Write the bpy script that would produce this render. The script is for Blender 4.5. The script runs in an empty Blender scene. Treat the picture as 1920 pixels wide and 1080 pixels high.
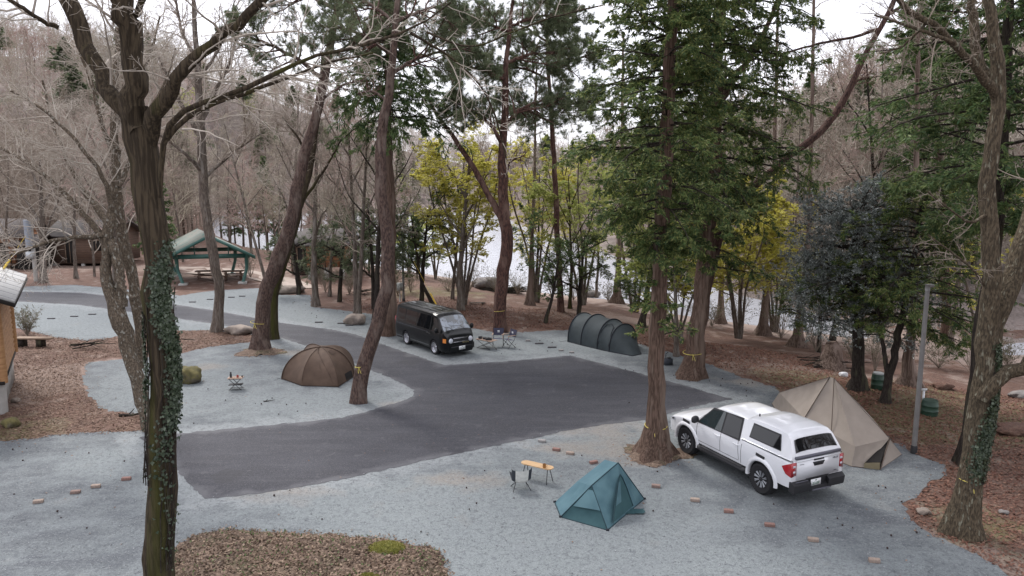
import bpy, bmesh, math, random
import numpy as np
from math import radians, sin, cos, pi, atan, tan, sqrt
from mathutils import Vector, Matrix
from mathutils.geometry import delaunay_2d_cdt
SC = bpy.context.scene
COL = SC.collection
# ---------------------------------------------------------------- camera
CH, CP, CF = 8.2, radians(8.68), 1400.0          # height, downward pitch, focal length in pixels of a 1920 wide picture
cam = bpy.data.objects.new('camera', bpy.data.cameras.new('camera'))
COL.objects.link(cam)
cam.location = (0, 0, CH)
cam.rotation_euler = (pi/2-CP, 0, 0)
cam.data.sensor_width = 36.0
cam.data.lens = 36.0*CF/1920.0
cam.data.clip_end = 2000
SC.camera = cam
# ---------------------------------------------------------------- world: bright overcast sky
W = bpy.data.worlds.new('World'); SC.world = W; W.use_nodes = True
nt = W.node_tree; nt.nodes.clear()
wo = nt.nodes.new('ShaderNodeOutputWorld'); bg = nt.nodes.new('ShaderNodeBackground')
sky = nt.nodes.new('ShaderNodeTexSky'); sky.sky_type = 'NISHITA'; sky.sun_disc = False
SUN_EL, SUN_AZ = 50, -35
sky.sun_elevation = radians(SUN_EL); sky.sun_rotation = radians(SUN_AZ)
sky.air_density = 1.0; sky.dust_density = 2.5
tc = nt.nodes.new('ShaderNodeTexCoord'); mp = nt.nodes.new('ShaderNodeMapping')
mp.inputs['Scale'].default_value = (1.0, 1.0, 2.6)
nz = nt.nodes.new('ShaderNodeTexNoise'); nz.inputs['Scale'].default_value = 2.3; nz.inputs['Detail'].default_value = 6
cr = nt.nodes.new('ShaderNodeMix'); cr.data_type = 'VECTOR'
cr.inputs[4].default_value = (7.6, 7.65, 8.3); cr.inputs[5].default_value = (12.0, 11.9, 12.8)
mr = nt.nodes.new('ShaderNodeMapRange'); mr.inputs[1].default_value = .35; mr.inputs[2].default_value = .62
mx = nt.nodes.new('ShaderNodeMix'); mx.data_type = 'RGBA'; mx.inputs[0].default_value = 0.86
L = nt.links.new
L(tc.outputs['Generated'], mp.inputs['Vector']); L(mp.outputs[0], nz.inputs['Vector'])
L(nz.outputs[0], mr.inputs[0]); L(mr.outputs[0], cr.inputs[0])
L(sky.outputs[0], mx.inputs[6]); L(cr.outputs[1], mx.inputs[7])
L(mx.outputs[2], bg.inputs['Color']); bg.inputs['Strength'].default_value = 0.092
L(bg.outputs[0], wo.inputs['Surface'])
sl = bpy.data.lights.new('sun', 'SUN'); sl.energy = 2.0; sl.angle = radians(16); sl.color = (1, .96, .92)
so = bpy.data.objects.new('sun', sl); COL.objects.link(so)
so.rotation_euler = Vector((-sin(radians(SUN_AZ))*cos(radians(SUN_EL)), -cos(radians(SUN_AZ))*cos(radians(SUN_EL)), -sin(radians(SUN_EL)))).to_track_quat('-Z', 'Y').to_euler()
SC.view_settings.view_transform = 'Standard'; SC.view_settings.look = 'None'
SC.view_settings.gamma = 1; SC.view_settings.exposure = 0.78
cy = SC.cycles
cy.max_bounces = 6; cy.diffuse_bounces = 4; cy.glossy_bounces = 2; cy.transmission_bounces = 3
cy.transparent_max_bounces = 4; cy.volume_bounces = 0
cy.caustics_reflective = False; cy.caustics_refractive = False
try: cy.use_denoising = True
except Exception: pass
# ---------------------------------------------------------------- picture position -> place on the ground
def ray(px, py):
    u = (px-960)/CF; v = -(py-540)/CF
    return np.array([u, cos(CP)+v*sin(CP), -sin(CP)+v*cos(CP)])
def gp(px, py, z=0.0):
    d = ray(px, py); t = (z-CH)/d[2]
    return np.array([d[0]*t, d[1]*t, z])
def at(px, py, Y):
    d = ray(px, py); t = Y/d[1]
    return np.array([d[0]*t, Y, CH+d[2]*t])
# ---------------------------------------------------------------- terrain
def dY(py, z=-1.2): return (CH-z)/tan(CP+atan((py-540)/CF))
PXN = [-600, 380, 440, 560, 750, 900, 1000, 1150, 1250, 1400, 1500, 1750, 1920, 2600]
YN  = [125, 125, 100, 88, 74, 64.7, 60, 56, 50.6, 47, 44.4, 38, 37, 40]
PXF = [-600, 380, 440, 750, 900, 1000, 1150, 1250, 1400, 1500, 1600, 1750, 1920, 2600]
YF  = [126, 126, 196, 185, 190, 125, 86, 70, 57, 52, 48, 43, 43, 46]
PXC = [-600, 0, 100, 250, 400, 500, 640, 720, 850, 950, 1100, 1300, 1450, 1550, 1650, 1800, 2600]
PYC = [50, 62, 68, 85, 108, 130, 190, 232, 262, 285, 285, 255, 215, 160, 125, 100, 80]
def sm(a, b, x):
    t = np.clip((x-a)/(b-a+1e-9), 0, 1); return t*t*(3-2*t)
def height(x, y):
    x = np.asarray(x, float); y = np.asarray(y, float)
    yy = np.maximum(y, 0.35*np.abs(x)+.5)
    px = 960+CF*x/yy
    n = np.interp(px, PXN, YN); f = np.interp(px, PXF, YF)
    lake = sm(0, 8, f-n)
    z = -1.2*sm(n-16, n, yy)*lake - 1.8*sm(n, n+5, yy)*lake
    z = z + 1.8*sm(f-5, f, yy)*lake
    c = f+95; el = np.arctan((540-np.interp(px, PXC, PYC))/CF)-CP
    zc = CH+c*np.tan(el)-8.5
    hill = (zc+1.2)*sm(f-(1-lake)*30, c, yy)**0.8
    z = z+hill
    amp = sm(60, 140, yy)*1.2
    z = z+amp*(np.sin(x*.11+y*.05)+np.sin(y*.13-x*.07))*.5*sm(0, 20, yy-f)
    b = .07*(np.sin(x*1.3+1)*np.cos(y*.9)+np.sin(x*.6-y*.7))*sm(.5, 5, offg(x, y))*(yy < n-3)
    return z+b
def gz(x, y): return float(height(x, y))
def gt(px, py):                                   # on the terrain
    z = 0.
    for _ in range(12):
        p = gp(px, py, z); z = .5*z+.5*gz(p[0], p[1])
    p = gp(px, py, z); p[2] = gz(p[0], p[1]); return p
# gravel outline, walked clockwise from the far left of the road
GRAV = [(-300,540),(49,537),(134,534),(230,542),(338,554),(398,545),(486,540),(519,542),(524,553),(582,553),(585,575),(617,579),(660,584),(702,590),(722,603),(745,612),
 (888,616),(925,623),(980,623),(1010,621),(1062,619),(1120,624),(1200,645),(1259,661),(1326,681),(1388,707),(1450,725),(1475,738),(1540,765),(1600,790),(1669,821),
 (1715,851),(1771,872),(1773,882),(1768,895),(1732,918),(1722,936),(1701,943),(1699,952),(1703,962),(1715,981),(1757,1006),(1806,1027),(1841,1041),(1891,1080),(1960,1150)]
GRAV2 = [(0,836),(50,825),(103,816),(150,811),(201,811),(269,808),(280,805),(284,790),(268,775),(204,771),(183,759),(167,738),(158,715),(157,693),(163,681),(187,677),(228,674),
 (280,670),(338,663),(387,651),(440,645),(478,640),(480,630),(460,624),(391,620),(338,620),(280,624),(228,628),(196,636),(163,638),(130,636),(102,632),(61,622),(20,612),(-300,600)]
ASPH = [(-300,548),(48,547),(150,549),(250,560),(340,573),(400,582),(530,606),(620,618),(665,627),(715,645),(770,664),(832,685),(950,678),(1070,667),(1160,690),(1250,714),(1360,745),(1374,749),
 (1330,756),(1290,766),(1250,777),(1205,788),(1130,797),(1060,808),(1000,822),(900,841),(800,863),(700,886),(600,908),(480,926),(385,936),(325,878),(264,820),
 (340,813),(445,803),(569,792),(643,783),(692,771),(745,755),(766,749),(776,742),(776,732),(745,715),(695,694),(640,672),(583,652),(530,634),(477,624),(430,612),(393,606),(330,597),(150,572),(48,566),(-300,562)]
def w2(pts): return [tuple(gp(x, y)[:2]) for x, y in pts]
GRAVW = w2(GRAV)+[(9.5, 9.0), (9, -6), (-22, -6), (-24, 14), (-17.5, 22.0)]+w2(GRAV2)[1:]
ASPHW = w2(ASPH)
def sdf(poly, x, y):                             # distance to a polygon, positive outside
    x = np.asarray(x, float); y = np.asarray(y, float)
    P = np.array(poly); Q = np.roll(P, -1, 0)
    best = np.full(x.shape, 1e9); ins = np.zeros(x.shape, bool)
    for (ax, ay), (bx, by) in zip(P, Q):
        dx, dy = bx-ax, by-ay
        t = np.clip(((x-ax)*dx+(y-ay)*dy)/(dx*dx+dy*dy+1e-12), 0, 1)
        best = np.minimum(best, np.hypot(x-ax-t*dx, y-ay-t*dy))
        c = ((ay > y) != (by > y)) & (x < (bx-ax)*(y-ay)/(by-ay+1e-12)+ax)
        ins ^= c
    return np.where(ins, -best, best)
def offg(x, y): return np.maximum(sdf(GRAVW, x, y), 0)
# ---------------------------------------------------------------- naming
def tag(o, label=None, cat=None, group=None, kind=None):
    if label: o['label'] = label
    if cat: o['category'] = cat
    if group: o['group'] = group
    if kind: o['kind'] = kind
    return o
def empty(name, loc=(0,0,0), rz=0, label=None, cat=None, group=None):
    o = bpy.data.objects.new(name, None); COL.objects.link(o)
    o.location = loc; o.rotation_euler = (0, 0, rz); o.empty_display_size = .2
    return tag(o, label, cat, group)
def copy_tree(o, parent=None):
    c = o.copy(); COL.objects.link(c)
    if parent is not None: c.parent = parent
    for ch in list(o.children): copy_tree(ch, c)
    return c
# ---------------------------------------------------------------- mesh collector
class MB:
    def __init__(s): s.V = []; s.F = []; s.n = 0
    def add(s, V, F, m=0):
        V = np.asarray(V, float).reshape(-1, 3)
        if isinstance(F, np.ndarray): s.F.append((F+s.n, m))
        else:
            for f in F: s.F.append((np.array([f])+s.n, m))
        s.V.append(V); s.n += len(V); return s
    def box(s, c, d, m=0, M=None, rz=0, bev=0):
        x, y, z = [k/2 for k in d]
        V = np.array([(a*x, b*y, e*z) for a in (-1,1) for b in (-1,1) for e in (-1,1)], float)
        if rz: cc, ss = cos(rz), sin(rz); V = V@np.array([[cc,ss,0],[-ss,cc,0],[0,0,1]])
        V = V+np.array(c, float)
        if M is not None: V = (np.array(M.to_3x3())@V.T).T+np.array(M.translation)
        return s.add(V, np.array([(0,1,3,2),(4,6,7,5),(0,4,5,1),(2,3,7,6),(0,2,6,4),(1,5,7,3)]), m)
    def tube(s, P, R, k=8, m=0, cap=True, lob=None):
        P = np.asarray(P, float); n = len(P); R = np.broadcast_to(np.asarray(R, float), (n,))
        s.tubes(P[None], R[None], k, m, lob)
        if cap:
            b = s.n-n*k
            s.F.append((np.array([[b+i for i in range(k)][::-1]]), m)); s.F.append((np.array([[b+(n-1)*k+i for i in range(k)]]), m))
        return s
    def tubes(s, P, R, k=3, m=0, lob=None):
        T, N, _ = P.shape
        if T == 0: return s
        t = np.empty_like(P); t[:, 1:-1] = P[:, 2:]-P[:, :-2]; t[:, 0] = P[:, 1]-P[:, 0]; t[:, -1] = P[:, -1]-P[:, -2]
        t /= np.linalg.norm(t, axis=2, keepdims=True)+1e-9
        ref = np.zeros((T, 1, 3)); mt = np.abs(t.mean(1)); ax = np.argmin(mt, 1); ref[np.arange(T), 0, ax] = 1
        a = np.cross(t, np.broadcast_to(ref, t.shape)); a /= np.linalg.norm(a, axis=2, keepdims=True)+1e-9
        b = np.cross(t, a)
        th = np.arange(k)*2*pi/k
        rad = R[:, :, None]*np.ones(k)
        if lob is not None: rad = rad*lob
        V = P[:, :, None]+rad[..., None]*(a[:, :, None]*np.cos(th)[:, None]+b[:, :, None]*np.sin(th)[:, None])
        i = np.arange(k); j = (i+1) % k
        q = np.stack([i, j, j+k, i+k], 1)[None]+(np.arange(N-1)*k)[:, None, None]
        q = q.reshape(-1, 4)[None]+(np.arange(T)*N*k)[:, None, None]
        return s.add(V.reshape(-1, 3), q.reshape(-1, 4)[:, ::-1], m)
    def cyl(s, p, q, r, k=12, m=0, r2=None): return s.tube([p, q], [r, r if r2 is None else r2], k, m)
    def lathe(s, prof, o=(0,0,0), k=16, m=0, axis='z'):
        th = np.arange(k)*2*pi/k; V = []
        for r, h in prof:
            for t in th:
                V.append((r*cos(t), r*sin(t), h) if axis == 'z' else (r*cos(t), h, r*sin(t)))
        V = np.array(V)+np.array(o); n = len(prof)
        F = [(i*k+j, i*k+(j+1) % k, (i+1)*k+(j+1) % k, (i+1)*k+j) for i in range(n-1) for j in range(k)]
        if axis != 'z': F = [f[::-1] for f in F]
        return s.add(V, np.array(F), m)
    def grid(s, G, m=0, flip=False):
        G = np.asarray(G, float); a, b, _ = G.shape
        I = (np.arange(a-1)[:, None]*b+np.arange(b-1)).reshape(-1)
        F = np.stack([I, I+b, I+b+1, I+1], 1)
        if flip: F = F[:, ::-1]
        return s.add(G.reshape(-1, 3), F, m)
    def ngon(s, pts, m=0): return s.add(pts, [tuple(range(len(pts)))], m)
    def prism(s, pts, vec, m=0):                 # polygon swept along vec, closed
        P = np.array(pts, float); n = len(P); Q = P+np.array(vec, float)
        s.add(np.vstack([P, Q]), [tuple(range(n))[::-1], tuple(range(n, 2*n))], m)
        b = s.n-2*n
        s.F.append((np.array([(b+i, b+(i+1) % n, b+n+(i+1) % n, b+n+i) for i in range(n)]), m)); return s
    def build(s, name, mats, parent=None, smooth=None, off=None):
        me = bpy.data.meshes.new(name)
        V = np.vstack(s.V)
        if off is not None: V = V-np.array(off, float)
        me.vertices.add(len(V)); me.vertices.foreach_set('co', V.reshape(-1).astype(np.float32))
        tot = sum(f.size for f, _ in s.F); cnt = sum(len(f) for f, _ in s.F)
        me.loops.add(tot); me.polygons.add(cnt)
        me.loops.foreach_set('vertex_index', np.concatenate([f.reshape(-1) for f, _ in s.F]).astype(np.int32))
        st = np.concatenate([np.full(len(f), f.shape[1]) for f, _ in s.F]); st = np.concatenate([[0], np.cumsum(st)[:-1]])
        me.polygons.foreach_set('loop_start', st.astype(np.int32))
        me.polygons.foreach_set('material_index', np.concatenate([np.full(len(f), m) for f, m in s.F]).astype(np.int32))
        if smooth is not None: me.polygons.foreach_set('use_smooth', np.ones(cnt, bool))
        me.update(calc_edges=True); me.validate()
        if smooth is not None and smooth < 170: me.set_sharp_from_angle(angle=radians(smooth))
        for m in (mats if isinstance(mats, (list, tuple)) else [mats]): me.materials.append(m)
        o = bpy.data.objects.new(name, me); COL.objects.link(o)
        if parent is not None: o.parent = parent
        return o
# ---------------------------------------------------------------- materials
def nodes(name):
    m = bpy.data.materials.new(name); m.use_nodes = True
    return m, m.node_tree, m.node_tree.nodes, m.node_tree.links.new
MC = {}
def mat(name, c, rough=.8, metal=0., spec=.5, c2=None, sc=8., det=4, lo=.35, hi=.65, bump=0., bsc=None, stretch=(1,1,1), coat=0., c3=None, sc3=2., t3=(.55,.7), trans=0., alpha=1.):
    if name in MC: return MC[name]
    m, t, N, L = nodes(name); b = N['Principled BSDF']
    b.inputs['Base Color'].default_value = (*c, 1); b.inputs['Roughness'].default_value = rough
    b.inputs['Metallic'].default_value = metal; b.inputs['Specular IOR Level'].default_value = spec
    if coat: b.inputs['Coat Weight'].default_value = coat; b.inputs['Coat Roughness'].default_value = .04
    if alpha < 1: b.inputs['Alpha'].default_value = alpha
    g = N.new('ShaderNodeTexCoord'); mp = N.new('ShaderNodeMapping'); mp.inputs['Scale'].default_value = stretch
    L(g.outputs['Object'], mp.inputs['Vector'])
    def nz(scale, d=det):
        n = N.new('ShaderNodeTexNoise'); n.inputs['Scale'].default_value = scale; n.inputs['Detail'].default_value = d
        L(mp.outputs[0], n.inputs['Vector']); return n
    if c2 is not None:
        n = nz(sc); r = N.new('ShaderNodeMapRange'); r.inputs[1].default_value = lo; r.inputs[2].default_value = hi
        x = N.new('ShaderNodeMix'); x.data_type = 'RGBA'; x.inputs[6].default_value = (*c, 1); x.inputs[7].default_value = (*c2, 1)
        L(n.outputs[0], r.inputs[0]); L(r.outputs[0], x.inputs[0]); out = x.outputs[2]
        if c3 is not None:
            n = nz(sc3); r = N.new('ShaderNodeMapRange'); r.inputs[1].default_value = t3[0]; r.inputs[2].default_value = t3[1]
            y = N.new('ShaderNodeMix'); y.data_type = 'RGBA'; y.inputs[7].default_value = (*c3, 1)
            L(n.outputs[0], r.inputs[0]); L(r.outputs[0], y.inputs[0]); L(out, y.inputs[6]); out = y.outputs[2]
        L(out, b.inputs['Base Color'])
    if bump:
        n = nz(bsc or sc*2, 3); bp = N.new('ShaderNodeBump'); bp.inputs['Strength'].default_value = bump; bp.inputs['Distance'].default_value = .02
        L(n.outputs[0], bp.inputs['Height']); L(bp.outputs[0], b.inputs['Normal'])
    MC[name] = m; return m
def leafmat(name, c, c2, c3=None, trans=.3, rough=.6, sc=.9):
    if name in MC: return MC[name]
    m, t, N, L = nodes(name); N.clear()
    o = N.new('ShaderNodeOutputMaterial'); g = N.new('ShaderNodeNewGeometry'); tc = N.new('ShaderNodeTexCoord')
    n = N.new('ShaderNodeTexNoise'); n.inputs['Scale'].default_value = sc; n.inputs['Detail'].default_value = 3
    L(tc.outputs['Object'], n.inputs['Vector'])
    r = N.new('ShaderNodeMapRange'); r.inputs[1].default_value = .38; r.inputs[2].default_value = .62
    x = N.new('ShaderNodeMix'); x.data_type = 'RGBA'; x.inputs[6].default_value = (*c, 1); x.inputs[7].default_value = (*c2, 1)
    L(n.outputs[0], r.inputs[0]); L(r.outputs[0], x.inputs[0])
    y = N.new('ShaderNodeMix'); y.data_type = 'RGBA'; y.inputs[7].default_value = (*(c3 or c2), 1)
    p = N.new('ShaderNodeMath'); p.operation = 'POWER'; p.inputs[1].default_value = 2.5
    L(g.outputs['Random Per Island'], p.inputs[0]); L(p.outputs[0], y.inputs[0]); L(x.outputs[2], y.inputs[6])
    d = N.new('ShaderNodeBsdfPrincipled'); d.inputs['Roughness'].default_value = rough; d.inputs['Specular IOR Level'].default_value = .25 if rough > .5 else .6
    tr = N.new('ShaderNodeBsdfTranslucent'); ms = N.new('ShaderNodeMixShader'); ms.inputs[0].default_value = trans
    L(y.outputs[2], d.inputs['Base Color']); L(y.outputs[2], tr.inputs['Color'])
    L(d.outputs[0], ms.inputs[1]); L(tr.outputs[0], ms.inputs[2]); L(ms.outputs[0], o.inputs['Surface'])
    MC[name] = m; return m
# ---------------------------------------------------------------- setting sheets
def densify(poly, step, jit, seed):
    rg = np.random.RandomState(seed); out = []
    for i in range(len(poly)):
        a = np.array(poly[i]); b = np.array(poly[(i+1) % len(poly)]); n = max(1, int(np.hypot(*(b-a))/step))
        for k in range(n):
            p = a+(b-a)*k/n
            s = min(1, np.hypot(*p)/40+.35)
            out.append(tuple(p+rg.normal(0, jit*s, 2)))
    return out
def sheet(name, poly, z, spacing, m, dens=.35, jit=.05, seed=1, attrs=None, zf=None):
    B = densify(poly, dens, jit, seed); nb = len(B)
    P = np.array(B); x0, y0 = P.min(0); x1, y1 = P.max(0)
    gx, gy = np.meshgrid(np.arange(x0, x1, spacing), np.arange(y0, y1, spacing)); gx = gx.ravel(); gy = gy.ravel()
    rg = np.random.RandomState(seed+5); gx = gx+rg.uniform(-.2, .2, gx.shape)*spacing; gy = gy+rg.uniform(-.2, .2, gy.shape)*spacing
    d = sdf(B, gx, gy); k = d < -spacing*.45
    vs = [Vector(p) for p in B]+[Vector((a, b)) for a, b in zip(gx[k], gy[k])]
    V, E, F, *_ = delaunay_2d_cdt(vs, [(i, (i+1) % nb) for i in range(nb)], [], 1, 1e-6)
    V = np.array([(v.x, v.y) for v in V])
    zz = (zf(V[:, 0], V[:, 1]) if zf else 0)+z
    mb = MB(); F = np.array([f for f in F if len(f) == 3])
    a, b, c = V[F[:, 0]], V[F[:, 1]], V[F[:, 2]]
    cr = (b[:, 0]-a[:, 0])*(c[:, 1]-a[:, 1])-(b[:, 1]-a[:, 1])*(c[:, 0]-a[:, 0])
    F[cr < 0] = F[cr < 0][:, ::-1]
    mb.add(np.column_stack([V, np.broadcast_to(zz, len(V))]), F)
    o = mb.build(name, m, smooth=180)
    for an, fn in (attrs or {}).items():
        at_ = o.data.attributes.new(an, 'FLOAT', 'POINT'); at_.data.foreach_set('value', fn(V[:, 0], V[:, 1]).astype(np.float32))
    return o
def ground_shader(name, base, layers, rough=.9, bumps=((40, .5, .02),), spec=.3):
    """base colour, then layers: (kind, scale/attr, lo, hi, colour, fac)"""
    m, t, N, L = nodes(name); b = N['Principled BSDF']; b.inputs['Roughness'].default_value = rough; b.inputs['Specular IOR Level'].default_value = spec
    g = N.new('ShaderNodeTexCoord'); out = N.new('ShaderNodeRGB'); out.outputs[0].default_value = (*base, 1); out = out.outputs[0]
    for kind, s, lo, hi, col, fac in layers:
        r = N.new('ShaderNodeMapRange'); r.inputs[1].default_value = lo; r.inputs[2].default_value = hi; r.inputs[4].default_value = fac
        if kind == 'noise':
            n = N.new('ShaderNodeTexNoise'); n.inputs['Scale'].default_value = s if not isinstance(s, tuple) else s[0]; n.inputs['Detail'].default_value = 5
            if isinstance(s, tuple):
                mp = N.new('ShaderNodeMapping'); mp.inputs['Scale'].default_value = s[1]; mp.inputs['Rotation'].default_value = (0, 0, s[2]); L(g.outputs['Object'], mp.inputs[0]); L(mp.outputs[0], n.inputs['Vector'])
            else: L(g.outputs['Object'], n.inputs['Vector'])
            src = n.outputs[0]
        elif kind == 'cell':
            n = N.new('ShaderNodeTexVoronoi'); n.inputs['Scale'].default_value = s; L(g.outputs['Object'], n.inputs['Vector'])
            sp = N.new('ShaderNodeSeparateColor'); L(n.outputs['Color'], sp.inputs[0]); src = sp.outputs[0]
        elif kind == 'attr':                     # attribute plus a noise so that its border is ragged
            n = N.new('ShaderNodeAttribute'); n.attribute_name = s
            q = N.new('ShaderNodeTexNoise'); q.inputs['Scale'].default_value = 1.1; q.inputs['Detail'].default_value = 7; L(g.outputs['Object'], q.inputs['Vector'])
            a = N.new('ShaderNodeMath'); a.operation = 'MULTIPLY_ADD'; a.inputs[1].default_value = 2.2; L(q.outputs[0], a.inputs[0]); L(n.outputs['Fac'], a.inputs[2]); src = a.outputs[0]
        L(src, r.inputs[0])
        x = N.new('ShaderNodeMix'); x.data_type = 'RGBA'; x.inputs[7].default_value = (*col, 1); L(r.outputs[0], x.inputs[0]); L(out, x.inputs[6]); out = x.outputs[2]
    L(out, b.inputs['Base Color'])
    prev = None
    for s, st, ds in bumps:
        n = N.new('ShaderNodeTexNoise'); n.inputs['Scale'].default_value = s; n.inputs['Detail'].default_value = 4; L(g.outputs['Object'], n.inputs['Vector'])
        bp = N.new('ShaderNodeBump'); bp.inputs['Strength'].default_value = st; bp.inputs['Distance'].default_value = ds; L(n.outputs[0], bp.inputs['Height'])
        if prev: L(prev.outputs[0], bp.inputs['Normal'])
        prev = bp
    L(prev.outputs[0], b.inputs['Normal']); return m
def blob(px, py, r, ex=1.):
    c = gp(px, py)
    return lambda x, y: np.exp(-((x-c[0])**2/ex**2+(y-c[1])**2)/r**2)
def summed(*fs): return lambda x, y: sum(f(x, y) for f in fs)
# leaf covered ground, polar sheet round the camera's foot
M_ground = ground_shader('leaf_litter', (.125, .062, .045), [
    ('noise', .22, .42, .6, (.15, .085, .062), .9), ('noise', 1.7, .45, .65, (.08, .042, .03), .8),
    ('attr', 'pale', 1.35, 1.75, (.27, .2, .165), .85),
    ('attr', 'moss', 1.55, 2.0, (.125, .125, .04), .7), ('cell', 16, .62, .95, (.2, .135, .1), .55), ('cell', 23, .7, 1., (.05, .03, .024), .7),
    ('attr', 'shore', 1.2, 1.9, (.34, .27, .235), .9),
    ('noise', 60, .4, .65, (.19, .14, .115), .35)], bumps=((9, .5, .06), (45, .7, .03)))
MOSS = summed(blob(1760, 740, 2.6, 1.6), blob(1900, 800, 3, 1), blob(1590, 725, 1.6, 2), blob(820, 548, 3, 2), blob(1500, 700, 1.2, 2), blob(1700, 800, 1.6), blob(1850, 990, 1.5), blob(20, 810, 2))
PALE = summed(blob(60, 720, 3, .8), blob(200, 700, 2, 1.), blob(1480, 690, 1.5, 3), blob(1820, 1060, 2), blob(1160, 590, 2.5, 2), blob(450, 515, 4, 2), blob(200, 502, 2, 6))
def SHORE(x, y):
    yy = np.maximum(y, .35*np.abs(x)+.5); px = 960+CF*x/yy
    n = np.interp(px, PXN, YN); f = np.interp(px, PXF, YF)
    return np.exp(-((yy-n)/3.2)**2)*sm(0, 8, f-n)*1.2
def polar(name, r0f, r1f, nr, na, m, ath=100, geo=True, zf=height, z=0.):
    th = np.radians(np.linspace(-ath, ath, na)); G = []
    for a in th:
        r0, r1 = r0f(a), r1f(a); t = np.linspace(0, 1, nr)
        r = r0*(r1/r0)**t if geo else r0+(r1-r0)*t
        G.append(np.column_stack([r*sin(a), r*cos(a), zf(r*sin(a), r*cos(a))+z]))
    mb = MB(); mb.grid(np.array(G), flip=True); return mb.build(name, m, smooth=180)
def edge_r(a, tab_x, tab_y, off):
    c = max(cos(a), .35*abs(sin(a)), .25); px = 960+CF*sin(a)/c
    return (np.interp(px, tab_x, tab_y)+off)/c
def gh(x, y):
    return height(x, y)-.006*(sdf(GRAVW, x, y) < 0)
gr = polar('ground', lambda a: .6, lambda a: edge_r(a, PXN, YN, 6), 210, 420, M_ground, ath=178, zf=gh)
co = np.empty(len(gr.data.vertices)*3, np.float32); gr.data.vertices.foreach_get('co', co); co = co.reshape(-1, 3)
for an, fn in (('moss', MOSS), ('pale', PALE), ('shore', SHORE)):
    a_ = gr.data.attributes.new(an, 'FLOAT', 'POINT'); a_.data.foreach_set('value', fn(co[:, 0], co[:, 1]).astype(np.float32))
tag(gr, kind='structure')
M_hill = ground_shader('hill_floor', (.23, .195, .175), [('noise', .05, .4, .62, (.28, .23, .21), .9), ('noise', .3, .45, .65, (.14, .115, .1), .8), ('noise', .09, .55, .7, (.07, .08, .035), .6),
    ('noise', 3, .5, .7, (.2, .15, .13), .5)], bumps=((.8, 1., .5), (4, 1, .2)))
hl = polar('hills', lambda a: edge_r(a, PXF, YF, -3), lambda a: edge_r(a, PXF, YF, 260), 90, 260, M_hill, ath=75)
tag(hl, kind='structure')
# lake
M_water, t_, N_, L_ = nodes('lake_water'); b_ = N_['Principled BSDF']
b_.inputs['Base Color'].default_value = (.5, .52, .57, 1); b_.inputs['Roughness'].default_value = .12; b_.inputs['IOR'].default_value = 1.6; b_.inputs['Specular IOR Level'].default_value = 1.
g_ = N_.new('ShaderNodeTexCoord'); m_ = N_.new('ShaderNodeMapping'); m_.inputs['Scale'].default_value = (1, 2.2, 1)
n_ = N_.new('ShaderNodeTexNoise'); n_.inputs['Scale'].default_value = 1.6; n_.inputs['Detail'].default_value = 5
p_ = N_.new('ShaderNodeBump'); p_.inputs['Strength'].default_value = .35; p_.inputs['Distance'].default_value = .3
L_(g_.outputs['Object'], m_.inputs[0]); L_(m_.outputs[0], n_.inputs['Vector']); L_(n_.outputs[0], p_.inputs['Height']); L_(p_.outputs[0], b_.inputs['Normal'])
lk = polar('lake', lambda a: edge_r(a, PXN, YN, -2.5), lambda a: edge_r(a, PXF, YF, 3.5), 30, 160, M_water, ath=75, geo=False, zf=lambda x, y: np.zeros_like(x), z=-1.2)
tag(lk, kind='structure')
# gravel
def tracks(*lines):
    def f(x, y):
        out = np.zeros_like(x)
        for ln, off in lines:
            P = np.array(w2(ln)); T = np.gradient(P, axis=0); T /= np.hypot(T[:, 0], T[:, 1])[:, None]
            for s in (-off, off):
                Q = P+np.column_stack([-T[:, 1], T[:, 0]])*s; best = np.full(x.shape, 9.)
                for a, b in zip(Q[:-1], Q[1:]):
                    d = b-a; t = np.clip(((x-a[0])*d[0]+(y-a[1])*d[1])/(d@d), 0, 1); best = np.minimum(best, np.hypot(x-a[0]-t*d[0], y-a[1]-t*d[1]))
                out += np.exp(-(best/.2)**2)
        return out
    return f
TRACK = tracks(([(880,1140),(1060,1060),(1230,1000),(1360,930),(1400,880)], .75), ([(1180,1150),(1330,1060),(1430,1000),(1480,930)], .75), ([(-60,1010),(100,965),(300,935),(500,955),(800,960),(1000,1000)], .75), ([(-60,900),(120,870),(260,850),(400,850)], .75), ([(250,700),(420,735),(600,760),(720,740)], .7))
FAIR = summed(blob(600, 570, 9, 1.5), blob(150, 580, 8, 2), blob(330, 720, 3), blob(700, 760, 2.5, 2), blob(960, 960, 2.2, 2.), blob(1180, 830, 1.5, 3), blob(900, 1060, 1.5, 2.5), blob(240, 860, 1.2, 1.6), blob(800, 940, 1.2, 4), blob(1400, 1070, 1, 4), blob(1000, 650, 2, 3))
def d_as(x, y): return -np.abs(sdf(ASPHW, x, y))
M_gravel = ground_shader('crushed_gravel', (.096, .104, .113), [
    ('noise', .16, .42, .6, (.135, .149, .155), .9), ('noise', (.35, (1, 3.2, 1), .35), .44, .62, (.075, .081, .093), .8), ('noise', (.9, (1, 5, 1), -.5), .52, .62, (.165, .182, .187), .55),
    ('attr', 'fair', .9, 1.7, (.215, .24, .243), .85), ('attr', 'edge', .1, .75, (.27, .29, .295), .75), ('noise', 7, .5, .68, (.085, .092, .104), .6), ('attr', 'dirt', 1.35, 2.0, (.27, .215, .165), .5),
    ('attr', 'track', 1.3, 2.0, (.185, .205, .212), .6), ('cell', 26, .6, 1., (.27, .29, .3), .4), ('cell', 37, .6, 1., (.05, .056, .065), .45), ('noise', 90, .45, .6, (.24, .26, .275), .3)],
    bumps=((3, .35, .05), (34, .8, .03)))
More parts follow.
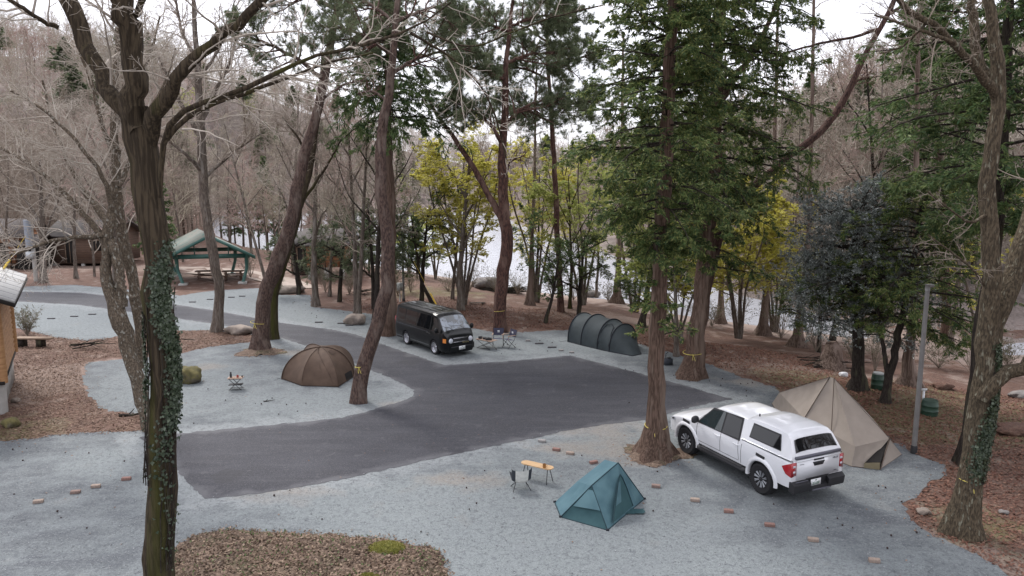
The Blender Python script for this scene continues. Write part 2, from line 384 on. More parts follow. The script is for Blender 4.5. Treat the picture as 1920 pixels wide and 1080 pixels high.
DIRT = summed(blob(1120, 805, .9, 2.2), blob(1180, 850, 1., 1), blob(1060, 840, .7, 1.5), blob(560, 660, .6, 2), blob(380, 690, .8), blob(745, 765, .8, 1), blob(1420, 715, .8, 2), blob(530, 925, .5, 3), blob(860, 900, .6, 2))
gv = sheet('gravel_pad', GRAVW, .004, .22, M_gravel, dens=.16, jit=.07, seed=3, attrs={'edge': d_as, 'fair': FAIR, 'track': TRACK, 'dirt': DIRT})
tag(gv, kind='structure')
M_asph = ground_shader('asphalt', (.028, .029, .038), [
    ('noise', (.5, (1, 3, 1), .25), .42, .62, (.041, .042, .052), .9), ('noise', .9, .5, .7, (.027, .027, .034), .7),
    ('noise', (1.4, (.25, 2.5, 1), -.3), .56, .66, (.055, .057, .067), .45), ('noise', 2.3, .64, .68, (.09, .09, .098), .4),
    ('attr', 'rim', .62, 1.1, (.12, .12, .13), .6), ('cell', 50, .6, 1., (.1, .1, .11), .6), ('cell', 1.3, .985, .99, (.028, .028, .033), .5), ('noise', 5, .66, .7, (.03, .03, .036), .5)],
    rough=.78, bumps=((1.2, .2, .03), (70, .6, .012)), spec=.4)
asf = sheet('road', ASPHW, .012, .4, M_asph, dens=.15, jit=.03, seed=4, attrs={'rim': lambda x, y: np.clip(sdf(ASPHW, x, y)*1.5, -3, 0)})
tag(asf, kind='structure')
# tan footpath behind the shelter
pth = sheet('footpath', w2([(300,500),(400,502),(470,507),(560,525),(600,540),(560,541),(520,534),(440,518),(300,510)]), .03, .6, mat('path_sand', (.38,.31,.26), c2=(.3,.24,.2), sc=3, bump=.3), jit=.05)
tag(pth, kind='structure')
# leafy island at the front, a low mound over the gravel
ISL = w2([(329,1033),(350,1012),(385,999),(425,993),(484,997),(560,1001),(620,1003),(672,1008),(720,1010),(761,1019),(800,1026),(824,1035),(832,1050),(837,1069),(850,1095),(840,1150),(780,1200),(500,1230),(330,1180),(305,1090)])
M_isl = ground_shader('island_litter', (.15, .105, .078), [('noise', 2.2, .42, .6, (.095, .062, .045), .8), ('noise', 1.2, .55, .66, (.07, .085, .035), .5),
    ('cell', 18, .5, .9, (.3, .22, .165), .6), ('cell', 27, .6, 1., (.06, .045, .036), .8)], bumps=((8, .8, .06), (40, .8, .03)))
isl = sheet('leafy_island', ISL, .012, .12, M_isl, dens=.12, jit=.045, seed=8,
    zf=lambda x, y: .16*sm(0, .7, -sdf(ISL, x, y))+.03*np.sin(x*5)*np.cos(y*4)*sm(.1, .6, -sdf(ISL, x, y)))
tag(isl, kind='structure')
# ---------------------------------------------------------------- fallen leaves (nobody could count them)
def leaf_quads(rg, C, size, tilt=.5, asp=.6, mb=None, m=0):
    K = len(C); th = rg.uniform(0, 2*pi, K); s = size*rg.uniform(.6, 1.3, K)
    a = np.column_stack([np.cos(th), np.sin(th), rg.normal(0, tilt, K)]); a /= np.linalg.norm(a, axis=1)[:, None]
    b = np.column_stack([-np.sin(th), np.cos(th), rg.normal(0, tilt, K)]); b /= np.linalg.norm(b, axis=1)[:, None]
    a *= s[:, None]/2; b *= s[:, None]/2*asp
    V = np.stack([C-a, C-b, C+a, C+b], 1); mb = mb or MB()
    mb.add(V.reshape(-1, 3), np.arange(K*4).reshape(-1, 4), m); return mb
def scatter(poly, n, rg, dens=None):
    P = np.array(poly); x0, y0 = P.min(0); x1, y1 = P.max(0); out = np.zeros((0, 2))
    while len(out) < n:
        q = np.column_stack([rg.uniform(x0, x1, n*2), rg.uniform(y0, y1, n*2)])
        q = q[sdf(poly, q[:, 0], q[:, 1]) < 0]
        out = np.vstack([out, q])
    return out[:n]
M_leaf1 = leafmat('dead_leaf_brown', (.11, .066, .046), (.185, .115, .08), (.31, .21, .15), trans=.1, rough=.7, sc=2)
M_leaf2 = leafmat('dead_leaf_red', (.125, .055, .04), (.17, .08, .055), (.27, .155, .11), trans=.1, rough=.7, sc=1)
rg = np.random.RandomState(5)
def litter(name, poly, n, size, m, z0=.012, avoid=True, extra=0.):
    q = scatter(poly, n, rg)
    if avoid:
        d = sdf(GRAVW, q[:, 0], q[:, 1]); q = q[d > -np.abs(rg.normal(0, .12, len(d)))]
    z = height(q[:, 0], q[:, 1])+z0+rg.uniform(0, .02, len(q))+extra
    o = leaf_quads(rg, np.column_stack([q, z]), size, .35).build(name, m); tag(o, kind='stuff'); return o
litter('fallen_leaves', w2([(-80,850),(0,840),(103,820),(201,815),(300,815),(290,770),(204,775),(160,740),(150,690),(190,672),(338,660),(478,640),(470,618),(338,620),(196,634),(60,622),(-80,640)]), 30000, .075, M_leaf1)
q = scatter(ISL, 11000, rg)+rg.normal(0, .09, (11000, 2)); zz = .03+.16*sm(0, .7, -sdf(ISL, q[:, 0], q[:, 1]))+rg.uniform(0, .03, len(q))
tag(leaf_quads(rg, np.column_stack([q, zz]), .075, .5).build('fallen_leaves', leafmat('dead_leaf_tan', (.15, .1, .07), (.085, .057, .04), (.31, .225, .16), trans=.1)), kind='stuff')
q = scatter(ISL, 900, rg); zz = .05+.16*sm(0, .7, -sdf(ISL, q[:, 0], q[:, 1]))+rg.uniform(0, .04, len(q))
tag(leaf_quads(rg, np.column_stack([q, zz]), .07, .9).build('ground_cover', leafmat('low_weeds', (.06, .1, .03), (.1, .14, .05), (.15, .18, .08))), kind='stuff')
litter('fallen_leaves', w2([(1700,943),(1720,985),(1810,1030),(1900,1085),(2100,1150),(2200,900),(2100,760),(1900,720),(1700,700),(1560,700),(1600,790),(1715,851),(1775,880)]), 22000, .085, M_leaf2, z0=.015)
litter('fallen_leaves', w2([(720,600),(888,616),(1062,619),(1259,661),(1450,725),(1600,790),(1700,720),(1500,650),(1250,620),(1100,590),(850,560),(640,560)]), 24000, .1, M_leaf2, z0=.015)

q = scatter(GRAVW, 16000, rg); q = q[(q[:, 1] > 12) & (q[:, 1] < 45)]; d = sdf(GRAVW, q[:, 0], q[:, 1]); q = q[rg.uniform(0, 1, len(q)) < .03+.9*np.exp(d/.5)]
tag(leaf_quads(rg, np.column_stack([q, .02+0*q[:, 0]]), .06, .25).build('fallen_leaves', M_leaf1), kind='stuff')
q = scatter(GRAVW, 60000, rg); q = q[(q[:, 1] > 11) & (q[:, 1] < 30)]; q = q[sdf(ASPHW, q[:, 0], q[:, 1]) > -np.abs(rg.normal(0, .13, len(q)))]
tag(leaf_quads(rg, np.column_stack([q, .017+0*q[:, 0]]), .035, .3, .8).build('loose_gravel', leafmat('gravel_stones', (.085,.09,.1), (.2,.215,.225), (.3,.31,.32), trans=0)), kind='stuff')
# ---------------------------------------------------------------- trees
def bark(name, c, c2, c3, sc3=1.5, t3=(.52,.66), st=.18, sc=14, bump=1.):
    m = mat(name, c, .95, spec=.15, c2=c2, sc=sc*2.0, det=6, stretch=(1,1,st), c3=c3, sc3=sc3*2.5, t3=t3, bump=1., bsc=sc*2.0, lo=.42, hi=.56)
    for n in m.node_tree.nodes:
        if n.type == 'BUMP': n.inputs['Distance'].default_value = .05
    return m
B_moss = bark('bark_mossy', (.08,.062,.042), (.04,.031,.022), (.06,.06,.018), sc3=.9, st=.07)
B_grey = bark('bark_grey', (.17,.14,.115), (.1,.08,.068), (.24,.215,.19), sc3=2.5)
B_lich = bark('bark_lichen', (.17,.135,.1), (.09,.072,.055), (.3,.285,.245), sc3=5.5, t3=(.57,.66), st=.5)
B_pine = bark('bark_pine', (.13,.088,.072), (.065,.045,.04), (.17,.13,.11), sc3=1.5, st=.35, sc=11)
B_pinr = bark('bark_red_pine', (.13,.07,.056), (.055,.033,.029), (.165,.105,.085), sc3=1.2, st=.3, sc=9)
B_cedr = bark('bark_cedar', (.15,.1,.078), (.075,.05,.038), (.2,.15,.12), sc3=1.5, st=.07, sc=16)
B_cypr = bark('bark_cypress', (.2,.15,.125), (.1,.07,.055), (.26,.2,.17), sc3=1, st=.06, sc=10)
B_dark = bark('bark_dark', (.05,.042,.035), (.028,.022,.02), (.08,.075,.05), sc3=2)
B_twig = mat('twig_grey', (.32,.27,.225), .9, spec=.2, c2=(.22,.18,.145), sc=1.2)
B_twgl = mat('twig_pale', (.5,.45,.39), .9, spec=.2, c2=(.33,.285,.24), sc=2)
B_twgp = mat('twig_pinkish', (.46,.33,.29), .9, spec=.2, c2=(.34,.26,.23), sc=.6)
B_twgt = mat('twig_tan', (.42,.38,.29), .9, spec=.2, c2=(.31,.27,.22), sc=.6)
L_hino = leafmat('cypress_sprays', (.032,.075,.033), (.1,.16,.05), (.3,.31,.11), trans=.35, sc=1.3)
L_ceda = leafmat('cedar_sprays', (.05,.1,.042), (.105,.165,.06), (.2,.24,.09), trans=.35, sc=1.2)
L_pine = leafmat('pine_needles', (.09,.13,.07), (.14,.175,.095), (.24,.25,.15), trans=.35)
L_mapl = leafmat('maple_leaves', (.47,.46,.08), (.6,.56,.13), (.7,.64,.2), trans=.5)
L_mapg = leafmat('maple_leaves_green', (.3,.37,.1), (.42,.46,.14), (.56,.56,.2), trans=.5)
L_holl = leafmat('glossy_evergreen_leaves', (.07,.088,.075), (.125,.145,.13), (.42,.45,.43), trans=.15, rough=.33)
L_shrb = leafmat('shrub_leaves', (.09,.1,.055), (.14,.14,.08), (.2,.19,.12), trans=.3)
L_ivy = leafmat('ivy_leaves', (.018,.034,.016), (.035,.055,.024), (.1,.13,.08), trans=.1, rough=.42)
def rnd(rg, *s): return rg.normal(0, 1, s)
def unit(v): return v/(np.linalg.norm(v, axis=-1, keepdims=True)+1e-9)
def resample(P, R, n):
    P = np.asarray(P, float); R = np.asarray(R, float)
    d = np.concatenate([[0], np.cumsum(np.linalg.norm(np.diff(P, axis=0), axis=1))]); t = np.linspace(0, d[-1], n)
    Q = np.column_stack([np.interp(t, d, P[:, k]) for k in range(3)])
    for _ in range(2): Q[1:-1] = .25*Q[:-2]+.5*Q[1:-1]+.25*Q[2:]
    return Q, np.interp(t, d, R)
def grow(rg, P, R, m, L, t0=.25, t1=1., ang=(35, 65), wig=.12, up=0., grav=0., n=6, rr=.5, rt=.15, rmax=9, flat=None, lr=.5):
    """m children on every path of P (T,N,3); L = length (relative to parent when negative)"""
    T, N, _ = P.shape
    t = (np.arange(m)+rg.uniform(0, 1, (T, m)))/m*(t1-t0)+t0; t = np.clip(t, 0, .999)*(N-1)
    i = t.astype(int); f = (t-i)[..., None]; a = np.arange(T)[:, None]
    p = P[a, i]*(1-f)+P[a, i+1]*f; r = R[a, i]*(1-f[..., 0])+R[a, i+1]*f[..., 0]; tg = unit(P[a, i+1]-P[a, i])
    az = rnd(rg, T, m, 3)
    if flat is not None: az[..., 2] *= flat
    pr = unit(az-(az*tg).sum(-1, keepdims=True)*tg)
    an = np.radians(rg.uniform(ang[0], ang[1], (T, m)))[..., None]
    d = unit(tg*np.cos(an)+pr*np.sin(an)+np.array([0, 0, up]))
    plen = np.linalg.norm(np.diff(P, axis=1), axis=2).sum(1)[:, None]
    ln = (-L*plen if L < 0 else L)*rg.uniform(.6, 1.2, (T, m))*(1-lr*(t/(N-1)-t0)/(t1-t0+1e-6))
    K = T*m; p = p.reshape(K, 3); d = d.reshape(K, 3); ln = ln.reshape(K); r = np.minimum(r.reshape(K)*rr, rmax)
    out = [p]; seg = (ln/(n-1))[:, None]
    for k in range(n-1):
        d = unit(d+wig*rnd(rg, K, 3)+np.array([0, 0, grav])); p = p+d*seg; out.append(p)
    Q = np.stack(out, 1); RR = r[:, None]*np.linspace(1, rt, n)
    return Q, RR
def rough_tube(mb, P, R, k, rg, m=0, lobes=0, base_z=0., n=None):
    if n: P, R = resample(P, R, n)
    N = len(P); th = np.arange(k)*2*pi/k
    lob = 1+.05*rnd(rg, 1, N, k)
    ph = rg.uniform(0, 6.28); hgt = P[:, 2]-base_z
    fl = 1+lobes*np.exp(-np.maximum(hgt, 0)/.35)[:, None]*(.55+.45*np.cos(th*5+ph)+.25*np.cos(th*3+ph*2))
    lob = lob*fl[None]*(1+.07*np.cos(th*3+ph+hgt[:, None]*.8))[None]
    mb.tubes(P[None], R[None], k, m, lob); b = mb.n-k
    mb.F.append((np.array([[b+i for i in range(k)]]), m))
def pth_px(pts, Y, dy=0.):
    """pixel polyline (x, y, width[, Y offset]) standing at depth Y -> path and radii"""
    P = []; R = []
    for i, q in enumerate(pts):
        yy = Y+(q[3] if len(q) > 3 else 0)+dy*i
        p = at(q[0], q[1], yy); P.append(p); d = yy*cos(CP)+(CH-p[2])*sin(CP); R.append(q[2]/2*d/CF*.88)
    return np.array(P), np.array(R)
def tips(Q): return Q[:, -1], unit(Q[:, -1]-Q[:, -2])
def sprays(rg, mb, Q, k, ln, w, spread=.8, flat=.35, droop=.1, m=0):
    """little fans of narrow leaves along every twig path"""
    T, N, _ = Q.shape
    t = rg.uniform(.15, 1, (T, k))*(N-1)*.999; i = t.astype(int); f = (t-i)[..., None]; a = np.arange(T)[:, None]
    p = Q[a, i]*(1-f)+Q[a, i+1]*f; tg = unit(Q[a, i+1]-Q[a, i])
    s = rnd(rg, T, k, 3); s[..., 2] *= flat
    d = unit(tg+spread*s+np.array([0, 0, -droop])); l = ln*rg.uniform(.6, 1.3, (T, k, 1))
    sd = unit(np.cross(d, np.array([0, 0, 1.])+.6*rnd(rg, T, k, 3)))*w*rg.uniform(.7, 1.3, (T, k, 1))/2
    V = np.stack([p, p+d*l*.5-sd, p+d*l, p+d*l*.5+sd], 2)
    mb.add(V.reshape(-1, 3), np.arange(T*k*4).reshape(-1, 4), m)
def tufts(rg, mb, C, D, k, ln, w, spread=.9, m=0):
    K = len(C); d = unit(D[:, None]+spread*rnd(rg, K, k, 3)); l = ln*rg.uniform(.7, 1.2, (K, k, 1))
    sd = unit(np.cross(d, rnd(rg, K, k, 3)))*w/2; p = np.broadcast_to(C[:, None], d.shape)
    V = np.stack([p-sd, p+sd, p+d*l], 2); mb.add(V.reshape(-1, 3), np.arange(K*k*3).reshape(-1, 3), m)
def cloud(rg, C, size, mb=None, m=0, asp=.55):
    K = len(C); a = unit(rnd(rg, K, 3)+np.array([0, 0, -.2])); b = unit(np.cross(a, rnd(rg, K, 3)+np.array([0, 0, 1.5])))
    s = size*rg.uniform(.6, 1.3, (K, 1)); V = np.stack([C-a*s/2, C-b*s*asp/2, C+a*s/2, C+b*s*asp/2], 1)
    mb = mb or MB(); mb.add(V.reshape(-1, 3), np.arange(K*4).reshape(-1, 4), m); return mb
def twigs(rg, lim, n1=6, n2=5, n3=4, l1=-.5, l2=-.45, l3=-.5, up=.15, rmax=.05, rmin=.006, wig=.16, k3=3, t0=.2):
    """three generations of branches on the limbs; returns collected paths for drawing"""
    out = []
    Q, R = grow(rg, *lim, n1, l1, t0=t0, up=up, wig=wig, n=7, rmax=rmax, rt=.3, rr=.6); out.append((Q, R, 5))
    Q2, R2 = grow(rg, Q, R, n2, l2, t0=.2, up=up*.7, wig=wig, n=6, rmax=rmax*.5, rt=.35); out.append((Q2, R2, 4))
    if n3:
        Q3, R3 = grow(rg, Q2, np.maximum(R2, rmin*1.6), n3, l3, t0=.15, up=up*.5, wig=wig*1.2, n=4, rmax=rmin*1.6, rt=.5); out.append((Q3, np.maximum(R3, rmin*.6), k3))
    return out
def stack_paths(paths, n=10):
    A = [resample(P, R, n) for P, R in paths]; return np.stack([a[0] for a in A]), np.stack([a[1] for a in A])
TREES = []
def put(name, label, base, parts, group=None, cat='tree'):
    """parts: (part name, collector, material)"""
    r = empty(name, tuple(base), 0, label, cat, group)
    for pn, mb, m in parts:
        if mb is not None and mb.n: mb.build(pn, m, r, smooth=180 if pn in ('trunk', 'branches', 'stem') else None, off=base)
    TREES.append(r); return r
def handmade(name, label, Y, trunks, bk, seed, limbs=(), twig=None, tw_mat=None, leaf=None, k=14, lobes=.25, group=None, base_px=None, tall=None):
    """a tree traced as trunk and limb polylines standing at depth Y, with grown twigs and foliage"""
    rg = np.random.RandomState(seed); tr = MB(); lp = []
    for i, t in enumerate(trunks):
        P, R = pth_px(t, Y)
        if i == 0:
            gz0 = gz(P[0, 0], P[0, 1]); b = P[0].copy(); b[2] = gz0
            P[0, 2] = gz0-.12
        P, R = resample(P, R, 26 if k > 10 else 16)
        P[2:-1] += rnd(rg, len(P)-3, 3)*R[2:-1, None]*.12
        rough_tube(tr, P, R, k, rg, lobes=lobes if i == 0 else 0, base_z=b[2])
        lp.append((P, R))
    for t in limbs:
        P, R = pth_px(t, Y); P, R = resample(P, R, 16); P[1:] += rnd(rg, 15, 3)*R[1:, None]*.25
        rough_tube(tr, P, R, 8, rg); lp.append((P, R))
    cr = MB(); lf = MB()
    if twig: twig(rg, lp, cr, lf)
    return put(name, label, b, [('trunk', tr, bk), ('branches', cr, tw_mat), ('foliage', lf, leaf)], group)
def draw(mb, out, m=0):
    for Q, R, k in out: mb.tubes(Q, R, k, m)
# twig functions -------------------------------------------------
def bare(limb_idx, L=1., n1=7, n2=5, n3=4, rmin=.006, up=.12, rmax=.04, t0=.25, extra=0, tops=0):
    def f(rg, lp, cr, lf):
        lim = stack_paths([lp[i] for i in limb_idx])
        draw(cr, twigs(rg, lim, n1, n2, n3, l1=L, l2=-.55, l3=-.5, up=up, rmax=rmax, rmin=rmin, t0=t0))
    return f
def conifer(zlo, ztop, ln, nb, idx=0, sp=(.16, .045), k=11, droop=-.05, hole=None, gr=.0, lowfac=1., n2=9, n3=4, lenp=.75, minr=.0):
    """whorled boughs with flat drooping sprays between the heights zlo and ztop"""
    def f(rg, lp, cr, lf):
        P, R = lp[idx]; z = P[:, 2]
        zz = np.linspace(zlo, ztop, nb)+rg.uniform(-.15, .15, nb)
        if z[-1] < ztop: 
            d = unit(P[-1]-P[-4]); e = P[-1]+d*(ztop-z[-1])/max(d[2], .3)
            Pe, Re = resample(np.array([P[-1], e]), [R[-1], .03], 12); rough_tube(cr, Pe, Re, 8, rg)
            P = np.vstack([P, Pe[1:]]); R = np.concatenate([R, Re[1:]]); z = P[:, 2]
        p = np.column_stack([np.interp(zz, z, P[:, 0]), np.interp(zz, z, P[:, 1]), zz])
        az = np.arange(nb)*2.4+rg.uniform(-.5, .5, nb); fr = (zz-zlo)/(ztop-zlo)
        l = ln*(1-fr)**lenp*rg.uniform(.55, 1.15, nb)*np.interp(fr, [0, .15], [lowfac, 1])+minr
        d = np.column_stack([np.cos(az), np.sin(az), rg.uniform(-.1, .35, nb)]); n = 8; Q = [p]
        for i in range(n-1): d = unit(d+.08*rnd(rg, nb, 3)+np.array([0, 0, droop])); Q.append(Q[-1]+d*(l/(n-1))[:, None])
        Q = np.stack(Q, 1); RR = (l*.011+.01)[:, None]*np.linspace(1, .3, n); cr.tubes(Q, RR, 5)
        Q2, R2 = grow(rg, Q, RR, n2, -.42, t0=.12, flat=.25, ang=(30, 65), grav=-.06, n=5, rt=.4); cr.tubes(Q2, R2, 3)
        Q3, R3 = grow(rg, Q2, R2, n3, -.5, t0=.15, flat=.3, ang=(25, 60), grav=-.1, n=3)
        if hole is not None:
            kp = hole(Q3[:, 0]); Q3 = Q3[kp]
        sprays(rg, lf, Q3, k, sp[0], sp[1], droop=.2+gr)
        sprays(rg, lf, Q2, k//2, sp[0], sp[1], droop=.2+gr)
    return f
def piney(limb_idx, n1=7, L=1.6, n2=5, n3=4, k=16, ln=.13, w=.02, t0=.3, up=.1, tfrac=1., zmin=-9):
    def f(rg, lp, cr, lf):
        lim = stack_paths([lp[i] for i in limb_idx])
        out = twigs(rg, lim, n1, n2, n3, l1=L, l2=-.5, l3=-.4, up=up, rmax=.05, rmin=.008, t0=t0, wig=.2); draw(cr, out)
        C, D = tips(out[-1][0]); s = (rg.uniform(0, 1, len(C)) < tfrac) & (C[:, 2] > zmin); C = C[s]; D = unit(D[s]+np.array([0, 0, .5]))
        for q in (0, -.09): tufts(rg, lf, C+D*q, D, k, ln, w)
    return f
def leafy(limb_idx, n1=8, L=1.6, n2=6, n3=4, k=9, sp=(.09, .06), t0=.3, flat=.3, up=.05, grav=.0, fl2=.15, lev=(0, 1)):
    """maple like: flat layered sprays of small leaves"""
    def f(rg, lp, cr, lf):
        lim = stack_paths([lp[i] for i in limb_idx])
        Q, R = grow(rg, *lim, n1, L, t0=t0, up=up, wig=.1, n=7, rmax=.03, rt=.3, rr=.5, flat=flat, ang=(45, 80), grav=grav)
        Q2, R2 = grow(rg, Q, R, n2, -.5, t0=.2, wig=.1, n=5, rmax=.012, flat=fl2, rt=.5)
        Q3, R3 = grow(rg, Q2, R2, n3, -.5, t0=.2, wig=.15, n=3, rmax=.006, flat=fl2, rt=.6)
        cr.tubes(Q, R, 4); cr.tubes(Q2, R2, 3); cr.tubes(Q3, np.maximum(R3, .004), 3)
        sprays(rg, lf, Q3, k, sp[0], sp[1], spread=1.2, flat=.15)
    return f
def both(*fs):
    def f(rg, lp, cr, lf):
        for q in fs: q(rg, lp, cr, lf)
    return f
# ---- foreground tree with ivy, branches reaching over the site
T1 = handmade('broadleaf_tree', 'big leafless mossy tree in the left foreground, trunk wrapped in ivy, forking at the top', 10.5,
 [[(293,1372,74),(295,1240,66),(297,1080,62),(304,900,57),(306,760,55),(305,640,54),(298,500,55),(287,400,55),(272,310,60),(260,250,66),(252,200,50)]],
 B_moss, 11, limbs=[
 [(266,270,45),(232,205,39,.1),(196,150,34,.2),(166,95,32,.3),(136,30,36,.4),(105,-50,32,.5),(90,-160,26,.6)],
 [(264,250,60),(252,180,52),(240,110,46,-.1),(228,40,48,-.2),(216,-50,40,-.3),(215,-170,31,-.3)],
 [(276,270,38),(302,190,33,-.2),(345,125,28,-.4),(400,82,24,-.6),(450,42,22,-.8),(500,-5,21,-1),(560,-70,18,-1.2)],
 [(300,370,10,-.2),(302,290,12,-.3),(306,215,14,-.4),(345,195,12,-.5),(400,188,11,-.6),(470,165,11,-.8),(520,140,10,-1),(556,110,9,-1),(600,95,7,-1),(650,92,7,-1),(700,85,6,-1),(760,62,6,-1),(800,47,4,-1),(845,5,3,-1)],
 [(312,262,11,-.3),(332,232,11,-.2),(372,205,10,-.1),(440,182,9,0),(500,160,8,0),(560,138,6,0),(625,112,5,0),(700,100,4,0)],
 [(110,52,11,.3),(85,45,10,.2),(55,22,9,0),(10,-5,8,-.2),(-40,-30,6,-.3)],
 [(247,40,16,-.1),(258,20,14,-.2),(272,-10,13,-.4),(300,-60,10,-.6)],
 [(770,62,7,-1),(820,90,5,-.8),(870,125,5,-.5),(910,170,4,0),(935,235,4,.2),(950,300,3,.4)],
 [(800,60,5,-1),(880,95,4,-1),(960,60,4,-1.2),(1040,30,4,-1.4),(1130,10,3,-1.5)]],
 twig=both(bare((2,3,4,5,6,7,8), 1.1, 8, 5, 4, rmin=.0042, rmax=.014, t0=.12, up=.05), bare((1,2,3,6), 1.6, 7, 5, 4, rmin=.005, rmax=.02, t0=.2, up=.1),
   bare((4,5), .9, 14, 5, 3, rmin=.0038, rmax=.012, t0=.3, up=.0), bare((9,), .55, 9, 3, 2, rmin=.0035, rmax=.006, t0=.1, up=.0), bare((8,), .6, 9, 3, 3, rmin=.0035, rmax=.006, t0=.1, up=-.2)), tw_mat=B_twgl, k=22, lobes=.1)
T2 = handmade('broadleaf_tree', 'leaning tree with pale lichen on its crooked trunk, just behind the ivy covered trunk', 23.2,
 [[(284,806,30),(274,764,28),(254,706,28),(240,661,30),(235,620,34),(226,580,34),(206,550,30),(196,520,22),(198,480,20),(202,450,22),(208,410,20),(215,350,16),(222,280,12)],
  [(228,575,22),(226,540,20),(222,500,20),(214,470,20),(205,446,18)],
  [(262,690,18,1),(262,600,22,1),(248,520,22,1),(232,460,22,1),(222,390,20,1),(216,300,18,1),(214,200,14,1),(220,90,10,1),(224,0,7,1)]],
 B_lich, 12, limbs=[
 [(196,452,18),(176,425,14),(150,395,12),(110,350,10),(60,310,8),(10,280,6),(-60,250,4)],
 [(206,430,16),(186,395,14,.5),(150,350,10,1),(120,290,8,1.5),(95,220,6,2),(80,150,4,2)],
 [(214,400,13),(200,340,10,-.5),(150,270,8,-1),(90,210,6,-1),(20,170,4,-1)],
 [(222,350,11),(250,290,9,.5),(270,220,7,1),(310,160,5,1),(330,90,3,1)],
 [(216,300,12,1),(190,230,9,1),(170,150,7,1),(140,70,5,1)],
 [(218,240,10,1),(240,170,8,2),(280,110,6,2),(300,30,4,2)],
 [(204,445,14),(160,440,9,-.5),(90,452,7,-1),(20,480,5,-1.5),(-60,490,3,-2)],
 [(224,535,8,-.3),(250,560,6,-.6),(275,545,4,-.8)]],
 twig=both(bare((3,4,5,6,7,8,9), 2.0, 24, 7, 5, rmin=.0075, rmax=.022, t0=.15, up=.15), bare((2,), 2.4, 26, 6, 5, rmin=.008, rmax=.02, t0=.35, up=.05)), tw_mat=B_twgl, k=14, lobes=.15)
# ---- middle trunks on the island and along the road
T3 = handmade('broadleaf_tree', 'bare grey tree where the road passes the leafy strip, left of two curved trunks', 38.5,
 [[(407,617,25),(409,590,21),(412,550,20),(405,500,20),(391,440,20),(383,380,20),(379,310,19),(376,240,17),(372,150,14),(366,60,10),(362,-20,7)]], B_grey, 13,
 limbs=[[(377,260,12),(350,210,9),(320,160,7),(290,90,4)],[(376,230,12),(400,180,9,1),(430,120,7,1),(450,50,4,1)],[(379,320,10),(350,290,7,-1),(310,260,5,-1),(270,235,3,-1)],[(380,335,10),(420,300,7,1),(450,275,5,1),(490,250,3,1)],[(372,150,9),(400,110,6),(430,50,4),(440,0,3)],[(370,120,9),(340,60,6),(330,0,4)]],
 twig=bare((0,1,2,3,4,5,6), 2.5, 15, 7, 5, rmin=.009, rmax=.03, t0=.3, up=.15), tw_mat=B_twig, lobes=.2)
T4 = handmade('pine_tree', 'thick curved pine leaning right by the road, behind the brown dome tent', 34.3,
 [[(489,660,44),(487,635,35),(488,600,31),(493,560,30),(506,518,31),(528,475,31),(545,425,28),(553,375,25),(562,325,23),(579,270,22),(596,210,20),(608,150,18),(618,90,16),(634,20,14),(650,-60,13),(660,-150,9)]], B_pine, 14,
 limbs=[[(606,150,10),(560,110,8,-1),(500,80,6,-1.5),(440,60,4,-2)],[(612,110,10),(660,80,7,1),(700,60,5,1.5),(740,50,4,2)],[(632,20,10),(580,-10,8,-.5),(530,-30,6,-1),(480,-30,4,-1)],[(630,20,9),(680,-10,7),(740,-20,4)],[(600,190,6),(640,160,5,.5),(680,150,3,1)],[(640,-30,8),(600,-60,6,1),(570,-110,4,2)]],
 twig=both(piney((1,2,3,4,6), n1=15, L=2.3, n2=7, n3=6, k=18, ln=.17, w=.012, t0=.25), bare((5,), 1., 8, 5, 3, rmin=.01, t0=.3)), tw_mat=B_pinr, leaf=L_pine, lobes=.35)
T5 = handmade('broadleaf_tree', 'thinner dark trunk leaning right close behind the thick curved pine', 36.8,
 [[(512,634,26),(512,600,21),(512,560,20),(520,520,20),(534,480,20),(547,440,18),(558,400,16),(570,360,14),(583,310,12),(592,250,10),(600,180,8),(605,100,5)]], B_moss, 15,
 limbs=[[(560,395,9),(585,350,7,.5),(615,310,5,1),(640,260,3,1)],[(583,310,7),(560,260,5,-1),(530,220,3,-1)]], twig=bare((0,1,2), 2., 10, 6, 4, rmin=.010, rmax=.03, t0=.45, up=.15), tw_mat=B_twig, lobes=.3)
T8 = handmade('pine_tree', 'S shaped curved pine on the island beside the brown dome tent', 26.2,
 [[(673,752,36),(671,735,32),(673,710,31),(683,680,30),(697,645,30),(712,600,29),(722,555,27),(728,505,27),(728,450,26),(722,405,25),(713,350,24),(711,300,23),(716,250,21),(726,200,19),(731,150,18),(734,100,16),(742,40,13),(750,-30,11),(760,-120,8)]], B_pine, 16,
 limbs=[[(731,140,9),(780,110,7,1),(830,95,5,1.5),(880,90,3,2)],[(733,100,9),(690,70,7,-1),(640,50,5,-1.5),(590,50,3,-2)],[(742,40,9),(790,20,7,.5),(850,5,5,1)],[(740,45,8),(700,10,6,.5),(650,-10,4,1)],[(728,190,6),(700,170,5,.5),(670,175,3,1)],[(726,245,5),(716,235,3,-.2),(722,222,2,-.3)]],
 twig=both(piney((1,2,3,4), n1=16, L=2.0, n2=7, n3=6, k=18, ln=.14, w=.010, t0=.2), bare((5,), 1.1, 8, 5, 3, rmin=.008, t0=.3)), tw_mat=B_pinr, leaf=L_pine, lobes=.2)
T9 = handmade('conifer_tree', 'straight evergreen directly behind the S shaped pine, dark green drooping boughs above the road', 37.6,
 [[(728,628,30),(730,600,24),(733,560,22),(734,500,22),(733,430,21),(731,360,19),(729,290,17),(728,220,14),(727,150,11),(726,80,8)]], B_cedr, 17,
 twig=conifer(10.6, 17.0, 4.2, 74, sp=(.26,.045), k=14, droop=-.12, gr=.5, n2=8, n3=4, lowfac=.8), tw_mat=B_dark, leaf=L_ceda, lobes=.4)
